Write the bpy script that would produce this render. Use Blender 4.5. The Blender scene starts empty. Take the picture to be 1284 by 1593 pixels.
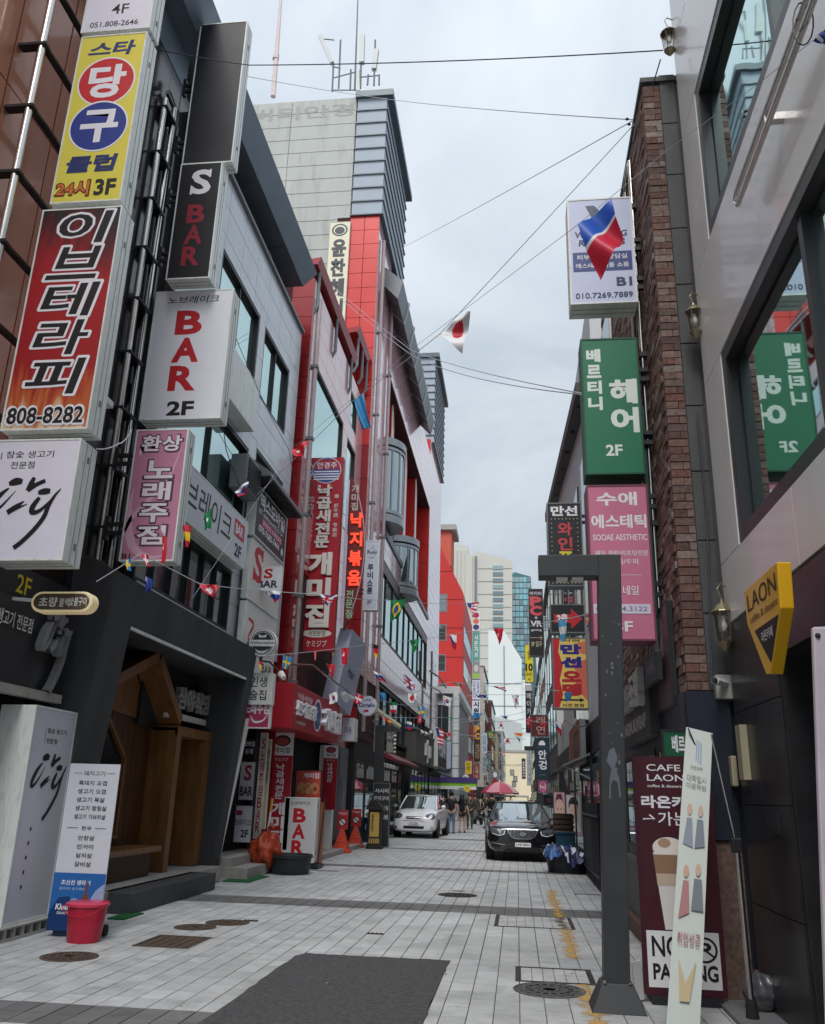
import bpy, bmesh, math, random
from mathutils import Vector, Matrix
from mathutils.bvhtree import BVHTree
random.seed(11)
SC = bpy.context.scene
COL = SC.collection
def S(r, g, b):
    f = lambda c: (c/255/12.92) if c/255 <= .04045 else ((c/255+.055)/1.055)**2.4
    return (f(r), f(g), f(b))
# ------------------------------------------------------------------ camera
FPX, CX, CY, EYE = 1325., 642., 796.5, 1.55
_Y = Vector((163, -446, -FPX)).normalized()
_Z = Vector((108, 3996, -FPX)); _Z -= _Z.dot(_Y)*_Y; _Z.normalize()
_X = _Y.cross(_Z)
ROT = Matrix((_X, _Y, _Z))
cam = bpy.data.cameras.new('camera'); cam_o = bpy.data.objects.new('camera', cam); COL.objects.link(cam_o)
cam.sensor_fit = 'HORIZONTAL'; cam.sensor_width = 36; cam.lens = 36*FPX/1284
cam.clip_start = .05; cam.clip_end = 3000
cam_o.matrix_world = Matrix.Translation((0, 0, EYE)) @ ROT.to_4x4()
SC.camera = cam_o
def at(px, py, x=None, y=None, z=None):
    """the point of a real plane (x, y or z given, metres) seen at a pixel of the photograph"""
    d = ROT @ Vector((px-CX, CY-py, -FPX))
    t = x/d.x if x is not None else (y/d.y if y is not None else (z-EYE)/d.z)
    return Vector((0, 0, EYE)) + t*d
# ------------------------------------------------------------------ world, sun, exposure
SUN_EL, SUN_AZ = 52, 183          # soft overcast light, from behind the camera
W = bpy.data.worlds.new('World'); SC.world = W; W.use_nodes = True
nt = W.node_tree; nt.nodes.clear()
N = nt.nodes.new; LK = nt.links.new
out = N('ShaderNodeOutputWorld'); bg = N('ShaderNodeBackground'); sky = N('ShaderNodeTexSky')
sky.sky_type = 'NISHITA'; sky.sun_disc = False; sky.sun_elevation = math.radians(SUN_EL); sky.sun_rotation = math.radians(SUN_AZ)
bg2 = N('ShaderNodeBackground'); mixs = N('ShaderNodeMixShader')
LK(sky.outputs[0], bg.inputs[0]); bg.inputs[1].default_value = .09
tc = N('ShaderNodeTexCoord'); sep = N('ShaderNodeSeparateXYZ'); LK(tc.outputs['Generated'], sep.inputs[0])
# cloud layer projected on a plane overhead
def mth(op, a, b=None):
    n = N('ShaderNodeMath'); n.operation = op
    for i, v in enumerate((a, b)):
        if v is None: continue
        if hasattr(v, 'is_output') or hasattr(v, 'links'): LK(v, n.inputs[i])
        else: n.inputs[i].default_value = v
    return n.outputs[0]
zz = mth('MAXIMUM', sep.outputs[2], 0.0); den = mth('ADD', zz, .35)
cmb = N('ShaderNodeCombineXYZ'); LK(mth('DIVIDE', sep.outputs[0], den), cmb.inputs[0]); LK(mth('DIVIDE', sep.outputs[1], den), cmb.inputs[1])
n1 = N('ShaderNodeTexNoise'); n1.inputs['Scale'].default_value = 2.2; n1.inputs['Detail'].default_value = 6; n1.inputs['Roughness'].default_value = .55; n1.inputs['Distortion'].default_value = .4
LK(cmb.outputs[0], n1.inputs['Vector'])
cr = N('ShaderNodeValToRGB'); cr.color_ramp.elements[0].position = .3; cr.color_ramp.elements[1].position = .66
cr.color_ramp.elements[0].color = (.36, .425, .49, 1); cr.color_ramp.elements[1].color = (.64, .69, .735, 1)
LK(n1.outputs['Fac'], cr.inputs[0]); LK(cr.outputs[0], bg2.inputs[0])
LK(mth('ADD', mth('MULTIPLY', zz, .58), .52), bg2.inputs[1])     # an overcast sky is brighter overhead
mixs.inputs[0].default_value = .9
LK(bg.outputs[0], mixs.inputs[1]); LK(bg2.outputs[0], mixs.inputs[2]); LK(mixs.outputs[0], out.inputs[0])
sl = bpy.data.lights.new('sun', 'SUN'); sl.energy = 1.5; sl.angle = math.radians(28); sl.color = (1, .97, .93)
so = bpy.data.objects.new('sun', sl); COL.objects.link(so)
a, e = math.radians(SUN_AZ), math.radians(SUN_EL)
sd = Vector((math.sin(a)*math.cos(e), math.cos(a)*math.cos(e), math.sin(e)))
so.rotation_euler = sd.to_track_quat('Z', 'Y').to_euler(); so.location = sd*60
SC.view_settings.view_transform = 'Standard'; SC.view_settings.look = 'None'
SC.view_settings.exposure = .75; SC.view_settings.gamma = 1; SC.view_settings.use_curve_mapping = False
# ------------------------------------------------------------------ materials
MATS = {}
def M(name, col=(.5, .5, .5), rough=.6, metal=0., var=.12, scale=3., bump=0., bscale=40., coat=0., spec=.5, emit=None, estr=0., streak=0., alpha=1., trans=0., ior=1.45, dirt=0.):
    if name in MATS: return MATS[name]
    m = bpy.data.materials.new(name); m.use_nodes = True; t = m.node_tree; b = t.nodes['Principled BSDF']
    b.inputs['Roughness'].default_value = rough; b.inputs['Metallic'].default_value = metal
    b.inputs['Specular IOR Level'].default_value = spec; b.inputs['Coat Weight'].default_value = coat; b.inputs['Coat Roughness'].default_value = .06
    b.inputs['IOR'].default_value = ior; b.inputs['Alpha'].default_value = alpha; b.inputs['Transmission Weight'].default_value = trans
    L = t.links.new; nn = t.nodes.new
    g = nn('ShaderNodeNewGeometry')
    mp = nn('ShaderNodeMapping'); L(g.outputs['Position'], mp.inputs[0]); mp.inputs['Scale'].default_value = (1, 1, .18 if streak else 1)
    no = nn('ShaderNodeTexNoise'); no.inputs['Scale'].default_value = scale; no.inputs['Detail'].default_value = 8; no.inputs['Roughness'].default_value = .6
    L(mp.outputs[0], no.inputs['Vector'])
    mr = nn('ShaderNodeMapRange'); mr.inputs[1].default_value = .3; mr.inputs[2].default_value = .7
    mr.inputs[3].default_value = 1-var; mr.inputs[4].default_value = 1+var*.6
    L(no.outputs['Fac'], mr.inputs[0])
    vm = nn('ShaderNodeVectorMath'); vm.operation = 'SCALE'; vm.inputs[0].default_value = col[:3]; L(mr.outputs[0], vm.inputs['Scale'])
    src = vm.outputs[0]
    if dirt:
        n2 = nn('ShaderNodeTexNoise'); n2.inputs['Scale'].default_value = scale*5; n2.inputs['Detail'].default_value = 5; L(mp.outputs[0], n2.inputs['Vector'])
        r2 = nn('ShaderNodeMapRange'); r2.inputs[1].default_value = .52; r2.inputs[2].default_value = .72; r2.inputs[4].default_value = dirt; L(n2.outputs['Fac'], r2.inputs[0])
        mx = nn('ShaderNodeMix'); mx.data_type = 'RGBA'; L(r2.outputs[0], mx.inputs[0]); L(src, mx.inputs[6]); mx.inputs[7].default_value = (.09, .085, .08, 1); src = mx.outputs[2]
    L(src, b.inputs['Base Color'])
    r3 = nn('ShaderNodeMapRange'); r3.inputs[3].default_value = max(0, rough*.8); r3.inputs[4].default_value = min(1, rough*1.25); L(no.outputs['Fac'], r3.inputs[0]); L(r3.outputs[0], b.inputs['Roughness'])
    if bump:
        n4 = nn('ShaderNodeTexNoise'); n4.inputs['Scale'].default_value = bscale; n4.inputs['Detail'].default_value = 4; L(g.outputs['Position'], n4.inputs['Vector'])
        bp = nn('ShaderNodeBump'); bp.inputs['Strength'].default_value = bump; bp.inputs['Distance'].default_value = .02; L(n4.outputs['Fac'], bp.inputs['Height']); L(bp.outputs[0], b.inputs['Normal'])
    if emit:
        b.inputs['Emission Color'].default_value = (*emit, 1); b.inputs['Emission Strength'].default_value = estr
    MATS[name] = m; return m
def C(r, g, b):                       # print / paint colour on a sign, from 8-bit values
    return M('print_%d_%d_%d' % (r, g, b), S(r, g, b), .45, var=.04)
steel = M('stainless', (.62, .6, .57), .22, 1.)
chrome = M('chrome', (.7, .71, .73), .22, 1.)
alum = M('sign_aluminium', S(232, 236, 232), .4, .0, var=.1, scale=5, dirt=.28, streak=1)
alumd = M('grey_metal', S(120, 124, 128), .45, .3, var=.1, dirt=.15)
blackm = M('black_metal', S(38, 40, 44), .45, var=.2)
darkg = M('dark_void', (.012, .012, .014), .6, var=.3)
whitep = M('white_paint', S(235, 235, 235), .45, var=.06, dirt=.08)
rubber = M('rubber', (.018, .018, .018), .8)
concrete = M('concrete', S(165, 163, 158), .85, var=.2, dirt=.25, bump=.2)
glass_dark = M('window_glass_dark', (.03, .04, .045), .04, var=.1, spec=1., coat=1.)
def glassmat(name, tint, refl, rough=.02):
    """window glass: real mirror reflection over a dark room"""
    if name in MATS: return MATS[name]
    m = bpy.data.materials.new(name); m.use_nodes = True; t = m.node_tree; t.nodes.clear(); nn = t.nodes.new; L = t.links.new
    o = nn('ShaderNodeOutputMaterial'); mx = nn('ShaderNodeMixShader'); g = nn('ShaderNodeBsdfGlossy'); d = nn('ShaderNodeBsdfDiffuse')
    g.inputs['Roughness'].default_value = rough; g.inputs['Color'].default_value = (*tint, 1)
    d.inputs['Color'].default_value = (tint[0]*.08, tint[1]*.1, tint[2]*.1, 1)
    lw = nn('ShaderNodeLayerWeight'); lw.inputs[0].default_value = .35
    mr = nn('ShaderNodeMapRange'); mr.inputs[3].default_value = refl; mr.inputs[4].default_value = 1; L(lw.outputs['Facing'], mr.inputs[0])
    gm = nn('ShaderNodeNewGeometry'); no = nn('ShaderNodeTexNoise'); no.inputs['Scale'].default_value = .8; L(gm.outputs['Position'], no.inputs['Vector'])
    bp = nn('ShaderNodeBump'); bp.inputs['Strength'].default_value = .06; bp.inputs['Distance'].default_value = .05; L(no.outputs['Fac'], bp.inputs['Height']); L(bp.outputs[0], g.inputs['Normal'])
    L(mr.outputs[0], mx.inputs[0]); L(d.outputs[0], mx.inputs[1]); L(g.outputs[0], mx.inputs[2]); L(mx.outputs[0], o.inputs[0])
    MATS[name] = m; return m
glass_green = glassmat('window_glass_green', (.74, .92, .9), .55)
glass_blue = glassmat('window_glass_grey', (.75, .85, .88), .35)
glass_low = glassmat('shop_glass', (.6, .65, .66), .12)
# ------------------------------------------------------------------ mesh builder
ABS = {}
class MB:
    def __init__(s): s.v = []; s.f = []; s.m = []; s.k = 0
    def add(s, vs, fs, T=None):
        n = len(s.v)
        s.v += [tuple(T @ Vector(v)) if T else tuple(v) for v in vs]
        s.f += [tuple(i+n for i in f) for f in fs]; s.m += [s.k]*len(fs); return s
    def box(s, x0, x1, y0, y1, z0, z1, T=None):
        if x0 > x1: x0, x1 = x1, x0
        if y0 > y1: y0, y1 = y1, y0
        if z0 > z1: z0, z1 = z1, z0
        return s.add([(x0,y0,z0),(x1,y0,z0),(x1,y1,z0),(x0,y1,z0),(x0,y0,z1),(x1,y0,z1),(x1,y1,z1),(x0,y1,z1)],
                     [(0,3,2,1),(4,5,6,7),(0,1,5,4),(1,2,6,5),(2,3,7,6),(3,0,4,7)], T)
    def hexa(s, p):   # 8 points: bottom 4 ccw, top 4 ccw
        return s.add(p, [(0,3,2,1),(4,5,6,7),(0,1,5,4),(1,2,6,5),(2,3,7,6),(3,0,4,7)])
    def prism(s, pts, ax, a, b):      # 2D polygon extruded along axis ax from a to b
        n = len(pts)
        def P(p, c): return (c, p[0], p[1]) if ax == 'x' else ((p[0], c, p[1]) if ax == 'y' else (p[0], p[1], c))
        vs = [P(p, a) for p in pts]+[P(p, b) for p in pts]
        return s.add(vs, [tuple(range(n))[::-1], tuple(range(n, 2*n))]+[(i, (i+1) % n, (i+1) % n+n, i+n) for i in range(n)])
    def tube(s, pts, r, n=8, cap=True):
        pts = [Vector(p) for p in pts]; rr = r if isinstance(r, (list, tuple)) else [r]*len(pts)
        rings = []
        for i, p in enumerate(pts):
            d = (pts[min(i+1, len(pts)-1)]-pts[max(i-1, 0)]).normalized()
            u = d.orthogonal().normalized() if i == 0 else (u-u.dot(d)*d).normalized()
            w = d.cross(u)
            rings.append([p+rr[i]*(math.cos(2*math.pi*k/n)*u+math.sin(2*math.pi*k/n)*w) for k in range(n)])
        vs = [v for R in rings for v in R]; fs = []
        for i in range(len(pts)-1):
            for k in range(n): fs.append((i*n+k, i*n+(k+1) % n, (i+1)*n+(k+1) % n, (i+1)*n+k))
        if cap: fs += [tuple(range(n))[::-1], tuple(range((len(pts)-1)*n, len(pts)*n))]
        return s.add(vs, fs)
    def lathe(s, prof, c=(0, 0, 0), n=24, ax='z', sx=1., sy=1.):
        vs = []; fs = []
        for (r, h) in prof:
            for k in range(n):
                a = 2*math.pi*k/n; x, y = r*math.cos(a)*sx, r*math.sin(a)*sy
                v = (x, y, h) if ax == 'z' else ((x, h, y) if ax == 'y' else (h, x, y))
                vs.append((v[0]+c[0], v[1]+c[1], v[2]+c[2]))
        m = len(prof)
        for i in range(m-1):
            for k in range(n): fs.append((i*n+k, i*n+(k+1) % n, (i+1)*n+(k+1) % n, (i+1)*n+k))
        if prof[0][0] > 1e-5: fs.append(tuple(range(n))[::-1])
        if prof[-1][0] > 1e-5: fs.append(tuple(range((m-1)*n, m*n)))
        return s.add(vs, fs)
    def build(s, name, mat, parent=None, smooth=False, bevel=0, mesh=None, fix=False):
        me = bpy.data.meshes.new(name)
        V = [Vector(v) for v in s.v]
        lo = Vector([min(v[i] for v in V) for i in range(3)]); hi = Vector([max(v[i] for v in V) for i in range(3)]); c = (lo+hi)/2
        me.from_pydata([tuple(v-c) for v in V], [], s.f)
        mats = mat if isinstance(mat, (list, tuple)) else [mat]
        for m in mats: me.materials.append(m)
        if len(mats) > 1: me.polygons.foreach_set('material_index', s.m)
        if smooth: me.polygons.foreach_set('use_smooth', [True]*len(me.polygons))
        if fix or smooth:
            bm = bmesh.new(); bm.from_mesh(me); bmesh.ops.remove_doubles(bm, verts=bm.verts, dist=1e-5); bmesh.ops.recalc_face_normals(bm, faces=bm.faces); bm.to_mesh(me); bm.free()
        if smooth and smooth != 2:
            try: me.set_sharp_from_angle(angle=math.radians(40))
            except Exception: pass
        o = bpy.data.objects.new(name, me); COL.objects.link(o)
        if bevel:
            b = o.modifiers.new('bevel', 'BEVEL'); b.width = bevel; b.segments = 2; b.limit_method = 'ANGLE'
        ABS[o.name] = c
        if parent is not None: o.parent = parent; o.location = c-ABS[parent.name]
        else: o.location = c
        return o
def tag(o, label=None, cat=None, group=None, kind=None):
    if label: o['label'] = label
    if cat: o['category'] = cat
    if group: o['group'] = group
    if kind: o['kind'] = kind
    return o
def thing(name, label, cat, loc=(0, 0, 0), rotz=0, group=None, local=False):
    o = bpy.data.objects.new(name, None); COL.objects.link(o); o.location = loc; o.rotation_euler.z = rotz
    o.empty_display_size = .2
    ABS[o.name] = Vector((0, 0, 0)) if local else Vector(loc)
    return tag(o, label, cat, group)
def dup(root, loc=None, rotz=None, label=None, group=None):
    r = root.copy(); COL.objects.link(r)
    if loc is not None: r.location = loc
    if rotz is not None: r.rotation_euler.z = rotz
    if label: r['label'] = label
    if group: r['group'] = group
    def rec(src, dst):
        for ch in src.children:
            c = ch.copy(); COL.objects.link(c); c.parent = dst; rec(ch, c)
    rec(root, r); return r
def sub(rects, hole):
    out = []
    a0, a1, b0, b1 = hole
    for (u0, u1, v0, v1) in rects:
        if a0 >= u1 or a1 <= u0 or b0 >= v1 or b1 <= v0: out.append((u0, u1, v0, v1)); continue
        if a0 > u0: out.append((u0, a0, v0, v1))
        if a1 < u1: out.append((a1, u1, v0, v1))
        m0, m1 = max(u0, a0), min(u1, a1)
        if b0 > v0: out.append((m0, m1, v0, b0))
        if b1 < v1: out.append((m0, m1, b1, v1))
    return out
class Face:
    """a vertical building face. side 'L': faces +x at x=c, 'R': faces -x at x=c, 'F': faces the camera end (-y) at y=c"""
    def __init__(s, side, c): s.s = side; s.c = c
    def box(s, mb, u0, u1, v0, v1, d0, d1):   # d = how far proud of the face
        if s.s == 'L': mb.box(s.c+d0, s.c+d1, u0, u1, v0, v1)
        elif s.s == 'R': mb.box(s.c-d0, s.c-d1, u0, u1, v0, v1)
        else: mb.box(u0, u1, s.c-d0, s.c-d1, v0, v1)
        return mb
    def panels(s, parent, mat, u0, u1, v0, v1, du, dv, holes=(), gap=.012, th=.025, name='panel', limit=280, jit=.0, off=0, keep=None):
        rects = []
        nu = max(1, round((u1-u0)/du)); nv = max(1, round((v1-v0)/dv)); du = (u1-u0)/nu; dv = (v1-v0)/nv
        for j in range(nv):
            for i in range(nu):
                R = [(u0+i*du, u0+(i+1)*du, v0+j*dv, v0+(j+1)*dv)]
                for h in holes: R = sub(R, h)
                rects += R
        if keep: rects = [r for r in rects if keep((r[0]+r[1])/2, (r[2]+r[3])/2)]
        rest = MB(); n = 0; cache = {}
        for (a, b, c, d) in rects:
            if b-a < .04 or d-c < .04: continue
            j = off+random.uniform(-jit, jit)
            if n < limit:
                mb = s.box(MB(), a+gap/2, b-gap/2, c+gap/2, d-gap/2, .002, th+j)
                key = (round(b-a, 3), round(d-c, 3), round(j, 3))
                if key in cache:
                    V = [Vector(v) for v in mb.v]; ctr = sum(V, Vector())/8
                    o = bpy.data.objects.new(name, cache[key]); COL.objects.link(o); o.parent = parent; o.location = ctr-ABS[parent.name]; ABS[o.name] = ctr
                else: cache[key] = mb.build(name, mat, parent).data
                n += 1
            else: s.box(rest, a+gap/2, b-gap/2, c+gap/2, d-gap/2, .002, th+j)
        if rest.v: tag(rest.build(name+'_field', mat, parent), kind='stuff')
    def window(s, parent, u0, u1, v0, v1, glass, frame, nu=1, nv=1, fw=.06, depth=.12, name='window', sillm=None, rev=True):
        """frame with real depth, panes set back"""
        f = MB()
        s.box(f, u0, u1, v0, v0+fw, -depth, .02); s.box(f, u0, u1, v1-fw, v1, -depth, .02)
        s.box(f, u0, u0+fw, v0+fw, v1-fw, -depth, .02); s.box(f, u1-fw, u1, v0+fw, v1-fw, -depth, .02)
        du, dv = (u1-u0-2*fw)/nu, (v1-v0-2*fw)/nv
        for i in range(1, nu): s.box(f, u0+fw+i*du-fw*.3, u0+fw+i*du+fw*.3, v0+fw, v1-fw, -depth*.8, -.01)
        for j in range(1, nv): s.box(f, u0+fw, u1-fw, v0+fw+j*dv-fw*.3, v0+fw+j*dv+fw*.3, -depth*.8+.003, -.013)
        fo = f.build(name, frame, parent)
        for i in range(nu):
            for j in range(nv):
                g = fw*.25 if nu*nv > 1 else 0
                s.box(MB(), u0+fw+i*du+g, u0+fw+(i+1)*du-g, v0+fw+j*dv+g, v0+fw+(j+1)*dv-g, -depth*.6, -depth*.6+.012).build('pane', glass, fo)
        return fo
# ------------------------------------------------------------------ lettering
TC = {}
def text_mesh(s, bold=0., ext=0.):
    k = (s, bold, ext)
    if k in TC: return TC[k]
    c = bpy.data.curves.new('t', 'FONT'); c.body = s; c.offset = bold; c.extrude = ext; c.resolution_u = 3
    o = bpy.data.objects.new('t', c)
    me = o.to_mesh()
    vs = [tuple(v.co) for v in me.vertices]; fs = [tuple(p.vertices) for p in me.polygons]
    o.to_mesh_clear(); bpy.data.objects.remove(o); bpy.data.curves.remove(c)
    x0 = min(v[0] for v in vs); x1 = max(v[0] for v in vs); y0 = min(v[1] for v in vs); y1 = max(v[1] for v in vs)
    vs = [((v[0]-x0)/(x1-x0), (v[1]-y0)/(y1-y0), v[2]) for v in vs]
    TC[k] = (vs, fs, (x1-x0)/(y1-y0)); return TC[k]
def put_text(mb, s, x0, x1, z0, z1, d, bold=.01, vert=False, slant=0., ext=0., gapf=.12, fit=False):
    """print s in the box on the plane y=-d of a sign's own space"""
    if vert:
        n = len(s); h = (z1-z0)/n
        for i, ch in enumerate(s):
            if ch == ' ': continue
            put_text(mb, ch, x0, x1, z1-(i+1)*h+h*gapf/2, z1-i*h-h*gapf/2, d, bold, False, slant, ext, fit=fit)
        return
    thick = max(0, bold-.03); bold = min(bold, .03)
    vs, fs, asp = text_mesh(s, bold, ext)
    if thick:      # very heavy strokes: the letter laid over itself a hair's breadth apart
        r = thick*(z1-z0)*1.0
        for k in range(12):
            a = k*math.pi/6
            mb.add([(x0+v[0]*(x1-x0)+slant*(v[1]-.5)*(z1-z0)+r*math.cos(a), -d-v[2]-ext+(k+1)*.00006, z0+v[1]*(z1-z0)+r*math.sin(a)) for v in vs], fs)
    if fit:
        w = min(x1-x0, (z1-z0)*asp); c = (x0+x1)/2; x0, x1 = c-w/2, c+w/2
    mb.add([(x0+v[0]*(x1-x0)+slant*(v[1]-.5)*(z1-z0), -d-v[2]-ext, z0+v[1]*(z1-z0)) for v in vs], fs)
def ellipse(mb, cx, cz, rx, rz, d, n=32, inner=0., a0=0, a1=2*math.pi):
    if inner:
        vs = []; fs = []
        full = abs(a1-a0-2*math.pi) < 1e-4
        for k in range(n+1):
            a = a0+(a1-a0)*k/n
            vs += [(cx+rx*math.cos(a), -d, cz+rz*math.sin(a)), (cx+rx*inner*math.cos(a), -d, cz+rz*inner*math.sin(a))]
        for k in range(n): fs.append((2*k, 2*k+2, 2*k+3, 2*k+1))
        mb.add(vs, fs)
    else: mb.add([(cx+rx*math.cos(a0+(a1-a0)*k/n), -d, cz+rz*math.sin(a0+(a1-a0)*k/n)) for k in range(n)], [tuple(range(n))])
def brush(mb, pts, d, box, ext=0.):
    """a brush stroke: (u, v, width) in the unit box"""
    x0, x1, z0, z1 = box; W_, H_ = x1-x0, z1-z0
    P = [(x0+p[0]*W_, z0+p[1]*H_, p[2]*H_) for p in pts]
    Q = []
    for i in range(len(P)-1):
        a = P[max(i-1, 0)]; b = P[i]; c = P[i+1]; e = P[min(i+2, len(P)-1)]
        for k in range(5):
            t = k/5
            Q.append(tuple(.5*((2*b[j])+(-a[j]+c[j])*t+(2*a[j]-5*b[j]+4*c[j]-e[j])*t*t+(-a[j]+3*b[j]-3*c[j]+e[j])*t**3) for j in range(3)))
    Q.append(P[-1]); L = []
    for i, q in enumerate(Q):
        a = Q[max(i-1, 0)]; b = Q[min(i+1, len(Q)-1)]; dx, dz = b[0]-a[0], b[1]-a[1]; l = math.hypot(dx, dz) or 1
        L += [(q[0]-dz/l*q[2]/2, -d, q[1]+dx/l*q[2]/2), (q[0]+dz/l*q[2]/2, -d, q[1]-dx/l*q[2]/2)]
    n = len(Q); fs = [(2*i, 2*i+1, 2*i+3, 2*i+2) for i in range(n-1)]
    if ext:
        m = len(L); L2 = [(p[0], p[1]-ext, p[2]) for p in L]
        mb.add(L+L2, fs+[tuple(j+m for j in f) for f in fs]+[(2*i, 2*i+2, 2*i+2+m, 2*i+m) for i in range(n-1)]+[(2*i+1, 2*i+3, 2*i+3+m, 2*i+1+m) for i in range(n-1)])
    else: mb.add(L, fs)
LOGO = [[(.25,.9,.04),(.3,.92,.075),(.36,.935,.085),(.43,.93,.05)], [(.26,.84,.02),(.14,.72,.06),(.05,.55,.06),(.08,.49,.045),(.2,.58,.03),(.36,.8,.006)],
        [(.58,.99,.04),(.555,.9,.06),(.52,.8,.05)], [(.52,.8,.05),(.62,.88,.05),(.74,.94,.045)], [(.5,.65,.012),(.4,.57,.055),(.3,.49,.06)], [(.3,.49,.05),(.42,.55,.03),(.55,.61,.006)],
        [(.67,.77,.04),(.75,.785,.07),(.83,.79,.05)], [(.7,.7,.04),(.63,.57,.06),(.64,.49,.055),(.74,.52,.04),(.86,.66,.02)],
        [(.97,.82,.01),(.9,.72,.03),(.84,.58,.045),(.8,.42,.05),(.7,.25,.05),(.56,.08,.05),(.47,.0,.05)]]
def sign(name, label, w, h, depth, face, case, items, loc, rotz=0, group=None, cat='sign', brackets=(), rim=.02, both=False, casename='sign_case', bside=-1):
    """a box sign in its own space: x across from the left edge, z up from the bottom, the face looks along -y"""
    t = thing(name, label, cat, loc, rotz, group, local=True)
    MB().box(0, w, .012, depth, 0, h).build(casename, case, t, bevel=.008)
    MB().box(rim, w-rim, 0, .012, rim, h-rim).build('sign_face', face, t)
    if both: MB().box(rim, w-rim, depth, depth+.012, rim, h-rim).build('sign_face', face, t)
    if rim:
        f = MB(); f.box(0, w, -.006, .0115, 0, rim); f.box(0, w, -.006, .0115, h-rim, h); f.box(0, rim, -.006, .0115, rim, h-rim); f.box(w-rim, w, -.006, .0115, rim, h-rim); f.build('trim', case, t)
    if depth >= .2 and h > .8 and case is alum:
        sm = MB()
        for q in (.36, .66): sm.box(w, w+.004, depth*q, depth*q+.006, .01, h-.01); sm.box(.02, w-.02, depth*q, depth*q+.006, -.004, 0)
        sm.box(w, w+.012, depth*.48, depth*.56, h*.12, h*.12+.07); sm.box(w, w+.012, depth*.48, depth*.56, h*.84, h*.84+.07)
        sm.build('seam_trim', alumd, t)
    marks(t, w, h, items)
    for (z, ln) in brackets:
        x0, x1 = (w, w+ln) if bside > 0 else (-ln, 0)
        b = MB(); b.box(x0, x1, depth*.3, depth*.3+.05, z, z+.05); b.box(x0, x1, depth*.3, depth*.3+.05, z+.12, z+.17)
        b.box(x1-.05 if bside > 0 else x0, x1 if bside > 0 else x0+.05, depth*.2, depth*.5, z-.08, z+.25); b.build('bracket', blackm, t)
    return t
def marks(t, w, h, items, d0=.001, sc=1.):
    d = d0
    for it in items:
        k = it[0]; mb = MB(); nm = 'lettering'
        if k == 't':        # t, text, u0, u1, v0, v1, mat, {opts}
            _, s, u0, u1, v0, v1, m = it[:7]; op = it[7] if len(it) > 7 else {}
            put_text(mb, s, u0*w, u1*w, v0*h, v1*h, d, **op)
        elif k == 'r': mb.add([(it[1]*w, -d, it[3]*h), (it[2]*w, -d, it[3]*h), (it[2]*w, -d, it[4]*h), (it[1]*w, -d, it[4]*h)], [(0, 1, 2, 3)]); m = it[5]; nm = it[6] if len(it) > 6 else 'printed_band'
        elif k == 'p': mb.add([(u*w, -d, v*h) for u, v in it[1]], [tuple(range(len(it[1])))]); m = it[2]; nm = it[3] if len(it) > 3 else 'printed_shape'
        elif k == 'e': ellipse(mb, it[1]*w, it[2]*h, it[3]*w, it[4]*h, d, inner=it[6] if len(it) > 6 else 0.); m = it[5]; nm = 'printed_disc'
        elif k == 'logo':
            x0, x1, z0, z1 = it[1]*w, it[2]*w, it[3]*h, it[4]*h; e = it[6] if len(it) > 6 else 0.
            for q, st in enumerate(LOGO): brush(mb, [(a_, b_, c_*1.3) for a_, b_, c_ in st], d+q*.0004, (x0, x1, z0, z1), e)
            m = it[5]; nm = 'logo'
        elif k == 'b':
            for st in it[1]: brush(mb, st, d, (0, w, 0, h))
            m = it[2]; nm = 'printed_stroke'
        elif k == 'dots':   # dots, u0,u1,v0,v1, n across, n up, radius m, mat  (rectangle outline of bulbs)
            _, u0, u1, v0, v1, na, nu_, r, m = it; pts = [(u0+(u1-u0)*i/na, v) for i in range(na+1) for v in (v0, v1)]+[(u, v0+(v1-v0)*i/nu_) for i in range(1, nu_) for u in (u0, u1)]
            for (u, v) in pts: mb.lathe([(r, 0), (r*.7, -r*.7), (0, -r)], (u*w, -d+.004, v*h), 6, 'y')
            nm = 'bulb_row'
        mb.build(nm, m, t); d += .0005
def rectpx(xl, xr, yt, yb, Y):
    xm, ym = (xl+xr)/2, (yt+yb)/2
    return at(xl, ym, y=Y).x, at(xr, ym, y=Y).x, at(xm, yb, y=Y).z, at(xm, yt, y=Y).z
def fsign(name, label, px, Y, depth, face, case, items, **k):
    x0, x1, z0, z1 = rectpx(*px, Y)
    return sign(name, label, x1-x0, z1-z0, depth, face, case, items, (x0, Y, z0), **k)
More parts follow.
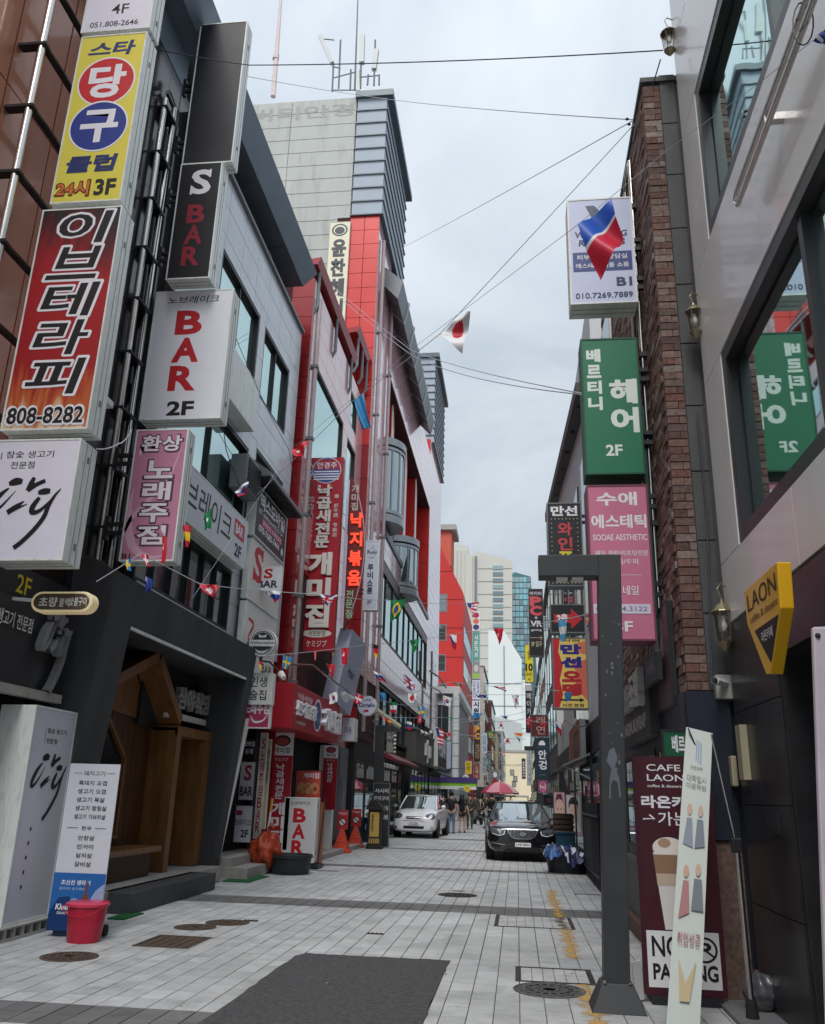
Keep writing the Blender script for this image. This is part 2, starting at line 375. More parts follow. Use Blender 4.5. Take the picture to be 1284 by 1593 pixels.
# ================================================================== GROUND
TW, TL = .197, .30
def tilemat(name, base, var):
    """granite paver: every paver its own tone, speckle and grime"""
    m = bpy.data.materials.new(name); m.use_nodes = True; t = m.node_tree; b = t.nodes['Principled BSDF']; nn = t.nodes.new; L = t.links.new
    g = nn('ShaderNodeNewGeometry'); dv = nn('ShaderNodeVectorMath'); dv.operation = 'DIVIDE'; dv.inputs[1].default_value = (TW, TL, 50); L(g.outputs['Position'], dv.inputs[0])
    ad = nn('ShaderNodeVectorMath'); ad.inputs[1].default_value = (200, 40, 5); L(dv.outputs[0], ad.inputs[0])
    fl = nn('ShaderNodeVectorMath'); fl.operation = 'FLOOR'; L(ad.outputs[0], fl.inputs[0])
    wn = nn('ShaderNodeTexWhiteNoise'); L(fl.outputs[0], wn.inputs['Vector'])
    n1 = nn('ShaderNodeTexNoise'); n1.inputs['Scale'].default_value = .55; n1.inputs['Detail'].default_value = 6; L(g.outputs['Position'], n1.inputs['Vector'])
    n2 = nn('ShaderNodeTexNoise'); n2.inputs['Scale'].default_value = 140; n2.inputs['Detail'].default_value = 2; L(g.outputs['Position'], n2.inputs['Vector'])
    n3 = nn('ShaderNodeTexNoise'); n3.inputs['Scale'].default_value = 5; n3.inputs['Detail'].default_value = 7; n3.inputs['Roughness'].default_value = .7; L(g.outputs['Position'], n3.inputs['Vector'])
    def rng(src, a, b_, lo=.3, hi=.7):
        r = nn('ShaderNodeMapRange'); r.inputs[1].default_value = lo; r.inputs[2].default_value = hi; r.inputs[3].default_value = a; r.inputs[4].default_value = b_; L(src, r.inputs[0]); return r.outputs[0]
    def mul(a, c):
        x = nn('ShaderNodeMath'); x.operation = 'MULTIPLY'; L(a, x.inputs[0]); L(c, x.inputs[1]); return x.outputs[0]
    vo = nn('ShaderNodeTexVoronoi'); vo.inputs['Scale'].default_value = 2.3; L(g.outputs['Position'], vo.inputs['Vector'])
    n5 = nn('ShaderNodeTexNoise'); n5.inputs['Scale'].default_value = 1.7; n5.inputs['Detail'].default_value = 9; n5.inputs['Roughness'].default_value = .75; L(g.outputs['Position'], n5.inputs['Vector'])
    gum = mul(rng(vo.outputs['Distance'], .5, 1, .04, .06), rng(n5.outputs['Fac'], 1.03, .66, .5, .74))
    f0 = mul(mul(rng(wn.outputs['Value'], 1-var, 1+var*.6, 0, 1), rng(n1.outputs['Fac'], .84, 1.1)), mul(rng(n2.outputs['Fac'], .86, 1.12), rng(n3.outputs['Fac'], .8, 1.06)))
    f = mul(f0, gum)
    v = nn('ShaderNodeVectorMath'); v.operation = 'SCALE'; v.inputs[0].default_value = base; L(f, v.inputs['Scale']); L(v.outputs[0], b.inputs['Base Color'])
    L(rng(n3.outputs['Fac'], .5, .8), b.inputs['Roughness']); b.inputs['Specular IOR Level'].default_value = .35
    bp = nn('ShaderNodeBump'); bp.inputs['Strength'].default_value = .25; bp.inputs['Distance'].default_value = .004; L(n2.outputs['Fac'], bp.inputs['Height']); L(bp.outputs[0], b.inputs['Normal'])
    return m
tile_light = tilemat('granite_paver', (.53, .54, .545), .12)
tile_dark = tilemat('dark_paver', (.17, .17, .172), .2)
jointm = M('paver_joint', (.13, .128, .12), .95, var=.4, scale=8)
asph = M('asphalt_patch', (.1, .102, .106), .92, var=.45, scale=22, bump=1., bscale=110, dirt=.4)
tag(MB().add([(-300, -60, -.08), (300, -60, -.08), (300, 900, -.08), (-300, 900, -.08)], [(0, 1, 2, 3)]).build('ground', M('far_ground', (.2, .2, .2), .9)), kind='structure')
pave = MB().add([(-6.6, -6, -.012), (2.9, -6, -.012), (2.9, 240, -.012), (-6.6, 240, -.012)], [(0, 1, 2, 3)]).build('pavement', jointm); tag(pave, kind='structure')
PATCH = (-2.2, -.69, -2.5, 9.42)
def isband(y): return abs((y-6.55+3.55) % 7.1-3.55) < .38
COVERS = []   # x0,x1,y0,y1 holes in the paving
def addcover(pa, pb=None, **k):
    pass
c1 = at(207, 1471, z=0); c2 = at(332, 1459, z=0); sqc = (-3.9, -2.95, 9.75, 10.6)
sqc = (at(228, 1463, z=0).x, at(313, 1467, z=0).x, at(250, 1474.5, z=0).y, at(290, 1457, z=0).y)
tc1 = (at(770, 1435, z=0).x, at(893, 1440, z=0).x, at(830, 1444, z=0).y, at(830, 1426, z=0).y)
tc2 = (at(802, 1517, z=0).x, at(925, 1525, z=0).x, at(860, 1530, z=0).y, at(860, 1507, z=0).y)
drains = [(at(x0, y, z=0).x, at(x1, y, z=0).x, at(x0, y, z=0).y-.07, at(x0, y, z=0).y+.07) for (x0, x1, y) in ((571, 598, 1452), (704, 724, 1386), (379, 404, 1432), (894, 945, 1391), (482, 530, 1354), (500, 520, 1338))]
HOLES = [PATCH, sqc, tc1, tc2]+drains
near = []; far = MB(); fard = MB(); cnt = 0
proto = {}
def tile(x, y, dark, own):
    a0, a1, b0, b1 = x+.004, x+TW-.004, y+.003, y+TL-.003
    R = [(a0, a1, b0, b1)]
    for h in HOLES: R = sub(R, h)
    dz = random.uniform(-.0015, .0015)
    for r in R:
        if r[1]-r[0] < .02 or r[3]-r[2] < .02: continue
        if own:
            full = abs(r[1]-r[0]-(a1-a0)) < 1e-6 and abs(r[3]-r[2]-(b1-b0)) < 1e-6
            if full and dark in proto:
                o = bpy.data.objects.new('paving_tile', proto[dark]); COL.objects.link(o); o.parent = pave
                o.location = Vector(((r[0]+r[1])/2, (r[2]+r[3])/2, -.0145+dz))-ABS['pavement']; o.rotation_euler = (random.uniform(-.003, .003), random.uniform(-.004, .004), 0)
            else:
                o = MB().box(r[0], r[1], r[2], r[3], -.029, .0).build('paving_tile', tile_dark if dark else tile_light, pave)
                if full: proto[dark] = o.data
        else:
            mb = fard if dark else far
            mb.add([(r[0], r[2], -.01), (r[1], r[2], -.01), (r[1], r[3], -.01), (r[0], r[3], -.01), (r[0]+.002, r[2]+.002, dz), (r[1]-.002, r[2]+.002, dz), (r[1]-.002, r[3]-.002, dz), (r[0]+.002, r[3]-.002, dz)], [(4,5,6,7),(0,1,5,4),(1,2,6,5),(2,3,7,6),(3,0,4,7)])
j = 0
y = .0
while y < 46:
    for i in range(int(-5.9/TW)-1, int(2.3/TW)+1):
        x = i*TW
        own = (6.85 < y < 9.6 and cnt < 296 and not (PATCH[0] < x < PATCH[1]-TW and y < PATCH[3]) and -4.7 < x < 1.6)
        if own: cnt += 1
        tile(x, y, isband(y+TL/2), own)
    y += TL
tag(far.build('paving_field', tile_light, pave), kind='stuff'); tag(fard.build('dark_paving_field', tile_dark, pave), kind='stuff')
sh = MB().add([(-6.6, 46, 0), (2.9, 46, 0), (2.9, 240, 0), (-6.6, 240, 0)], [(0, 1, 2, 3)]).build('far_paving', tile_light, pave)
# asphalt patch, its edge a little ragged
pts = []
for k in range(70): pts.append((PATCH[0]-.02+random.uniform(-.009, .009), PATCH[2]+(PATCH[3]-PATCH[2])*k/70))
pts.append((PATCH[0]+.05, PATCH[3]))
for k in range(1, 30): pts.append((PATCH[0]+(PATCH[1]-PATCH[0])*k/30, PATCH[3]+random.uniform(-.01, .022)))
for k in range(70, -1, -1): pts.append((PATCH[1]+random.uniform(-.014, .014), PATCH[2]+(PATCH[3]-PATCH[2])*k/70))
tag(MB().prism(pts, 'z', -.011, .008).build('asphalt_patch', asph, fix=True), kind='structure')
# worn yellow paint dust line
def wornmat(col, thr, sc):
    m = bpy.data.materials.new('worn_yellow'); m.use_nodes = True; t = m.node_tree; b = t.nodes['Principled BSDF']; nn = t.nodes.new; L = t.links.new
    b.inputs['Base Color'].default_value = (*col, 1); b.inputs['Roughness'].default_value = .8
    tc = nn('ShaderNodeTexCoord'); g = nn('ShaderNodeNewGeometry'); n = nn('ShaderNodeTexNoise'); n.inputs['Scale'].default_value = sc; n.inputs['Detail'].default_value = 9; n.inputs['Roughness'].default_value = .75; L(g.outputs['Position'], n.inputs['Vector'])
    s = nn('ShaderNodeSeparateXYZ'); L(tc.outputs['Generated'], s.inputs[0])
    def m2(op, a, b_):
        x = nn('ShaderNodeMath'); x.operation = op
        for i, v in enumerate((a, b_)):
            if isinstance(v, (int, float)): x.inputs[i].default_value = v
            else: L(v, x.inputs[i])
        return x.outputs[0]
    ed = m2('MULTIPLY', m2('ABSOLUTE', m2('SUBTRACT', s.outputs[0], .5), 0), .55)
    r = nn('ShaderNodeMapRange'); r.inputs[1].default_value = thr-.04; r.inputs[2].default_value = thr+.12; L(m2('SUBTRACT', n.outputs['Fac'], ed), r.inputs[0]); L(m2('MULTIPLY', r.outputs[0], .85), b.inputs['Alpha'])
    return m
yl = wornmat((.62, .38, .1), .4, 7)
a, b = at(857, 1385, z=0), at(893, 1492, z=0)
w = MB(); n = 10
w.add([(a.x+(b.x-a.x)*k/n+s*.14+.03*math.sin(k*1.7), a.y+(b.y-a.y)*k/n, .004) for k in range(n+1) for s in (-1, 1)], [(2*k, 2*k+1, 2*k+3, 2*k+2) for k in range(n)])
a, b = at(905, 1530, z=0), at(935, 1600, z=0)
w.add([(a.x-.12, a.y, .004), (a.x+.12, a.y, .004), (b.x+.13, b.y, .004), (b.x-.13, b.y, .004)], [(0, 1, 2, 3)])
tag(w.build('worn_yellow_line', yl), kind='structure')
# covers let into the paving
iron = M('cast_iron', (.075, .068, .062), .6, .6, var=.3, scale=14, bump=.3)
ironr = M('rusty_iron', (.12, .085, .065), .75, .3, var=.35, scale=14, bump=.3)
def manhole(px, py, r, label, g=None, m=iron):
    c = at(px, py, z=0); t = thing('manhole_cover', label, 'manhole cover', (c.x, c.y, 0), local=True, group=g)
    MB().lathe([(r, 0), (r, .006), (r*.93, .007), (r*.93, 0)], n=40).build('rim', m, t)
    MB().lathe([(r*.91, 0), (r*.91, .005), (0, .005)], n=40).build('plate', m, t)
    s = MB()
    for q in (.75, .5, .27): s.lathe([(r*q, .005), (r*q, .011), (r*(q-.08), .011), (r*(q-.08), .005)], n=36)
    for k in range(16):
        an = k*math.pi/8; s.box(r*.3, r*.86, -.012, .012, .0055, .0105, Matrix.Rotation(an, 4, 'Z'))
    s.build('raised_pattern', m, t); return t
manhole(108, 1489, .27, 'round iron manhole cover left of the square grate near the red bucket', m=ironr)
manhole(304, 1443, .25, 'small round manhole cover just behind the square iron cover', m=ironr)
manhole(354, 1436, .27, 'round manhole cover nearest the green mat on the left paving', m=ironr)
manhole(855, 1541, .31, 'large ribbed manhole cover left of the gate post base', m=M('worn_iron', (.15, .148, .142), .55, .5, var=.35, scale=14, bump=.3))
manhole(712, 1393, .33, 'manhole cover beside a short drain in the middle of the street')
def squarecover(rc, label, nx, ny, m=iron, infill=None):
    x0, x1, y0, y1 = rc; gp_ = .003 if infill is tile_light else .008; t = thing('utility_cover', label, 'utility cover', (x0, y0, 0), local=True); w_, h_ = x1-x0, y1-y0
    f = MB(); f.box(0, w_, 0, .035, -.01, .006); f.box(0, w_, h_-.035, h_, -.01, .006); f.box(0, .035, .035, h_-.035, -.01, .006); f.box(w_-.035, w_, .035, h_-.035, -.01, .006); f.build('frame', m, t)
    MB().box(.035, w_-.035, .035, h_-.035, -.012, -.002).build('tray', m, t)
    s = MB()
    for i in range(nx):
        for j in range(ny):
            a0 = .05+(w_-.1)*i/nx; b0 = .05+(h_-.1)*j/ny
            s.box(a0+gp_, a0+(w_-.1)/nx-gp_, b0+gp_, b0+(h_-.1)/ny-gp_, -.002, .004)
    s.build('infill', infill or m, t)
squarecover(sqc, 'square rusty iron cover in the left paving behind the bucket', 5, 5, ironr, ironr)
squarecover(tc1, 'long paved utility cover lying across the yellow dust line', 8, 2, iron, tile_light)
squarecover(tc2, 'long paved utility cover just behind the ribbed manhole', 6, 2, iron, tile_light)
for rc, lb in zip(drains, ('tiny slot drain behind the asphalt patch', 'tiny slot drain behind the middle manhole', 'tiny slot drain beside the round covers on the left', 'wide dark drain grate right of the yellow dust near the fence', 'flat drain lid in front of the upright BAR board', 'flat drain lid behind the upright BAR board')):
    t = thing('drain_grate', lb, 'drain', (rc[0], rc[2], 0), local=True); MB().box(0, rc[1]-rc[0], 0, rc[3]-rc[2], -.02, -.004).build('tray', darkg, t)
    s = MB(); nb = max(3, int((rc[1]-rc[0])/.04))
    for k in range(nb): q = (rc[1]-rc[0])*k/nb; s.box(q, q+.02, 0, rc[3]-rc[2], -.004, .003)
    s.build('grate_bars', iron, t)
# ================================================================== LEFT BUILDINGS
brown = M('brown_metal_panel', S(186, 128, 104), .3, .2, var=.14, scale=.6, streak=1, coat=.5)
bs = M('black_granite', (.022, .023, .026), .18, var=.3, scale=2, coat=.3)
bt = thing('brown_panel_building', 'building of tall glossy brown metal panels behind the yellow and red box signs', 'building', (-6.3, 3, 0))
MB().box(-14, -6.33, -5, 9.95, 0, 19).build('wall', M('brown_core', (.05, .035, .03)), bt)
Face('L', -6.33).panels(bt, brown, -5, 9.95, 3.95, 19, 1.05, 2.9, gap=.03, th=.04, jit=.004)
f = Face('L', -6.33)
# shopfront under it
sf = MB().box(-6.3, -5.66, 2, 10.05, 3.6, 3.95).box(-6.3, -5.62, 2, 10.1, 2.62, 3.58).build('fascia', M('shop_fascia_black', (.035, .036, .04), .4), bt)
m = MB(); m.box(-6.4, -5.95, 2, 10.1, 0, .25); m.box(-6.4, -5.9, 9.85, 10.1, .25, 2.6); m.box(-6.4, -5.9, 8.2, 8.35, .25, 2.6); m.build('shopfront_frame', blackm, bt)
MB().box(-6.12, -6.1, 2, 9.85, .25, 2.6).build('shop_window', glass_low, bt)
m = MB(); m.box(-5.62, -5.5, 2, 10, 2.5, 2.6); m.build('ledge', concrete, bt)
# fascia lettering: raised metal logo and small lettering, on the street face
lt = thing('raised_logo_sign', 'brushed metal brush-stroke logo and small white lettering on the black fascia at far left', 'sign', (-5.6, 8.6, 2.62), math.radians(90), local=True)
marks(lt, 1.5, .96, [('t', '생고기 전문점', -.05, .42, .62, .8, C(225, 225, 225), dict(slant=0)), ('logo', .5, .93, -.02, .98, M('brushed_metal', (.45, .46, .47), .35, .6), .09)], d0=.03)
yt = thing('floor_number', 'small yellow 2F on the black board under the white calligraphy sign', 'sign', (-5.655, 8.9, 3.62), math.radians(90), local=True)
marks(yt, .4, .25, [('t', '2F', 0, .75, .1, .95, C(220, 200, 40))])
# black granite end of the grey stone building
SB = thing('grey_stone_building', 'grey stone clad building with black granite end and overhanging flat roof, BAR signs in front', 'building', (-5.6, 15, 0))
MB().box(-13, -5.72, 9.98, 11.6, 0, 13.2).build('granite_core', bs, SB)
Face('L', -5.72).panels(SB, bs, 10, 11.6, 3.9, 13.25, .8, 1.25, gap=.01, th=.03, name='granite_panel')
Face('F', 9.98).panels(SB, bs, -6.3, -5.7, 3.9, 13.25, .6, 1.25, gap=.01, th=.03, name='granite_panel')
stone = M('pale_stone', S(204, 208, 214), .22, var=.12, scale=1.6, coat=.25, dirt=.12)
stoned = M('stone_core', (.06, .06, .065), .9)
XB = -5.5
def L_(x, px, py): p = at(px, py, x=x); return p.y, p.z
MB().box(-13, XB-.3, 11.6, 19.4, 4.3, 13.05).box(-13, -7.95, 11.6, 19.4, 0, 4.299).build('wall', stoned, SB)
wins = [(13.45, 15.95, 9.75, 11.5), (16.35, 18.5, 9.75, 11.5), (11.9, 16.0, 6.62, 8.35), (16.5, 18.7, 7.75, 8.6), (11.5, 15.7, 4.45, 5.62)]
fb = Face('L', XB-.03)
fb.panels(SB, stone, 11.6, 19.35, 4.4, 13.05, .98, .62, holes=wins, gap=.012, th=.03, name='stone_panel', jit=.0015)
bk = [(11.6, 19.35, 4.4, 13.05)]
for h in wins: bk = [r for q in [bk] for r in sub(q, h)]
m = MB()
for r in bk: fb.box(m, *r, -.26, .001)
m.build('wall_backing', stoned, SB)
for w_, nu, nv in ((wins[0], 2, 1), (wins[1], 2, 1), (wins[2], 2, 1), (wins[3], 1, 1), (wins[4], 6, 1)):
    fb.window(SB, *w_, glass_green if w_ is not wins[4] else glass_low, blackm, nu, nv, fw=.07 if w_ is not wins[4] else .05, depth=.14)
m = MB(); m.box(-5.5, -5.42, 11.6, 19.35, 13.05, 13.12); m.build('coping', alumd, SB)
canopy = M('canopy_metal', S(124, 136, 148), .35, .4, var=.12, scale=1, streak=0)
rf = MB(); rf.hexa([(-9, 7.6, 14.0), (-5.35, 7.6, 14.0), (-5.35, 18.6, 14.0), (-9, 18.6, 14.0), (-9, 7.6, 14.5), (-5.02, 7.6, 14.42), (-5.02, 18.7, 14.42), (-9, 18.6, 14.5)]); ro = rf.build('roof_overhang', canopy, SB)
for k in range(5): MB().box(-8.9, -5.4, 7.7+k*2.3, 7.74+k*2.3, 13.97, 13.999).build('roof_rib', alumd, ro)
MB().box(-13, -6.6, 11.6, 19.3, 13.05, 14.0).build('set_back_storey', M('set_back_wall', S(70, 80, 90), .4), SB)
for yy in (13.2, 17.0): MB().box(-6.0, -5.8, yy, yy+.28, 13.05, 14.0).build('roof_post', alumd, SB)
MB().box(-6.6, -5.7, 8.0, 11.4, 13.3, 14.0).build('roof_fascia_box', canopy, SB)
# upper white name board over the 2nd floor windows
MB().box(XB, -5.2, 12.7, 15.35, 8.45, 9.5).build('blank_board', alum, SB, bevel=.01)
# air conditioner and awning at its far end
ac = thing('air_conditioner', 'dark grey air conditioner unit on the stone wall above the mobile shop board', 'air conditioner', (-5.3, 16, 7.9))
MB().box(-5.5, -5.15, 15.0, 15.9, 7.15, 7.85).build('casing', alumd, ac, bevel=.02); g = MB()
for k in range(10): g.box(-5.15, -5.13, 15.05, 15.85, 7.2+k*.06, 7.23+k*.06)
g.build('grille', blackm, ac)
aw = thing('louvred_awning', 'dark ribbed metal awning over the mobile shop board', 'awning', (-5.2, 17, 7.8)); 
MB().hexa([(-5.5, 15.9, 7.72), (-4.95, 15.9, 7.72), (-4.95, 18.7, 7.72), (-5.5, 18.7, 7.72), (-5.5, 15.9, 8.2), (-4.95, 15.9, 7.8), (-4.95, 18.7, 7.8), (-5.5, 18.7, 8.2)]).build('cover', alumd, aw)
for k in range(9): MB().box(-5.48+k*.057, -5.45+k*.057, 15.9, 18.7, 7.69, 7.718).build('rib', blackm, aw)
# ground floor: leaning charcoal frame with a wooden house-shaped porch
char = M('charcoal_render', (.052, .055, .061), .7, var=.4, scale=2.2, bump=.35, bscale=60, streak=1, dirt=.15)
fr = thing('charcoal_shopfront', 'charcoal frame leaning outward around a wooden house-shaped restaurant front', 'shopfront', (-5.5, 13.5, 0))
def leanx(z): return -5.5+.42*min(z, 4.2)/4.2
def slab(y0, y1, z0, z1, t=.0, back=-6.3):
    return MB().hexa([(back, y0, z0), (leanx(z0)+t, y0, z0), (leanx(z0)+t, y1, z0), (back, y1, z0), (back, y0, z1), (leanx(z1)+t, y0, z1), (leanx(z1)+t, y1, z1), (back, y1, z1)])
slab(10.15, 10.85, .0, 3.62).build('left_pier', char, fr); slab(16.05, 16.42, 0, 3.62).build('right_pier', char, fr); slab(10.15, 16.42, 3.62, 4.2).build('lintel', char, fr)
MB().hexa([(-6.3, 10.15, 4.2), (-5.1, 10.15, 4.2), (-5.1, 16.42, 4.2), (-6.3, 16.42, 4.2), (-6.3, 10.15, 4.42), (-5.5, 10.15, 4.42), (-5.5, 16.42, 4.42), (-6.3, 16.42, 4.42)]).build('sloping_cap', char, fr)
MB().box(-5.18, -5.14, 10.85, 16.05, 3.58, 3.619).build('light_strip', alum, fr)
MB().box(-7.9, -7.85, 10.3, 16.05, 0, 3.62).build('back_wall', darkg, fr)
MB().box(-6.2, -6.1, 13.6, 16.05, 2.55, 3.61).build('dark_header', M('dark_board', (.025, .025, .028), .5), fr)
MB().box(-7.8, -5.3, 10.86, 16.05, .02, .26).build('threshold', concrete, fr)
wood = M('varnished_wood', S(134, 92, 52), .42, var=.4, scale=7, streak=1, coat=.1, dirt=.15)
woodd = M('dark_wood', S(84, 54, 32), .45, var=.3, scale=6, streak=1)
XW = -5.72
def beam(y0, z0, y1, z1, w_, dep=.44, x=XW):
    dy, dz = y1-y0, z1-z0; l = math.hypot(dy, dz); ny, nz = -dz/l*w_, dy/l*w_
    return MB().prism([(y0, z0), (y1, z1), (y1+ny, z1+nz), (y0+ny, z0+nz)], 'x', x-dep, x)
pk = (13.25, 3.55)
beam(11.3, .26, 11.3, 2.75, -.16).build('porch_post', wood, fr)
beam(14.35, .26, 14.35, 2.55, -.2).build('porch_post', wood, fr)
beam(11.25, 2.7, pk[0], pk[1]-.05, .16, x=XW+.012).build('porch_rafter', wood, fr)
beam(pk[0], pk[1]-.05, 14.4, 2.6, .16, x=XW+.008).build('porch_rafter', wood, fr)
beam(14.35, 2.42, 16.05, 2.42, .16, dep=.6, x=XW+.004).build('door_head', wood, fr)
MB().box(XW-.9, XW, 15.75, 16.04, .27, 2.41).build('door_jamb', wood, fr)
for k in range(15): MB().box(XW-.5, XW-.46, 11.05+k*.22, 11.255+k*.22, .3, 2.85).build('back_plank', woodd, fr)  # shade of the recess put into the planks as a darker wood
for k in range(3): MB().box(XW-.18-k*.15, XW-.04-k*.15, 14.34, 14.37, .3, 2.5).build('side_plank', wood, fr)
m = MB(); m.prism([(11.5, .85), (13.35, .85), (13.35, 2.0), (12.5, 2.62), (11.5, 2.62)], 'x', XW-.457, XW-.445); m.build('porch_window', M('porch_dark_glass', (.012, .012, .014), .15, spec=.6), fr)
for q in (((13.35, .85), (13.35, 2.02)), ((13.39, 1.98), (12.5, 2.66)), ((11.5, .81), (13.4, .81))): beam(*q[0], *q[1], .06, dep=.06, x=XW-.39).build('window_trim', wood, fr)
MB().box(XW-.44, XW+.12, 11.7, 13.9, .62, .7).build('bench', wood, fr)
MB().box(XW-.4, XW, 11.8, 13.8, .27, .61).build('bench_front', woodd, fr)
MB().box(XW-.75, XW-.7, 14.6, 15.7, .27, 2.4).build('door', M('door_dark', (.02, .02, .022), .4), fr)
for k in range(28): MB().box(XW-.695, XW-.67, 14.95, 15.6, .4+k*.065, .44+k*.065).build('door_slat', woodd, fr)
# gable wall behind the rafters
MB().prism([(11.4, 2.75), (14.3, 2.6), (pk[0], pk[1]-.1)], 'x', XW-.45, XW-.43).build('gable', wood, fr)
MB().box(-5.4, -4.95, 11.55, 14.75, .0, .26).build('step', M('step_stone', (.06, .062, .066), .6, var=.2), fr, bevel=.01)
ls = thing('raised_letter_sign', 'raised grey Korean letters over a white strip lamp beside the wooden porch', 'sign', (-6.02, 14.15, 2.55), math.radians(90), local=True)
grl = M('letter_grey', (.4, .41, .4), .5)
marks(ls, 2.0, 1.0, [('t', '심야식당', .16, .98, .34, .72, grl, dict(ext=.05, bold=.03)), ('e', .07, .62, .06, .1, grl, .45)], d0=.1)
MB().box(.02, 1.95, -.16, -.09, .16, .26).build('strip_lamp', whitep, ls)
# ---------------- C: pink-red panel building
redp = M('red_metal_panel', S(176, 34, 32), .16, .15, var=.1, scale=.8, coat=1., spec=.8)
redm = M('red_metal_matt', S(150, 32, 36), .3, .1, var=.12, scale=2, coat=.3, dirt=.1)
pink_sheen = M('sheen_pink_panel', S(224, 176, 178), .16, .1, var=.07, scale=.8, coat=.6, dirt=.04)  # red panels' sky reflection put into the base colour as pink
corec = M('dark_red_core', (.06, .012, .012), .8)
XC = -5.35; YC = 19.7
CB = thing('pink_panel_building', 'narrow building of red metal panels, tinted pink as sky sheen, with two tilted red roof hoods', 'building', (XC, 23, 0))
MB().box(-12, XC-.28, YC+.03, 27.68, 3, 15.0).build('wall', corec, CB)
cw = [(*sorted((20.3, 24.4)), 8.5, 12.75), (25.1, 26.6, 9.5, 12.6), (25.3, 26.5, 13.2, 14.4)]
fc = Face('L', XC-.03); m = MB()
bk = [(YC+.03, 27.68, 4, 15.0)]
for h in cw: bk = sub(bk, h)
for r in bk: fc.box(m, *r, -.25, .001)
m.build('wall_backing', corec, CB)
fc.panels(CB, pink_sheen, YC+.03, 27.68, 7.2, 15.0, 1.0, .62, holes=cw, gap=.014, th=.03)
fc.panels(CB, redp, YC+.03, 27.68, 2.9, 7.2, 1.0, .62, holes=[(20.3, 24.6, 3.9, 6.9)], gap=.014, th=.03)
Face('F', YC+.03).panels(CB, redm, -5.95, XC, 2.9, 15.0, .6, .62, gap=.014, th=.03)
for h in cw: fc.window(CB, *h, glass_green, blackm, 1, 1, fw=.07, depth=.1)
for k in range(12): MB().box(XC-.2, XC-.1, 20.3+k*.36, 20.5+k*.36, 3.9, 6.9).build('curtain_strip', M('grey_curtain', S(110, 112, 115), .5, .2), CB)
for (a0, a1, z0) in ((19.5, 25.2, 15.3), (25.3, 27.9, 16.6)):
    h = MB().hexa([(-6.9, a0, z0-.2), (-5.25, a0, z0), (-5.25, a1, z0), (-6.9, a1, z0-.2), (-6.9, a0, z0-.05), (-5.15, a0, z0+.22), (-5.15, a1, z0+.22), (-6.9, a1, z0-.05)]).build('roof_hood', redm, CB)
    for q in range(3):
        yy = a0+.4+q*(a1-a0-.8)/2
        MB().tube([(-5.28, yy, z0), (-5.28, yy, z0-1.1), (-5.4, yy, z0-1.35)], .05, 8).build('hood_strut', alumd, h)
# ---------------- D: long red building with two louvred towers
XD = -5.1; YD = 27.7
concp = M('grey_cement_panel', S(190, 193, 188), .8, var=.12, scale=.7, dirt=.22, streak=1)
louv = M('louvre_metal', S(172, 182, 194), .6, .0, var=.08, scale=2)
louvd = M('louvre_edge', S(88, 98, 106), .4, .2)
DB = thing('red_tower_building', 'long red panel building with cement side wall, louvred tower tops and round balconies', 'building', (XD, 40, 0))
MB().box(-12, XD-1.7, YD+.1, 56.8, 0, 22.6).build('wall', corec, DB)
MB().box(-11.8, -6.28, YD+.1, 34, 13, 29.2).build('tower_core', concp, DB)
Face('F', YD+.1).panels(DB, concp, -11.8, -6.28, 13, 29.2, 2.75, .68, gap=.03, th=.05, name='cement_panel')
m = MB()
for (y0, y1, z0, z1) in ((YD+.05, 31.2, 3.3, 23.2), (31.2, 49.2, 10.35, 11.35), (31.2, 49.2, 18.3, 21.7), (49.2, 56.8, 3.3, 22.9), (31.2, 49.2, 5.6, 7.3)): m.box(XD-1.69, XD-.04, y0, y1, z0, z1)
m.build('frame_core', corec, DB)
fd = Face('L', XD-.04)
pale_sheen = M('sheen_tinted_panel', S(232, 186, 192), .14, .1, var=.08, scale=.7, coat=.8, dirt=.05)  # sky sheen on the red street face, painted in as pale pink
for (y0, y1, z0, z1, mm) in ((YD+.05, 31.2, 5.3, 23.2, pale_sheen), (31.2, 49.2, 10.35, 11.35, pale_sheen), (31.2, 49.2, 18.3, 21.7, pale_sheen), (49.2, 56.8, 5.3, 22.9, pale_sheen), (31.2, 49.2, 5.6, 7.3, redp)):
    fd.panels(DB, mm, y0, y1, z0, z1, 1.15, .62 if z1-z0 > 2 else (z1-z0)/2, gap=.02, th=.04, limit=70)
Face('F', YD+.05).panels(DB, M('lightened_red_panel', S(205, 50, 44), .3, .05, var=.08, scale=1., coat=.3), -6.26, XD, 13.4, 23.2, .58, .66, gap=.02, th=.04, name='side_panel')  # lighter copy of the matt red, raised in colour against recess shade
Face('F', YD+.05).panels(DB, redm, -6.26, XD, 3.3, 13.4, 1.16, 1.2, gap=.02, th=.04, name='side_panel')
Face('F', 49.2).panels(DB, M('lightened_red_panel'), XD-1.65, XD-.04, 11.36, 18.3, .8, 1.1, gap=.02, th=.03, name='side_panel')
Face('F', 49.2).panels(DB, M('lightened_red_panel'), XD-1.65, XD-.04, 21.7, 22.9, .8, 1.1, gap=.02, th=.03, name='side_panel')
# recess: pillars, back wall
for yy in (34.6, 39.5, 44.0):
    MB().box(XD-1.6, XD-.3, yy, yy+.9, 11.35, 18.3).build('recess_pillar', M('lightened_red_panel'), DB)
    MB().box(XD-.3, XD-.26, yy, yy+.25, 11.36, 18.29).build('pillar_edge', whitep, DB)
fd.window(DB, 31.3, 49.0, 12.2, 17.9, glass_blue, blackm, 9, 2, fw=.12, depth=.1) if False else None
bw = Face('L', XD-1.66)
for i in range(8): bw.window(DB, 31.6+i*2.2, 33.5+i*2.2, 12.2, 17.4, glass_blue, blackm, 1, 2, fw=.1, depth=.03)
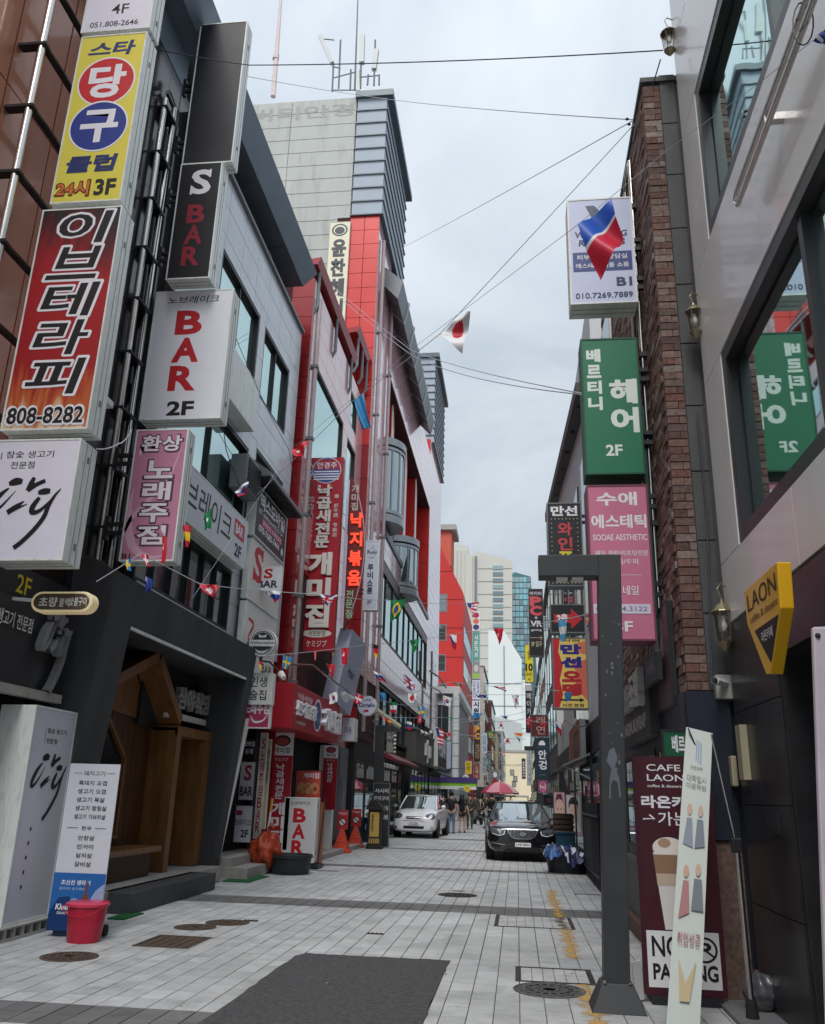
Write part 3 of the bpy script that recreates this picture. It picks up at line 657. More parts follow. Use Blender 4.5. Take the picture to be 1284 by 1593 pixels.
# ribbon windows
fd.window(DB, 31.2, 49.2, 7.35, 10.0, glass_green, M('dark_red_frame', (.05, .02, .022), .4), 9, 1, fw=.1, depth=.12)
MB().box(XD-.2, XD-.02, 31.2, 49.2, 10.0, 10.34).build('ribbon_header', M('dark_red_frame'), DB)
fd.window(DB, 28.2, 49.0, 3.6, 5.55, glass_blue, blackm, 12, 1, fw=.1, depth=.15)
MB().box(XD-.04, XD+.06, 31.2, 49.2, 11.35, 11.6).build('dark_parapet', louvd, DB)
# sloping dark panel at the recess foot
MB().prism([(31.25, 11.36), (36.5, 11.36), (31.25, 13.0)], 'x', XD-.12, XD-.06).build('dark_wedge', louvd, DB)
def louvre(y0, y1, x0, x1, z0, z1, n, cap=.25):
    MB().box(x0+.12, x1-.12, y0+.12, y1-.12, z0, z1).build('tower_top_core', louv, DB)
    h = (z1-z0)/n
    for k in range(n):
        a = z0+k*h
        MB().hexa([(x0+.04, y0+.04, a+.06), (x1-.04, y0+.04, a+.06), (x1-.04, y1-.04, a+.06), (x0+.04, y1-.04, a+.06), (x0+.03, y0+.02, a+h), (x1-.02, y0+.02, a+h), (x1-.02, y1-.02, a+h), (x0+.03, y1-.02, a+h)]).build('louvre', louv, DB)
        MB().box(x0-.02, x1+.035, y0-.035, y1+.035, a, a+.05).build('louvre_edge', louvd, DB)
    MB().box(x0-.05, x1+cap, y0-cap*.5, y1+cap, z1, z1+.3).build('top_cap', louvd, DB)
louvre(YD-.05, 34.0, -6.26, XD+.12, 23.2, 29.0, 9)
louvre(49.8, 57.2, -6.7, XD+.12, 22.9, 29.0, 12)
for k in range(7):
    a = 29.6+k*1.95
    MB().hexa([(XD, a, 21.2), (XD+.55, a, 20.6), (XD+.55, a+1.8, 20.6), (XD, a+1.8, 21.2), (XD, a, 22.1), (XD+.75, a, 21.4), (XD+.75, a+1.8, 21.4), (XD, a+1.8, 22.1)]).build('cornice_panel', alumd, DB)
    MB().hexa([(XD, a+1.8, 21.15), (XD+.6, a+1.8, 20.5), (XD+.6, a+1.94, 20.5), (XD, a+1.94, 21.15), (XD, a+1.8, 22.15), (XD+.8, a+1.8, 21.5), (XD+.8, a+1.94, 21.5), (XD, a+1.94, 22.15)]).build('cornice_rib', louv, DB)
def drum(yc, z0, z1, r):
    mt = M('balcony_metal', S(150, 155, 160), .3, .5); cx = XD-.55
    d = MB().lathe([(r, z0+.45), (r, z1-.5), (0, z1-.5)], (cx, yc, 0), 40).build('round_balcony', glass_blue, DB, smooth=True)
    for (q0, q1, rr) in ((z0, z0+.3, r+.08), (z0+.36, z0+.5, r+.05), (z1-.5, z1-.38, r+.05), (z1-.3, z1, r+.08)):
        MB().lathe([(0, q0), (rr, q0), (rr, q1), (0, q1)], (cx, yc, 0), 40).build('balcony_band', mt, d)
    for k in range(16):
        an = k*math.pi/8; MB().box(-.03, .03, -.03, .03, z0+.5, z1-.5, Matrix.Translation((cx+(r+.01)*math.cos(an), yc+(r+.01)*math.sin(an), 0)) @ Matrix.Rotation(an, 4, 'Z')).build('balcony_mullion', mt, d)
drum(32.4, 11.75, 15.3, 1.15); drum(38.2, 10.2, 12.9, 1.15)
# faint old letters along the top of the cement wall, round mark and spectacles on the pink strip
og = thing('faded_wall_letters', 'ghost of removed Korean letters along the top of the cement side wall', 'sign', (-11.3, YD+.045, 28.2), local=True)
marks(og, 5.0, .75, [('t', '버티안경', .1, .98, .05, .95, M('faded_letter', S(170, 172, 166), .8), dict(bold=.02))])
sm = thing('spectacles_sign', 'thin round spectacles mark on the pale far tower strip', 'sign', (XD+.03, 52.5, 8.7), math.radians(90), local=True)
marks(sm, 2.6, .9, [('e', .2, .5, .16, .42, blackm, .85), ('e', .75, .5, .16, .42, blackm, .85)])
# rooftop antennas
an = thing('rooftop_antennas', 'cluster of white panel antennas on steel frames on top of the first louvred tower', 'antenna', (-7, 29.6, 29.3))
def A(px, py, y=29.6): return at(px, py, y=y)
fr2 = MB()
for (p, q) in (((517, 142), (519, 98)), ((527, 137), (530, 62)), ((561, 137), (562, 98)), ((582, 133), (584, 62)), ((545, 140), (546, 108)), ((572, 132), (573, 116)), ((590, 132), (590, 116))): fr2.tube([A(*p), A(*q)], .045, 6)
for (p, q) in (((517, 140), (560, 140)), ((519, 121), (560, 110)), ((560, 120), (590, 117)), ((500, 60), (520, 62)), ((517, 103), (530, 106))): fr2.tube([A(*p), A(*q)], .03, 6)
fr2.build('antenna_frame', alumd, an)
for (p, q, r) in (((498, 55), (517, 98), .13), ((564, 55), (563, 98), .16), ((586, 78), (582, 108), .15), ((557, 108), (558, 142), .1)):
    a, b = A(*p), A(*q); MB().tube([a, b], r, 4).build('panel_antenna', M('antenna_white', S(205, 208, 205), .5), an)
MB().tube([A(552, 140), A(559, -60)], [.05, .02], 6).build('whip', alumd, an)
ms = thing('roof_mast', 'pale pink tapering roof mast behind the cement wall', 'mast', (-10.5, 32, 29.2))
MB().tube([at(425, 150, y=32), at(430, 90, y=32), at(440, -40, y=32)], [.13, .12, .06], 8).build('lower_tube', M('pale_pink_paint', S(225, 205, 205), .6), ms)
MB().tube([at(429, 92, y=32), at(430, 86, y=32)], .17, 8).build('collar', M('pale_pink_paint'), ms)
rt = thing('roof_vent', 'small rooftop vent box on the cement wall top', 'roof vent', (-9.5, 29, 29.2)); a = at(475, 148, y=29.4)
MB().box(a.x-.3, a.x+.3, 29.2, 29.8, 29.2, 29.75).build('vent_box', alumd, rt); MB().tube([(a.x, 29.5, 29.7), (a.x, 29.5, 30.1)], .04).build('vent_pipe', alumd, rt)
# ---------------- left shops further on
EB = thing('red_gabled_building', 'bright red building with slanting top and grey windows standing beyond the pink towers', 'building', (-5.1, 84, 0))
redE = M('bright_red_clad', S(188, 42, 38), .55, var=.08, scale=.5)
tl, tr, br_ = at(683, 862, y=84), at(721, 922, y=84), at(721, 1240, y=84)
def pz(px, py, y): p = at(px, py, y=y); return (p.x, p.z)
MB().prism([(-14, -0.), (tr.x, 0), (tr.x, tr.z), (tl.x, tl.z+1), (-14, tl.z+1)], 'y', 84, 110).build('wall', redE, EB)
for k in range(9):
    z = 3+k*2.9
    x1 = tr.x if z < tr.z else tr.x-(z-tr.z)*(tr.x-tl.x)/(tl.z+1-tr.z)
    MB().box(-9, x1-.02, 83.97, 83.999, z, z+.05).build('panel_joint', M('red_joint', S(120, 25, 22)), EB)
for (p0, p1) in (((683, 924), (696, 952)), ((683, 971), (695, 997)), ((683, 1018), (694, 1045)), ((683, 1063), (694, 1088))):
    a, b = at(*p0, y=84), at(*p1, y=84); Face('F', 84).window(EB, a.x-1.2, b.x, b.z, a.z, glass_blue, alumd, 1, 2, fw=.1, depth=.001)
for k in range(4): Face('L', tr.x).window(EB, 85, 108, 6+k*3.4, 8+k*3.4, glass_blue, blackm, 6, 1, fw=.15, depth=.001)
a, b = at(683, 822, y=86), at(708, 835, y=86)
MB().box(a.x-1, b.x-.3, 85, 89, tl.z-1, a.z-.6).build('chimney_block', M('brick_orange', S(196, 96, 78), .8), EB); MB().box(a.x-1, b.x+.2, 84.6, 89.4, a.z-.55, a.z).build('cap', concrete, EB)
FB = thing('white_corner_shop', 'small white framed corner building with silver pipe column and purple green canopy', 'building', (-4.2, 62, 0))
a, b = at(683, 1068, y=62), at(716, 1068, y=62)
MB().box(-12, b.x-.35, 62.2, 80, 0, a.z-.5).build('wall', M('shop_grey_wall', S(150, 152, 155), .6), FB)
MB().box(-12, b.x, 61.8, 80, a.z-.5, a.z).build('cornice', whitep, FB)
MB().lathe([(.25, 0), (.25, a.z-.5)], (b.x-.28, 62, 0), 16).build('column', alum, FB, smooth=True)
for k in range(10): MB().lathe([(.26, k*.85), (.26, k*.85+.04)], (b.x-.28, 62, 0), 16).build('column_ring', alumd, FB)
Face('F', 62.2).window(FB, -6.4, b.x-.7, 5.4, 7.9, glass_blue, whitep, 3, 1, fw=.1, depth=.001)
Face('F', 62.2).window(FB, -6.4, b.x-.7, .3, 2.4, glass_low, whitep, 3, 1, fw=.1, depth=.001)
MB().box(-6.4, b.x-.6, 61.9, 62.19, 3.4, 5.2).build('pale_board', M('pale_blue_board', S(190, 202, 215), .5), FB)
cn = thing('shop_canopy', 'purple and lime green fascia canopy over the corner shop on the left', 'canopy', (-4, 60.5, 2.4))
a, b = at(683, 1211, y=60.5), at(741, 1230, y=60.5)
MB().box(a.x-.2, b.x, 60.5, 62, b.z+.25, a.z-.25).build('green_band', M('lime_green', S(140, 205, 60), .5), cn); MB().box(a.x-.2, b.x+.03, 60.45, 62, a.z-.25, a.z+.1).build('purple_band', M('shop_purple', S(80, 62, 130), .5), cn)
MB().box(a.x-.2, b.x, 60.5, 62, b.z+.05, b.z+.25).build('white_band', whitep, cn)
# generic shop buildings further down both sides, each with window openings and trims
def far_building(name, label, side, xf, y0, y1, h, col, rows, wcol=None, depth=8, nwin=4, shop=S(60, 60, 62)):
    b = thing(name, label, 'building', (xf, (y0+y1)/2, 0)); x0, x1 = (xf-depth, xf) if side == 'L' else (xf, xf+depth)
    m = M('render_%d_%d_%d' % tuple(int(c*999) for c in col), col, .8, var=.15, scale=.8, dirt=.15)
    MB().box(x0, x1, y0, y1, 2.8, h).build('wall', m, b)
    MB().box(x0+.2 if side != 'L' else x0, x1-.2 if side == 'L' else x1, y0+.05, y1-.05, 0, 2.8).build('shopfront', M('shopfront_dark', shop, .5, var=.3, scale=2), b)
    MB().box(x0-.12, x1+.12, y0, y1, h, h+.25).build('parapet', M('parapet_grey', S(120, 120, 118), .8), b)
    F = Face(side, xf); H = (h-3.2)/rows; U = (y1-y0)/nwin
    for j in range(rows):
        for i in range(nwin): F.window(b, y0+i*U+.3, y0+(i+1)*U-.3, 3.4+j*H+.4, 3.4+(j+1)*H-.35, glass_blue, blackm, 2, 1, fw=.08, depth=.001)
    Ff = Face('F', y0)
    for j in range(rows): Ff.window(b, x0+1.0 if side == 'L' else x0+.5, x1-.5 if side == 'L' else x1-1, 3.4+j*H+.4, 3.4+(j+1)*H-.35, glass_blue, blackm, 3, 1, fw=.08, depth=.001)
    n = max(2, int((y1-y0)/2.5))
    for i in range(n): F.window(b, y0+i*(y1-y0)/n+.15, y0+(i+1)*(y1-y0)/n-.15, .2, 2.5, glass_low, blackm, 2, 1, fw=.07, depth=.001)
    return b
far_building('shop_building', 'narrow white-banded shop building right behind the red gabled building', 'L', -4.1, 111, 128, 17.5, S(205, 200, 190), 5)
far_building('shop_building', 'dark maroon shop building with sign tower on the left of the far street', 'L', -3.6, 128.5, 150, 15, S(110, 62, 55), 4)
far_building('shop_building', 'low beige shop building near the far left end of the street', 'L', -3.2, 151, 175, 12, S(190, 170, 130), 3)
far_building('shop_building', 'grey shop building at the very far left end of the street', 'L', -2.6, 176, 205, 14, S(150, 152, 156), 4)
far_building('shop_building', 'dark grey building behind the computer cafe tower sign on the right', 'R', 1.75, 38.5, 52, 12.2, S(96, 90, 86), 3)
far_building('shop_building', 'timber slatted brown building beyond the dark grey one on the right', 'R', 1.85, 52.5, 68, 11.2, S(140, 98, 66), 3)
far_building('shop_building', 'white tiled shop building further along the right side', 'R', 2.0, 68.5, 92, 11.8, S(196, 196, 190), 3)
far_building('shop_building', 'brown brick shop building in the far right row', 'R', 2.2, 93, 125, 12.5, S(120, 84, 70), 4)
far_building('shop_building', 'pale grey building at the far right end of the street', 'R', 2.6, 126, 170, 13.5, S(170, 172, 172), 4)
# cream wall closing the street, and the tall buildings over it
cw_ = thing('cream_end_building', 'cream walled building closing the far end of the street', 'building', (0, 215, 0))
a, b = at(782, 1170, y=215), at(818, 1175, y=215)
MB().box(a.x-3, b.x+5, 215, 230, 0, a.z).build('wall', M('cream_wall', S(226, 212, 180), .8, var=.08, scale=.2), cw_)
MB().box(a.x-3.2, b.x+5.2, 214.8, 230, a.z, a.z+.5).build('parapet', concrete, cw_)
for (px, py) in ((797, 1202), (802, 1212), (800, 1220)):
    q = at(px, py, y=215); Face('F', 215).window(cw_, q.x-.5, q.x+.5, q.z-.7, q.z+.7, glass_blue, blackm, 2, 1, fw=.12, depth=.01)
def tower(name, label, y, pts, mat, dep=30):
    t = thing(name, label, 'building', (at(pts[0][0], 1240, y=y).x, y, 0))
    P = [pz(px, py, y) for px, py in pts]; x0, x1 = P[0][0], P[-1][0]
    MB().prism([(x0, 0)]+P+[(x1, 0)], 'y', y, y+dep).build('wall', mat, t, fix=True); return t, P
beige = M('beige_stone', S(200, 198, 190), .8, var=.06, scale=.08, streak=1)
t, P = tower('beige_office_tower', 'tall beige stone office tower with a glass strip, behind the far street', 330, [(703, 870), (703, 850), (712, 846), (728, 850), (728, 862), (738, 862), (742, 858), (797, 872), (797, 1100)], beige, 40)
def pxbox(mb, x0, x1, yt, yb, Y, d0=.0, d1=.3):
    a, b = at(x0, yt, y=Y), at(x1, yb, y=Y); return mb.box(a.x, b.x, Y-d1, Y-d0, b.z, a.z)
for k in range(22):
    yt = 880+k*10; pxbox(MB(), 767, 783, yt, yt+6, 330, .0, .3).build('strip_window', glass_blue if k % 3 else glass_green, t)
pxbox(MB(), 739, 741.5, 866, 1200, 330, 0, 1.).build('joint_recess', alumd, t)
for k in range(14): pxbox(MB(), 744, 796, 884+k*20, 884.8+k*20, 330, 0, .15).build('floor_line', M('beige_joint', S(160, 158, 150)), t)
for px in (708, 714, 721, 733): pxbox(MB(), px, px+1.6, 856 if px < 728 else 864, 1000, 330, 0, .6).build('pier', beige, t)
t, P = tower('glass_office_tower', 'blue green curtain wall office tower behind the beige tower, right side', 360, [(795, 894), (801, 890), (826, 897), (846, 1210)], M('curtain_wall_core', S(70, 110, 120), .5), 40)
for k in range(34):
    yt = 898+k*9
    for i in range(5):
        x0 = 796+i*6+k*.15
        if x0 < 822+k*.55: pxbox(MB(), x0, x0+5.4, yt, yt+7.4, 360, .0, .2).build('curtain_pane', random.choice((glass_green, glass_green, glass_blue, M('curtain_panel_blue', S(130, 190, 200), .15, coat=1))), t)
whiteT = M('white_render', S(222, 228, 226), .7, var=.04, scale=.1)
t, P = tower('white_block', 'plain white rendered block stepped down in front of the glass tower', 250, [(760, 981), (785, 982), (812, 1026), (812, 1100)], whiteT, 20)
MB().box(at(812, 1100, y=250).x, at(827, 1100, y=250).x, 251, 270, 0, at(818, 1058, y=251).z).build('lower_wing', whiteT, t)
for k in range(3): pxbox(MB(), 760.5, 826.5, 1063+k*35, 1063.6+k*35, 250, 0, .2).build('floor_line', alumd, t)
for px in (785,): pxbox(MB(), px, px+.6, 1005, 1240, 250, 0, .25).build('wall_joint', alumd, t)
tower('grey_block', 'grey rendered block in front of the white block', 225, [(757, 1117), (785, 1117), (812, 1126), (812, 1240)], M('grey_render', S(180, 188, 186), .8, var=.05, scale=.1), 15)
# ================================================================== RIGHT BUILDINGS
GX = 1.95
GB = thing('white_panel_cafe_building', 'white metal panel building with large windows and black granite ground floor at the right edge', 'building', (GX, 3, 0))
whp = M('white_gloss_panel', S(236, 238, 238), .25, .0, var=.05, scale=1, coat=.35, dirt=.04)
core = M('grey_core', (.2, .2, .2), .8)
gw = [(1.0, 7.42, 3.7, 5.58), (1.0, 7.42, 6.85, 8.68), (1.0, 7.42, 9.95, 11.8)]
gf = Face('R', GX+.03)
bk = [(-5, 8.12, 3.12, 14)]
for h in gw: bk = sub(bk, h)
m = MB()
for r in bk: gf.box(m, *r, -.5, .001)
m.build('wall_backing', core, GB)
MB().box(GX+.56, 9, -5, 8.12, 0, 14).build('wall', core, GB)
MB().box(GX+.03, 9, 8.12, 8.14, 3.12, 14).build('end_wall', whp, GB)
rows = [(3.12, 3.7), (3.7, 5.58), (5.58, 6.85), (6.85, 8.68), (8.68, 9.95), (9.95, 11.8), (11.8, 14)]
for (v0, v1) in rows:
    gf.panels(GB, whp, -5, 8.12, v0, v1, 2.05, 9, holes=gw, gap=.012, th=.03)
for h in gw: gf.window(GB, *h, glass_green, M('window_frame_dark', (.035, .037, .04), .35), 3, 1, fw=.13, depth=.16)
gran = M('black_granite_wall', (.032, .033, .036), .32, var=.35, scale=3, coat=.05)
MB().box(GX+.05, GX+.55, 6.75, 8.12, 0, 3.12).build('granite_backing', gran, GB)
gf.panels(GB, gran, 6.75, 8.12, 0, 3.1, .69, .78, gap=.008, th=.03, name='granite_panel')
gf.panels(GB, gran, -5, 6.75, 2.62, 3.1, 1.4, .6, gap=.008, th=.03, name='granite_panel')
MB().box(GX+.05, GX+.5, -5, 6.75, 2.62, 3.12).build('door_head', gran, GB)
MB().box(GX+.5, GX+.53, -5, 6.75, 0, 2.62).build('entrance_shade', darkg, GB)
MB().box(GX+.02, GX+.5, 6.68, 6.745, 0, 2.62).build('door_jamb', gran, GB)
for yy in (5.4, 4.0): MB().box(GX+.42, GX+.48, yy, yy+.06, 0, 2.62).build('door_frame', blackm, GB)
MB().box(GX-.35, GX+.5, -5, 8.1, -.01, .035).build('stone_doorstep', M('doorstep_granite', S(120, 122, 124), .6, var=.2, scale=30), GB)
MB().box(GX-.02, GX+.02, 7.05, 7.2, 1.35, 1.5).build('switch_plate', gran, GB)
MB().box(GX-.06, GX, 7.75, 7.9, 1.75, 2.2).build('entry_panel', M('beige_plastic', S(176, 166, 140), .5), GB)
t = thing('hanging_panel', 'pale lilac panel edge with a round bolt at the right picture border', 'sign', (1.7, 4.4, 1.5))
a = at(1265, 975, y=4.4); b = at(1276, 1593, y=4.4)
MB().hexa([(b.x, 4.4, .3), (2.0, 4.4, .3), (2.0, 4.44, .3), (b.x, 4.44, .3), (a.x, 4.4, a.z), (2.0, 4.4, a.z+.02), (2.0, 4.44, a.z+.02), (a.x, 4.44, a.z)]).build('board', M('lilac_panel', S(200, 190, 200), .5), t, bevel=.01)
MB().lathe([(.014, 0), (.01, -.01), (0, -.012)], (a.x+.018, 4.398, a.z-.045), 12, 'y').build('bolt', blackm, t)
# stainless rails
for (z, y0, y1, lb) in ((6.22, 2, 6.05, 'tall pair of stainless tubes mounted on the white band between the two windows at right'), (2.93, 1.6, 4.95, 'stainless double rail over the cafe entrance beside the yellow triangle sign')):
    r = thing('stainless_rail', lb, 'rail', (GX, (y0+y1)/2, z))
    t0 = MB(); x = GX-.12
    t0.tube([(x, y0, z+.05), (x, y1-.05, z+.05), (x, y1, z), (x, y1-.05, z-.07), (x, y0, z-.07)], .022, 10); t0.build('rail_tube', steel, r, smooth=True)
    for yy in (y0+.6, y1-.9):
        MB().tube([(x, yy, z-.07), (x, yy, z+.05)], .016).build('rail_spacer', steel, r); MB().box(x, GX, yy-.03, yy+.03, z-.03, z+.03).build('wall_bracket', steel, r)
# brick building
HX = 1.6; HY = 8.32
HB = thing('brick_building', 'narrow building of rough reddish brown brick with a stone corner strip, right of the street', 'building', (HX, 11, 0))
mort = M('mortar', (.16, .145, .13), .95, var=.2)
HZ = 9.75
MB().box(HX+.025, 9, HY+.025, 13.6, 2.55, HZ-.02).build('wall', mort, HB)
def brickmat(name, cols):
    m = bpy.data.materials.new(name); m.use_nodes = True; t = m.node_tree; b = t.nodes['Principled BSDF']; nn = t.nodes.new; L = t.links.new
    g = nn('ShaderNodeNewGeometry'); oi = nn('ShaderNodeObjectInfo'); ad = nn('ShaderNodeMath'); L(g.outputs['Random Per Island'], ad.inputs[0]); L(oi.outputs['Random'], ad.inputs[1])
    fr = nn('ShaderNodeMath'); fr.operation = 'FRACT'; L(ad.outputs[0], fr.inputs[0])
    cr = nn('ShaderNodeValToRGB'); cr.color_ramp.interpolation = 'LINEAR'
    el = cr.color_ramp.elements
    while len(el) < len(cols): el.new(.5)
    for i, c in enumerate(cols): el[i].position = i/(len(cols)-1); el[i].color = (*c, 1)
    L(fr.outputs[0], cr.inputs[0]); n = nn('ShaderNodeTexNoise'); n.inputs['Scale'].default_value = 25; n.inputs['Detail'].default_value = 6; L(g.outputs['Position'], n.inputs['Vector'])
    mr = nn('ShaderNodeMapRange'); mr.inputs[1].default_value = .3; mr.inputs[2].default_value = .7; mr.inputs[3].default_value = .6; mr.inputs[4].default_value = 1.25; L(n.outputs['Fac'], mr.inputs[0])
    v = nn('ShaderNodeVectorMath'); v.operation = 'SCALE'; L(cr.outputs[0], v.inputs[0]); L(mr.outputs[0], v.inputs['Scale']); L(v.outputs[0], b.inputs['Base Color']); b.inputs['Roughness'].default_value = .85
    bp = nn('ShaderNodeBump'); bp.inputs['Strength'].default_value = .5; bp.inputs['Distance'].default_value = .01; L(n.outputs['Fac'], bp.inputs['Height']); L(bp.outputs[0], b.inputs['Normal']); return m
brick = brickmat('rough_brick', [S(98, 74, 68), S(120, 88, 78), S(136, 114, 106), S(104, 76, 68), S(150, 136, 128), S(92, 72, 68), S(126, 84, 74)])
bh, bl = .085, .235
protos = [MB().box(-bl/2+.006, bl/2-.006, -.0, .05, .006, bh-.006) for _ in range(1)]
rest = MB(); nb = 0; rowsn = int((HZ-2.55)/bh)
fmesh = smesh = None
for j in range(rowsn):
    z = 2.55+j*bh
    # front face: one long brick per course, ends staggered
    cuts = [HX-.005, HX+.19] if j % 2 else [HX-.005, HX+.12, HX+.19]
    for a_, b_ in zip(cuts, cuts[1:]):
        jj = random.uniform(0, .014); mb = MB().box(a_, b_-.006, HY-jj, HY+.05, z+.005, z+bh-.005)
        if nb < 120: mb.build('brick', brick, HB); nb += 1
        else: rest.v.extend([]) or rest.box(a_, b_-.006, HY-jj, HY+.05, z+.005, z+bh-.005)
    y = HY+.055+(bl/2 if j % 2 else 0)-bl/2*(0)
    if j % 2: rest.box(HX-.004, HX+.05, HY+.055, HY+.055+bl/2-.008, z+.006, z+bh-.006)
    while y < 13.55:
        d = random.uniform(0, .016); y1 = min(y+bl-.01, 13.6)
        if y < 9.6 and nb < 298 and j % 1 == 0 and z < 6 and smesh is not None:
            o = bpy.data.objects.new('brick', smesh); COL.objects.link(o); o.parent = HB; o.location = Vector((HX+.02-d, (y+y1)/2, z+bh/2))-ABS[HB.name]; nb += 1
        elif y < 9.6 and nb < 298 and z < 6 and smesh is None:
            smesh = MB().box(HX-.01, HX+.05, y, y1, z+.006, z+bh-.006).build('brick', brick, HB).data; nb += 1
        else: rest.box(HX-.006-d, HX+.04, y, y1, z+.006, z+bh-.006)
        y += bl
tag(rest.build('brickwork', brick, HB), kind='stuff')
stc = M('dark_stone_strip', (.085, .09, .092), .6, var=.25, scale=3, bump=.2)
for k in range(10): MB().box(HX+.195, GX+.02, HY-.0, HY+.3, 2.56+k*.73, 2.56+k*.73+.715).build('stone_block', stc, HB)
MB().box(HX-.03, 9, HY-.03, 13.62, HZ-.015, HZ+.05).build('coping', stc, HB)
Face('R', HX).window(HB, 11.9, 12.9, 7.6, 9.2, glass_blue, whitep, 1, 1, fw=.08, depth=-.0) if False else MB().box(HX-.03, HX+.02, 12.3, 13.4, 7.9, 9.3).build('upper_window', glass_low, HB)
MB().box(HX-.05, HX-.02, 12.2, 12.3, 7.85, 9.35).build('window_trim', whitep, HB)
dk = M('dark_shop_cladding', (.03, .033, .045), .4, var=.3)
MB().box(HX+.02, 9, HY+.02, 13.6, 0, 2.54).build('ground_floor_core', dk, HB)
MB().box(HX-.03, GX, HY-.05, HY+.02, 1.25, 2.54).build('blue_black_board', M('blue_black', (.022, .026, .045), .4), HB)
MB().box(HX, GX, HY-.02, HY+.02, 0, 1.24).build('rough_stone_base', brick, HB)
MB().box(HX-.06, HX+.02, HY+.1, 9.9, 2.2, 2.54).build('head_board', dk, HB)
for (y0, y1) in ((9.0, 10.4), (10.6, 12.1), (12.3, 13.5)): Face('R', HX+.02).window(HB, y0, y1, .95, 2.15, glass_low, blackm, 2, 1, fw=.05, depth=.001)
MB().box(HX-.12, HX+.02, 8.7, 13.5, .0, .85).build('stall_riser', M('riser_grey', S(96, 98, 98), .7, var=.2, scale=6), HB)
MB().box(HX-.2, HX-.12, 8.7, 13.5, .0, .18).build('kerb_step', M('riser_brown', S(105, 78, 66), .8), HB)
# building behind the green sign with slanted dark eave
KB = thing('white_building_dark_eave', 'white building with a heavy dark overhanging eave behind the green and pink signs', 'building', (1.7, 25, 0))
MB().box(1.75, 9, 17.2, 38, 0, 12.6).build('wall', M('white_wall_tile', S(196, 198, 200), .6, var=.08, dirt=.15), KB)
ea = M('eave_dark', S(62, 58, 60), .6)
MB().hexa([(1.45, 18.0, 10.4), (9, 18.0, 10.4), (9, 38.2, 13.8), (1.45, 38.2, 13.8), (1.45, 18.0, 10.7), (9, 18.0, 10.7), (9, 38.2, 14.2), (1.45, 38.2, 14.2)]).build('eave', ea, KB)
for k in range(6): MB().box(1.7, 1.76, 19+k*3, 20.6+k*3, 5.5, 9.6).build('upper_window', glass_low, KB)
for k in range(8): MB().lathe([(.07, 0), (.07, -.03), (0, -.05)], (1.6, 19+k*2.4, 10.55+k*.4), 8).build('eave_lamp', blackm, KB)
MB().box(1.73, 9, 13.65, 17.19, 0, 9).build('dark_link_wall', M('link_wall', S(48, 46, 48), .8), KB)
MB().box(1.66, 1.74, 17.2, 38, 0, 3.2).build('shopfront', M('shopfront_black', (.02, .02, .022), .5), KB)
for k in range(7): Face('R', 1.66).window(KB, 17.5+k*2.9, 20+k*2.9, .3, 2.6, glass_low, blackm, 3, 1, fw=.06, depth=.001)
# ================================================================== SIGNS
WHT = C(236, 236, 242); RED = C(190, 30, 42); BLK = C(28, 28, 32); NAVY = C(32, 44, 110); LIL = C(228, 226, 240)
GL = 'box signs hung on the left facade'; GR = 'box signs hung on the right facade'
ring = dict(bold=.03)
sign('box_sign', 'white box sign reading 4F with a phone number at the top of the left stack', .98, 1.75, .3, LIL, alum,
     [('t', '4F', .4, .65, .17, .27, BLK), ('t', '051.808-2646', .12, .82, .045, .1, BLK)], (-5.76, 8.3, 11.25), group=GL)
yel = C(226, 214, 84)
fsign('box_sign', 'yellow billiard hall box sign with a red disc over a blue disc', (103, 208, 55, 313), 8.3, .32, yel, alum, [
    ('t', '스타', .17, .85, .865, .955, C(30, 50, 110), dict(bold=.04, slant=.2)),
    ('e', .5, .705, .43, .15, WHT), ('e', .5, .705, .405, .141, C(200, 36, 44)), ('t', '당', .24, .78, .605, .805, WHT, dict(bold=.04)),
    ('e', .5, .435, .43, .15, WHT), ('e', .5, .435, .405, .141, C(34, 56, 140)), ('t', '구', .24, .78, .34, .53, WHT, dict(bold=.04)),
    ('t', '클럽', .14, .84, .17, .265, C(30, 50, 110), dict(bold=.04, slant=.15)),
    ('t', '24시', .05, .53, .035, .125, C(110, 40, 30), dict(bold=.07)), ('t', '24시', .06, .52, .04, .12, C(214, 120, 60), dict(bold=.015)), ('t', '3F', .6, .9, .035, .125, BLK, dict(bold=.03))], group=GL, casename='sign_case')
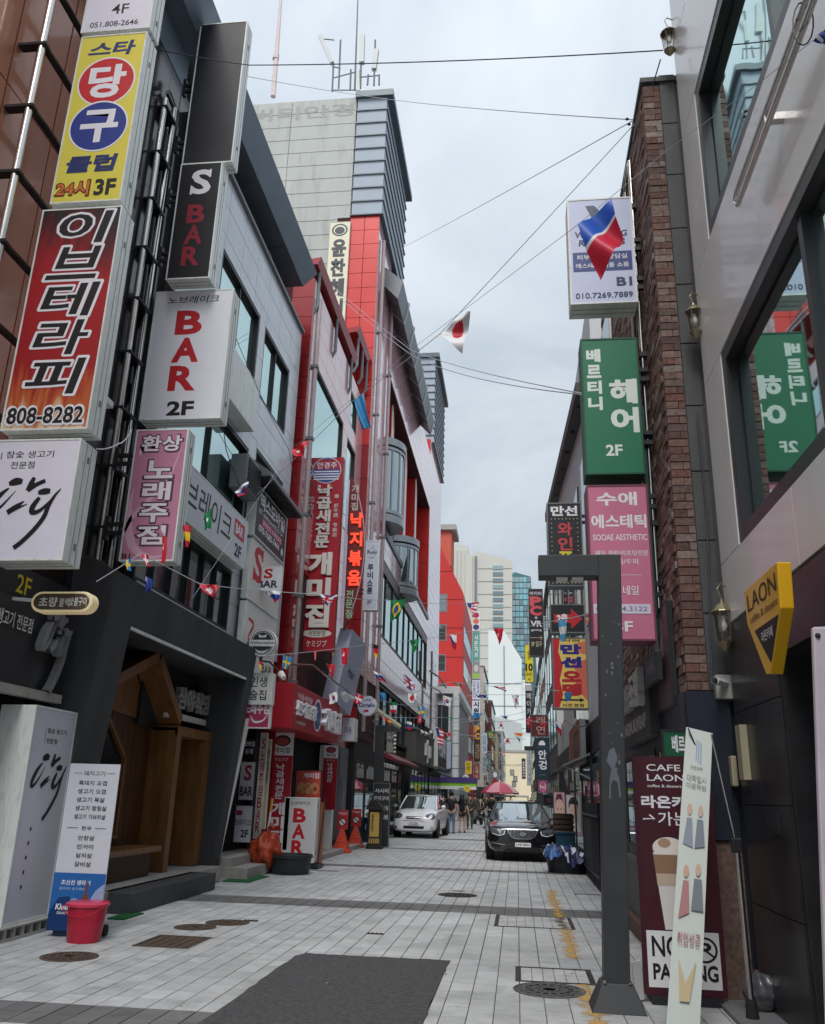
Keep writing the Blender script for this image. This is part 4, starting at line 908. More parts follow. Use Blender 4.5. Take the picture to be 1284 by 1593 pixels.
# red flame sign: print as a procedural flame
def flame():
    m = bpy.data.materials.new('flame_print'); m.use_nodes = True; t = m.node_tree; b = t.nodes['Principled BSDF']; nn = t.nodes.new; L = t.links.new
    tc = nn('ShaderNodeTexCoord'); s = nn('ShaderNodeSeparateXYZ'); L(tc.outputs['Generated'], s.inputs[0])
    mp = nn('ShaderNodeMapping'); mp.inputs['Scale'].default_value = (2.2, 1, .8); L(tc.outputs['Generated'], mp.inputs[0])
    n = nn('ShaderNodeTexNoise'); n.inputs['Scale'].default_value = 2.4; n.inputs['Detail'].default_value = 5; n.inputs['Distortion'].default_value = 1.6; L(mp.outputs[0], n.inputs['Vector'])
    a = nn('ShaderNodeMath'); a.operation = 'MULTIPLY_ADD'; L(n.outputs['Fac'], a.inputs[0]); a.inputs[1].default_value = .55
    L(s.outputs[2], a.inputs[2]); cr = nn('ShaderNodeValToRGB'); e = cr.color_ramp.elements
    cols = [(0, (232, 222, 205)), (.28, (226, 196, 160)), (.4, (190, 96, 48)), (.52, (160, 24, 30)), (.95, (165, 20, 32)), (1.15, (90, 14, 22)), (1.28, (26, 18, 22))]
    while len(e) < len(cols): e.new(.5)
    for i, (p, c) in enumerate(cols): e[i].position = p/1.35; e[i].color = (*S(*c), 1)
    d = nn('ShaderNodeMath'); d.operation = 'DIVIDE'; L(a.outputs[0], d.inputs[0]); d.inputs[1].default_value = 1.35; L(d.outputs[0], cr.inputs[0]); L(cr.outputs[0], b.inputs['Base Color']); b.inputs['Roughness'].default_value = .45
    return m
it = []
for k, ch in enumerate('이브테라피'):
    z1 = .985-k*.17; sl = dict(bold=.075, slant=.22); s2 = dict(bold=.02, slant=.22)
    it += [('t', ch, .23-k*.01, .87-k*.01, z1-.16, z1, WHT, sl), ('t', ch, .245-k*.01, .855-k*.01, z1-.157, z1-.004, BLK, s2)]
it += [('t', '808-8282', .035, .94, .02, .1, WHT, dict(bold=.08)), ('t', '808-8282', .05, .93, .025, .095, BLK, dict(bold=.025))]
fsign('box_sign', 'tall red and black flame patterned box sign with five large white edged letters', (34, 163, 325, 668), 8.3, .34, flame(), alum, it, group=GL)
sign('box_sign', 'wide white box sign with black brush calligraphy below the red flame sign', 1.5, 1.42, .38, LIL, alum, [
    ('t', '| 참숯 생고기', .38, .8, .83, .9, BLK), ('t', '전문점', .47, .66, .75, .81, BLK), ('logo', .34, .92, .1, .68, BLK)], (-6.3, 8.3, 3.84), group=GL)
BX, BY = 0, 10.8
fsign('box_sign', 'blank black box sign on top of the second sign stack, against the sky', (298, 373, 36, 253), BY, .28, C(26, 28, 36), alum, [], group=GL, brackets=((.4, .2), (1.6, .2)))
def serifS(u0, u1, v0, v1, m): return [('t', 'S', u0, u1, v0, v1, m, dict(bold=.03)), ('r', u1-.07, u1-.02, v1-.11*(v1-v0)*3, v1, m, 'serif'), ('r', u0+.0, u0+.05, v0, v0+.11*(v1-v0)*3, m, 'serif')]
fsign('box_sign', 'narrow black box sign with white S and dark red BAR letters', (270, 336, 254, 433), BY-.1, .28, C(24, 26, 34), alum,
      serifS(.3, .78, .72, .94, WHT)+[('t', 'BAR', .3, .72, .1, .64, C(150, 36, 56), dict(vert=True, bold=.03, gapf=.1))], group=GL, brackets=((.4, .2), (1.5, .2)))
br_it = [('t', '노브레이크', .17, .83, .895, .955, BLK, dict(slant=.15)), ('t', 'BAR', .31, .64, .2, .85, RED, dict(vert=True, bold=.045, gapf=.14)), ('t', '2F', .33, .66, .03, .135, BLK, dict(bold=.04))]
fsign('box_sign', 'large white box sign with tall red letters B A R and 2F below', (230, 353, 452, 652), BY+.2, .3, C(232, 232, 240), alum, br_it, group=GL, brackets=((.4, .15), (1.7, .15)))
pinkp2 = C(196, 132, 158)
def strokesw(): return [[(.02, .16, .0), (.1, .3, .03), (.35, .42, .035), (.72, .62, .02), (.9, .85, .004)], [(.1, .55, .0), (.06, .35, .05), (.2, .12, .06), (.55, .03, .03), (.9, .05, .0)]]
it = [('b', strokesw(), C(214, 170, 192)), ('p', [(.1, .82), (.13, .85), (.16, .82), (.13, .79)], C(225, 200, 215))]
for k, ch in enumerate('노래주점'):
    z1 = .76-k*.165; it += [('t', ch, .24, .82, z1-.15, z1, C(90, 60, 75), dict(bold=.075)), ('t', ch, .265, .795, z1-.145, z1-.005, C(232, 224, 230), dict(bold=.03))]
it += [('t', '환상', .12, .92, .82, .955, C(90, 60, 75), dict(bold=.07)), ('t', '환상', .14, .9, .825, .95, C(232, 224, 230), dict(bold=.025)), ('t', 'B1', .05, .2, .02, .055, BLK)]
fsign('box_sign', 'pink song pub box sign with swooshes and white outlined letters, lowest of the second stack', (199, 282, 668, 873), BY-.5, .26, pinkp2, alum, it, group=GL, brackets=((.4, .3), (1.4, .3)))
# stainless poles holding the stacks
def poles(label, pts, r=.045):
    t = thing('sign_pole', label, 'pole', pts[0][0])
    for p in pts: MB().tube(p, r, 10).build('tube', steel, t, smooth=True)
    return t
X1 = -5.98
p = poles('pair of bright stainless poles carrying the leftmost sign stack on the brown panels', [[(X1, 7.9, 3.9), (X1, 7.9, 12.2)], [(X1+.02, 8.75, 3.6), (X1+.02, 8.75, 12.5)]], .05)
for k in range(8): MB().box(X1-.3, X1+.08, 7.84, 7.96, 4.6+k, 4.64+k).box(X1-.03, X1+.06, 7.97, 8.78, 4.61+k, 4.65+k).build('clamp', blackm, p)
X2 = -5.6
p = poles('stainless pole loop carrying the second sign stack on the black granite', [[(X2, 10.55, 12.3), (X2, 10.55, 4.4), (X2, 10.6, 4.22), (X2, 10.72, 4.16), (X2, 10.84, 4.22), (X2, 10.9, 4.4), (X2, 10.9, 12.45), (X2, 10.6, 12.5)]], .05)
for k in range(9): MB().box(X2-.09, X2+.07, 10.5, 10.94, 4.9+k*.9, 4.94+k*.9).build('clamp', blackm, p)
MB().box(X2-.02, X2+.03, 11.02, 11.09, 4.6, 12.2).build('back_rail', blackm, p)
# board on the stone facade
t = sign('fascia_sign', 'long white handwritten bar name board with a small red BAR square and 2F', 3.9, .95, .28, C(214, 218, 226), alum, [
    ('t', '노브레이크', .03, .76, .24, .82, BLK, dict(slant=.1)), ('r', .8, .955, .5, .85, C(190, 44, 52)), ('t', 'BAR', .82, .935, .57, .78, WHT, ring), ('t', '2F', .83, .93, .12, .38, BLK, dict(bold=.03))], (-5.2, 11.6, 5.62), math.radians(90))
t = sign('fascia_sign', 'black mobile phone shop board with white letters and a pink stripe, under the ribbed awning', 2.35, 1.1, .2, C(48, 46, 54), alum, [
    ('t', '맥스모바일', .12, .93, .62, .93, WHT, dict(bold=.03)), ('t', 'KT olleh.tworld.LG U+', .1, .9, .5, .6, WHT), ('r', .2, .88, .32, .47, C(190, 60, 90)), ('t', '휴대전화 도매전문점', .23, .85, .345, .445, WHT), ('t', '070-7685-7444', .12, .8, .16, .3, WHT, ring), ('e', .9, .2, .04, .08, WHT)], (-5.25, 16.05, 6.5), math.radians(90))
t = sign('fascia_sign', 'tall white board with a red S above the round bar signs', 2.2, 1.25, .15, C(222, 218, 214), alum, serifS(.1, .4, .35, .95, RED)+[('t', 'BAR', .45, .9, .3, .7, BLK, ring)], (-5.28, 16.1, 5.2), math.radians(90))
t = sign('fascia_sign', 'white board with a red and black handwritten name behind the round beer sign', 2.2, 1.3, .15, C(224, 222, 218), alum, [('b', [[(.08, .75, .03), (.25, .7, .07), (.12, .45, .05), (.35, .4, .08), (.15, .1, .05)]], RED), ('t', 'ㅂ', .45, .6, .3, .65, BLK, ring), ('t', 'BAR', .6, .95, .05, .2, BLK)], (-5.28, 16.1, 3.85), math.radians(90))
fsign('projecting_sign', 'small white square S BAR sign above the round beer sign', (397, 438, 881, 919), 16.9, .14, C(226, 230, 236), alum, serifS(.33, .66, .5, .9, RED)+[('t', 'BAR', .12, .88, .12, .42, C(24, 34, 70), dict(bold=.03))], brackets=((.2, .25),), bside=-1)
fsign('projecting_sign', 'white square sign with four Korean letters above the pink striped panel by the charcoal frame', (380, 424, 1047, 1096), 16.6, .2, C(224, 224, 222), alum, [('t', '인생', .2, .8, .55, .88, BLK), ('t', '술집', .2, .8, .14, .46, BLK)])
fsign('projecting_sign', 'pink panel with cropped white letters hanging under the square four letter sign', (377, 420, 1093, 1133), 16.65, .16, C(176, 60, 100), alum, [('t', '노래주점', .05, .95, .55, .98, WHT, ring), ('b', [[(.3, .5, .01), (.45, .25, .08), (.75, .3, .06), (.95, .6, .01)]], WHT)])
# round beer sign
def round_sign(name, label, px, py, rpx, Y, face, items, rim=.07):
    c = at(px, py, y=Y); r = (at(px+rpx, py, y=Y)-c).x; t = thing(name, label, 'sign', (c.x-r, Y, c.z-r), local=True)
    MB().lathe([(0, 0), (r-.012, 0), (r, .02), (r, .16), (0, .16)], (r, 0, r), 40, 'y').build('sign_case', alum, t, smooth=True)
    m = MB(); ellipse(m, r, r, r*.96, r*.96, .004, 40); m.build('sign_face', face, t); marks(t, 2*r, 2*r, items, d0=.006)
    MB().box(r-.02, r+.02, .05, .1, -.0, -.3).build('hanger', blackm, t) if False else MB().box(-.35, .02, .06, .1, r-.03, r+.03).build('bracket', blackm, t)
    return t
round_sign('round_sign', 'round black and white beer sign with script lettering by the facade corner', 408, 1000, 22, 16.3, C(40, 42, 46), [('e', .5, .5, .46, .46, C(220, 220, 220), .9), ('e', .5, .5, .38, .38, C(190, 190, 190), .05), ('e', .5, .5, .36, .36, C(48, 48, 52)), ('r', .04, .96, .38, .6, C(225, 225, 225)), ('t', 'Weihenstephan', .06, .94, .41, .57, BLK, dict(slant=.02)), ('b', [[(.25, .3, .0), (.38, .2, .06), (.5, .18, .07), (.62, .2, .06), (.75, .3, .0)]], C(210, 210, 210)), ('p', [(.38, .68), (.62, .68), (.66, .8), (.5, .74), (.34, .8)], C(210, 210, 210))])
round_sign('round_sign', 'round white coffee shop sign with a navy name, beside the leaning grey sign', 571, 1098, 15, 25.2, C(205, 210, 226), [('t', 'Corteño', .08, .92, .42, .64, NAVY, ring), ('t', '스페셜', .3, .7, .72, .84, NAVY), ('e', .5, .24, .1, .07, RED), ('t', '4F', .3, .42, .14, .28, NAVY)])
# tall red restaurant sign
redS = C(168, 30, 44)
x0, x1, z0, z1 = rectpx(474, 527, 712, 1013, 21.2)
it = [('e', .5, .93, .44, .072, C(215, 210, 215)), ('e', .5, .93, .415, .068, C(70, 84, 150)), ('p', [(.085, .935), (.915, .935), (.86, .965), (.7, .989), (.3, .989), (.14, .965)], C(168, 40, 60)), ('t', '안경주', .2, .8, .94, .975, WHT)]
it += [('r', .12, .88, .92-k*.014, .926-k*.014, WHT) for k in range(4)]
for k, ch in enumerate('낙곱새전문'): it.append(('t', ch, .28, .7, .855-(k+1)*.068, .855-k*.068-.006, C(215, 210, 205), dict(bold=.04, ext=.02)))
for k, ch in enumerate('개미집'): it.append(('t', ch, .15, .82, .505-(k+1)*.13, .505-k*.13-.018, C(228, 222, 215), dict(bold=.05, ext=.03)))
it += [('t', 'たこホルモンとエビ', .08, .19, .55, .79, C(225, 215, 215), dict(vert=True)), ('t', '章 虾牛肠 专卖店', .78, .92, .57, .8, C(225, 215, 215), dict(vert=True)),
       ('e', .5, .085, .42, .02, C(220, 214, 205)), ('t', '서면본점', .26, .74, .072, .098, BLK), ('t', 'ケミジプ', .22, .8, .02, .052, C(228, 222, 215))]
sign('vertical_sign', 'very tall red restaurant sign with raised white letters and a round blue emblem on top', x1-x0, z1-z0, .22, redS, M('sign_red_case', S(120, 20, 30), .4), it, (x0, 21.2, z0), brackets=((1.2, .3), (4., .3)), rim=.0, bside=-1)
# bow shaped neon sign
c0, c1 = at(545, 740, y=22.2), at(530, 980, y=22.2); h = c0.z-c1.z; wv = (at(568, 860, y=22.2)-at(541, 860, y=22.2)).x
t = thing('neon_sign', 'half bow shaped red sign with glowing orange letters beside the tall red sign', 'sign', (at(540, 860, y=22.2).x, 22.2, c1.z), local=True)
bowp = [(0, 0)]+[(wv*math.sin(math.pi*k/16)**.8, h*k/16) for k in range(1, 16)]+[(0, h)]
MB().prism(bowp, 'y', 0, .2).build('sign_case', M('bow_case', S(104, 34, 34), .45), t, fix=True)
MB().prism([(p[0]*.9, p[1]*.985+h*.008) for p in bowp], 'y', -.01, .0).build('sign_face', C(112, 36, 38), t, fix=True)
mm = MB(); mm.tube([(p[0], -.01, p[1]) for p in bowp[1:-1]], .02, 6); mm.build('rim_tube', C(190, 150, 160), t)
MB().box(-.09, -.02, -.02, .0, h*.03, h*.97).build('lamp_tube', C(225, 210, 235), t)
neon = M('neon_orange', S(240, 90, 60), .5, emit=S(255, 70, 45), estr=.45)
marks(t, wv, h, [('t', '개미집', .1, .5, .76, .94, C(190, 180, 175), dict(vert=True, bold=.03)), ('t', '낙지볶음', .12, .86, .26, .76, neon, dict(vert=True, bold=.03, ext=.02, gapf=.22)), ('t', '전문점', .08, .48, .07, .25, C(150, 200, 160), dict(vert=True, bold=.02))], d0=.012)
fsign('box_sign', 'pale grey showroom box sign with a hanger drawing, right of the bow shaped sign', (567, 589, 841, 949), 24.8, .3, C(196, 202, 216), alum, [('t', 'Ruby', .15, .85, .78, .86, BLK), ('b', [[(.5, .94, .003), (.56, .92, .004), (.5, .9, .004), (.2, .84, .004), (.8, .83, .004), (.5, .9, .004)]], BLK), ('t', 'SHOW', .3, .7, .74, .76, BLK), ('t', '루비쇼룸', .22, .62, .22, .66, C(40, 48, 80), dict(vert=True, bold=.03)), ('t', '3F', .25, .6, .08, .15, C(40, 48, 80))], brackets=((.5, .3),), bside=-1)
# leaning grey sign
def quadboard(name, label, cat, TL, TR, BR, BL, th, face, case, items=()):
    TL, TR, BR, BL = map(Vector, (TL, TR, BR, BL)); t = thing(name, label, cat, (BL+BR)/2)
    n = (TR-TL).cross(BL-TL).normalized()
    if n.dot(Vector((0, 0, EYE))-(BL+TR)/2) < 0: n = -n
    b = [q-n*th for q in (BL, BR, TR, TL)]
    MB().add([BL, BR, TR, TL]+b, [(0, 1, 2, 3), (7, 6, 5, 4), (0, 4, 5, 1), (1, 5, 6, 2), (2, 6, 7, 3), (3, 7, 4, 0)]).build('board', face, t, fix=True)
    o = TL-BL; u = (BR-BL)
    for k, itm in enumerate(items):
        tmp = MB(); kk = itm[0]; nm = 'lettering'
        if kk == 't': put_text(tmp, itm[1], itm[2], itm[3], itm[4], itm[5], 0, **(itm[7] if len(itm) > 7 else {})); m = itm[6]
        elif kk == 'r': tmp.add([(itm[1], 0, itm[3]), (itm[2], 0, itm[3]), (itm[2], 0, itm[4]), (itm[1], 0, itm[4])], [(0, 1, 2, 3)]); m = itm[5]; nm = 'printed_band'
        elif kk == 'p': tmp.add([(a, 0, b_) for a, b_ in itm[1]], [tuple(range(len(itm[1])))]); m = itm[2]; nm = 'printed_shape'
        elif kk == 'e': ellipse(tmp, itm[1], itm[2], itm[3], itm[4], 0, inner=itm[6] if len(itm) > 6 else 0); m = itm[5]; nm = 'printed_disc'
        w = MB()
        def bil(p):
            a = BL.lerp(BR, p[0]); c = TL.lerp(TR, p[0]); return a.lerp(c, p[2])+n*(.002+.0012*k)
        w.add([bil(p) for p in tmp.v], tmp.f); w.build(nm, m, t)
    return t
gb = C(178, 184, 204)
quadboard('slanted_sign', 'large tilted pale grey sign panel with a white edge, under the bow shaped sign', 'sign', at(549, 980, y=22.6), at(571, 1004, y=24.6), at(545, 1114, y=24.4), at(521, 1090, y=22.4), .35, gb, alum, [('t', 'Hair', .3, .7, .42, .55, BLK), ('e', .45, .15, .25, .06, WHT)])
fsign('box_sign', 'small stack of white lightbox panels under the tilted grey sign', (533, 551, 1117, 1152), 24.5, .6, C(205, 208, 220), alum, [('t', '미용', .2, .8, .3, .6, C(60, 60, 110))])
# red box fascia of the restaurant
t = thing('restaurant_fascia', 'deep red boxed fascia with raised white letters over the restaurant door', 'sign', (-4.75, 18.2, 2.85), math.radians(90), local=True)
MB().box(0, 5.0, 0, .75, 0, .95).build('sign_case', redS, t, bevel=.01)
marks(t, 5., .95, [('t', '낙곱새전문', .08, .36, .7, .84, WHT), ('t', '본가곱창', .05, .42, .32, .66, WHT, dict(ext=.03, bold=.04)), ('e', .48, .5, .085, .4, WHT, .85), ('e', .48, .48, .07, .34, C(60, 80, 130)), ('t', '개미집', .56, .95, .2, .75, WHT, dict(ext=.06, bold=.05)), ('t', 'GAEMIJIP', .08, .25, .12, .2, WHT)])
tg = thing('fluorescent_lamp', 'white lamp arm with wires hanging over the red fascia', 'lamp', (-4.7, 19.6, 4.0)); MB().tube([(-5.3, 19.6, 4.4), (-4.9, 20.4, 4.5), (-4.5, 21.2, 4.2), (-4.3, 22.2, 4.05)], .025).build('arm', steel, tg); MB().tube([(-4.4, 21.8, 4.0), (-4.3, 22.6, 3.95)], .05).build('lamp_head', whitep, tg)
# wall behind it: doorway, columns with prints
t = thing('dark_shopfront', 'dark recessed shopfront under the black sign box with bright letters', 'shopfront', (-4.95, 54, 0))
MB().box(-7, -5.0, 50.6, 58.5, 0, 3.18).build('shop_wall', M('bar_front', S(40, 38, 40), .6, var=.3, scale=2), t)
for k in range(4): Face('L', -5.0).window(t, 50.8+k*1.9, 52.5+k*1.9, .3, 2.7, glass_low, blackm, 1, 1, fw=.06, depth=.001)
MB().hexa([(-5.0, 50.6, 2.9), (-4.3, 50.6, 2.7), (-4.3, 58.5, 2.7), (-5.0, 58.5, 2.9), (-5.0, 50.6, 3.1), (-4.3, 50.6, 2.8), (-4.3, 58.5, 2.8), (-5.0, 58.5, 3.1)]).build('awning', blackm, t)
t = thing('restaurant_entrance', 'recessed restaurant entrance with red and white printed columns', 'shopfront', (-5.3, 22, 0))
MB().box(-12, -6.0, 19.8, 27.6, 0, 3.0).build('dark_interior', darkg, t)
MB().box(-6, -4.75, 19.2, 27.6, -.01, .12).build('doorstep', concrete, t)
for (x0, y0) in ((-5.75, 19.9), (-5.5, 24.4)): MB().box(x0, x0+.42, y0, y0+.3, .12, 2.84).build('column', whitep, t)
MB().box(-5.9, -5.3, 26.4, 27.6, .12, 2.9).build('grey_pier', alumd, t)
def banner_f(label, px, Y, face, items, name='printed_banner'): return fsign(name, label, px, Y, .03, face, whitep, items, rim=.0, cat='banner')
rb = [('r', .0, 1, .8, 1, WHT), ('e', .5, .93, .36, .05, C(60, 40, 50)), ('e', .5, .925, .28, .035, C(180, 80, 80)), ('t', '개미집', .15, .85, .82, .87, BLK), ('t', 'ケミジプ', .2, .8, .75, .78, WHT), ('t', '낙곱새전문', .3, .68, .42, .73, WHT, dict(vert=True, bold=.02)), ('t', '개미집', .22, .78, .05, .4, WHT, dict(vert=True, bold=.04))]
banner_f('tall red column print with emblem and white letters left of the restaurant door', (417, 452, 1140, 1322), 19.4, redS, rb)
banner_f('red column print right of the restaurant door, half in shade', (502, 524, 1160, 1260), 24.3, redS, rb[:6])
fsign('menu_board', 'food photo menu board of the restaurant with a red header', (459, 500, 1198, 1244), 21.0, .05, C(200, 80, 66), blackm, [('t', '개미집', .3, .9, .72, .9, WHT, ring)]+[('e', .25+.25*k, .38, .16, .2, C(200, 150, 110)) for k in range(3)]+[('e', .22+.14*k, .36+.1*((k*7) % 3-1), .07, .08, random.choice((C(220, 200, 170), C(190, 110, 60), C(160, 60, 40)))) for k in range(5)])
# stacked little signs left of it (stair entrance of the stone building)
t = thing('stair_entrance', 'narrow white framed stair entrance with dark doorway beside the charcoal frame', 'doorway', (-5.6, 17.6, 0))
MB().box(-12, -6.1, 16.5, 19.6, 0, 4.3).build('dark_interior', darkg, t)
MB().hexa([(-5.72, 16.55, 0), (-5.6, 16.55, 0), (-5.6, 16.7, 0), (-5.72, 16.7, 0), (-5.35, 16.55, 2.9), (-5.2, 16.55, 2.9), (-5.2, 16.7, 2.9), (-5.35, 16.7, 2.9)]).build('white_post', whitep, t)
MB().box(-6.0, -4.95, 16.5, 19.5, -.01, .2).build('stone_step', concrete, t); MB().box(-6.0, -5.3, 16.6, 19.4, .2, .36).build('stone_step', concrete, t)
MB().box(-5.75, -5.4, 19.3, 19.6, .2, 4.3).build('side_pier', redm, t)
fsign('wall_sign', 'dark board of small white letters inside the stair entrance', (378, 398, 1148, 1182), 18.4, .05, C(36, 36, 40), blackm, [('t', '모바일', .1, .9, .6, .85, WHT), ('t', '도매', .2, .8, .25, .5, WHT)])
fsign('wall_sign', 'grey white S BAR board inside the stair entrance', (372, 397, 1184, 1246), 18.3, .05, C(190, 192, 196), blackm, serifS(.3, .75, .5, .9, C(150, 40, 60))+[('t', 'BAR', .1, .9, .12, .36, BLK, ring)])
fsign('wall_sign', 'white 2F board below the S BAR board in the stair entrance', (364, 393, 1252, 1312), 18.1, .05, C(200, 200, 210), blackm, [('r', .08, .4, .72, .85, C(150, 40, 80)), ('t', '브레이크', .05, .9, .45, .62, BLK), ('t', '2F', .4, .8, .15, .35, BLK, ring)])
fsign('wall_sign', 'narrow white strip sign with small red letters by the stair entrance', (400, 411, 1140, 1305), 18.9, .05, C(210, 208, 200), whitep, [('t', 'S노래주점BAR', .2, .8, .05, .95, RED, dict(vert=True))])
fsign('wall_sign', 'cream and yellow strip sign beside the red column print', (411, 418, 1150, 1290), 19.1, .05, C(214, 206, 150), whitep, [('t', '영업중', .2, .8, .5, .9, BLK, dict(vert=True))])
# ---------------- hair salon banner on the cement side wall
fsign('vertical_banner', 'long cream hair salon banner with a round logo on the cement side wall', (508, 541, 345, 512), 27.6, .06, C(226, 222, 196), concp, [('e', .5, .92, .38, .06, C(60, 66, 74)), ('e', .5, .92, .3, .046, C(226, 222, 196)), ('e', .5, .915, .24, .036, C(60, 66, 74)), ('t', '윤찬헤어', .18, .84, .1, .84, C(60, 60, 64), dict(vert=True, bold=.05))])
# ---------------- sloping signs of the left shops further on
fascG = thing('shop_fascia', 'long grey brown fascia box with a raised cross of square letters above the white car', 'shopfront', (-4.7, 46, 3.2))
MB().box(-6.5, -4.7, 41.2, 50.3, 3.1, 4.55).build('fascia_box', M('fascia_taupe', S(92, 90, 86), .6, var=.15), fascG); MB().box(-6.6, -4.66, 41.1, 50.4, 4.55, 4.65).build('coping', alumd, fascG)
for (y0, z0, a, b) in ((45.2, 3.55, .9, .6), (47., 3.5, .9, .6), (46.1, 3.2, .25, 1.15)): MB().box(-4.7, -4.6, y0, y0+a, z0, z0+b).build('raised_letter', alum, fascG)
MB().box(-6.5, -5.0, 41.4, 50.2, .1, 3.09).build('dark_shopfront', M('shopfront_charcoal', S(52, 54, 56), .5, var=.2), fascG)
for k in range(5): Face('L', -5.0).window(fascG, 41.7+k*1.7, 43.2+k*1.7, .3, 2.8, glass_low, blackm, 1, 1, fw=.06, depth=.001)
t = thing('cafe_front', 'dark bar front with row of lamps and a maroon panel behind the lantern', 'shopfront', (-5.1, 34, 0))
MB().box(-6.8, -5.2, 28.0, 41.1, 0, 3.45).build('shop_wall', M('bar_front', S(40, 38, 40), .6, var=.3, scale=2), t)
for k in range(6): Face('L', -5.2).window(t, 28.3+k*2.1, 30.1+k*2.1, .3, 2.6, glass_low, blackm, 2, 1, fw=.07, depth=.001)
MB().hexa([(-5.2, 33, 3.0), (-4.5, 33, 2.75), (-4.5, 40.8, 2.75), (-5.2, 40.8, 3.0), (-5.2, 33, 3.2), (-4.5, 33, 2.85), (-4.5, 40.8, 2.85), (-5.2, 40.8, 3.2)]).build('canopy', C(120, 40, 48), t)
for k in range(7): MB().lathe([(0, .08), (.09, .03), (.09, -.06), (0, -.1)], (-4.6, 29+k*.8, 2.55), 8).build('lamp_globe', C(160, 160, 155), t)
t = sign('fascia_sign', 'black sign box with bright white letters beyond the taupe fascia', 6.5, 2.2, .3, C(30, 32, 38), alum, [('t', '부산갈매기', .08, .92, .3, .85, WHT, dict(bold=.06))], (-4.55, 51.2, 3.2), math.radians(90))
fsign('box_sign', 'dark hanging sign with ornate white letters near the second gate post', (601, 613, 1130, 1172), 29.5, .2, C(150, 148, 145), blackm, [('t', '가배', .15, .85, .35, .8, BLK, dict(vert=True)), ('dots', 1.12, 1.14, .05, .95, 1, 6, .05, C(230, 230, 215))])
# slant signboards and vertical signs in the far left
def far_sign(label, px, Y, face, items, case=None): return fsign('vertical_sign', label, px, Y, .5, face, case or alum, items)
far_sign('tower of small signs with three round red and blue emblems at its top, far left', (735, 747, 951, 982), 86, C(215, 215, 220), [('e', .5, .8, .4, .14, C(170, 40, 60)), ('e', .5, .5, .4, .14, C(210, 110, 80)), ('e', .5, .2, .4, .14, C(60, 60, 110))])
far_sign('green panel of the far left sign tower under the emblems', (735, 747, 983, 1028), 86, C(90, 150, 140), [('t', '시온치과', .25, .75, .1, .9, WHT, dict(vert=True))])
far_sign('photo panel of the far left sign tower under the green one', (735, 747, 1029, 1056), 86, C(130, 140, 140), [('r', .1, .9, .05, .3, C(150, 190, 70)), ('e', .5, .6, .3, .2, C(200, 190, 180))])
far_sign('white panel with two columns of small letters on the far left sign tower', (735, 747, 1058, 1088), 86, C(200, 208, 226), [('t', '피부클리닉', .12, .42, .05, .95, BLK, dict(vert=True)), ('t', '성형외과', .58, .88, .05, .95, BLK, dict(vert=True))])
far_sign('white panel with two bold black letters at the bottom of the far left sign tower', (735, 747, 1090, 1112), 86, C(210, 218, 230), [('t', '시원', .15, .85, .05, .95, BLK, dict(vert=True, bold=.05))])
far_sign('brown sign with big yellow PC letters in the far left row', (737, 748, 1128, 1186), 80, C(70, 48, 40), [('t', 'PC', .15, .85, .6, .98, C(226, 160, 60), dict(vert=True, bold=.06)), ('t', '게임', .2, .8, .1, .5, C(180, 150, 120), dict(vert=True))])
far_sign('dark red vertical sign beneath the brown computer cafe sign', (737, 747, 1188, 1214), 80, C(130, 60, 56), [('t', '노래방', .25, .75, .05, .95, C(220, 200, 170), dict(vert=True))])
far_sign('bright yellow box sign over the round white sign, far left', (724, 734, 1184, 1204), 66, C(236, 196, 40), [('t', '만화', .25, .75, .2, .85, C(90, 80, 30), dict(vert=True))])
far_sign('tall pale blue banner sign in the far left row of signs', (750, 758, 1140, 1172), 92, C(190, 214, 230), [('t', '스타일', .2, .8, .1, .9, C(60, 110, 150), dict(vert=True))])
far_sign('second pale blue banner sign hanging below the first, far left', (751, 757, 1174, 1206), 94, C(200, 226, 232), [('t', '헤어샵', .2, .8, .1, .9, C(50, 120, 130), dict(vert=True))])
far_sign('narrow black sign with white letters near the far end of the left row', (756, 762, 1198, 1222), 100, C(40, 40, 44), [('t', '포차', .2, .8, .1, .9, WHT, dict(vert=True))])
far_sign('photo poster sign above the far left end of the street', (763, 778, 1198, 1219), 120, C(120, 130, 135), [('e', .5, .65, .2, .2, WHT), ('p', [(.1, 0), (.9, 0), (.6, .45), (.3, .4)], C(150, 60, 60))])
far_sign('gold lit vertical sign at the far left end of the street', (762, 774, 1157, 1196), 150, C(206, 180, 140), [('t', '금은방', .3, .7, .1, .9, C(250, 220, 160), dict(vert=True))])
far_sign('slim teal vertical sign in the middle of the far left row', (759, 763, 1172, 1197), 110, C(70, 130, 130), [])
round_sign('round_sign', 'small round white convenience store sign above the yellow disc', 725, 1210, 5, 63, C(226, 230, 235), [('t', 'EU', .2, .8, .35, .65, C(70, 80, 110), ring)])
round_sign('round_sign', 'round yellow smiley disc sign over the walking people', 727, 1227, 5.2, 60, C(232, 214, 60), [('e', .35, .6, .06, .08, BLK), ('e', .65, .6, .06, .08, BLK), ('b', [[(.28, .4, .02), (.5, .28, .05), (.72, .4, .02)]], BLK)])
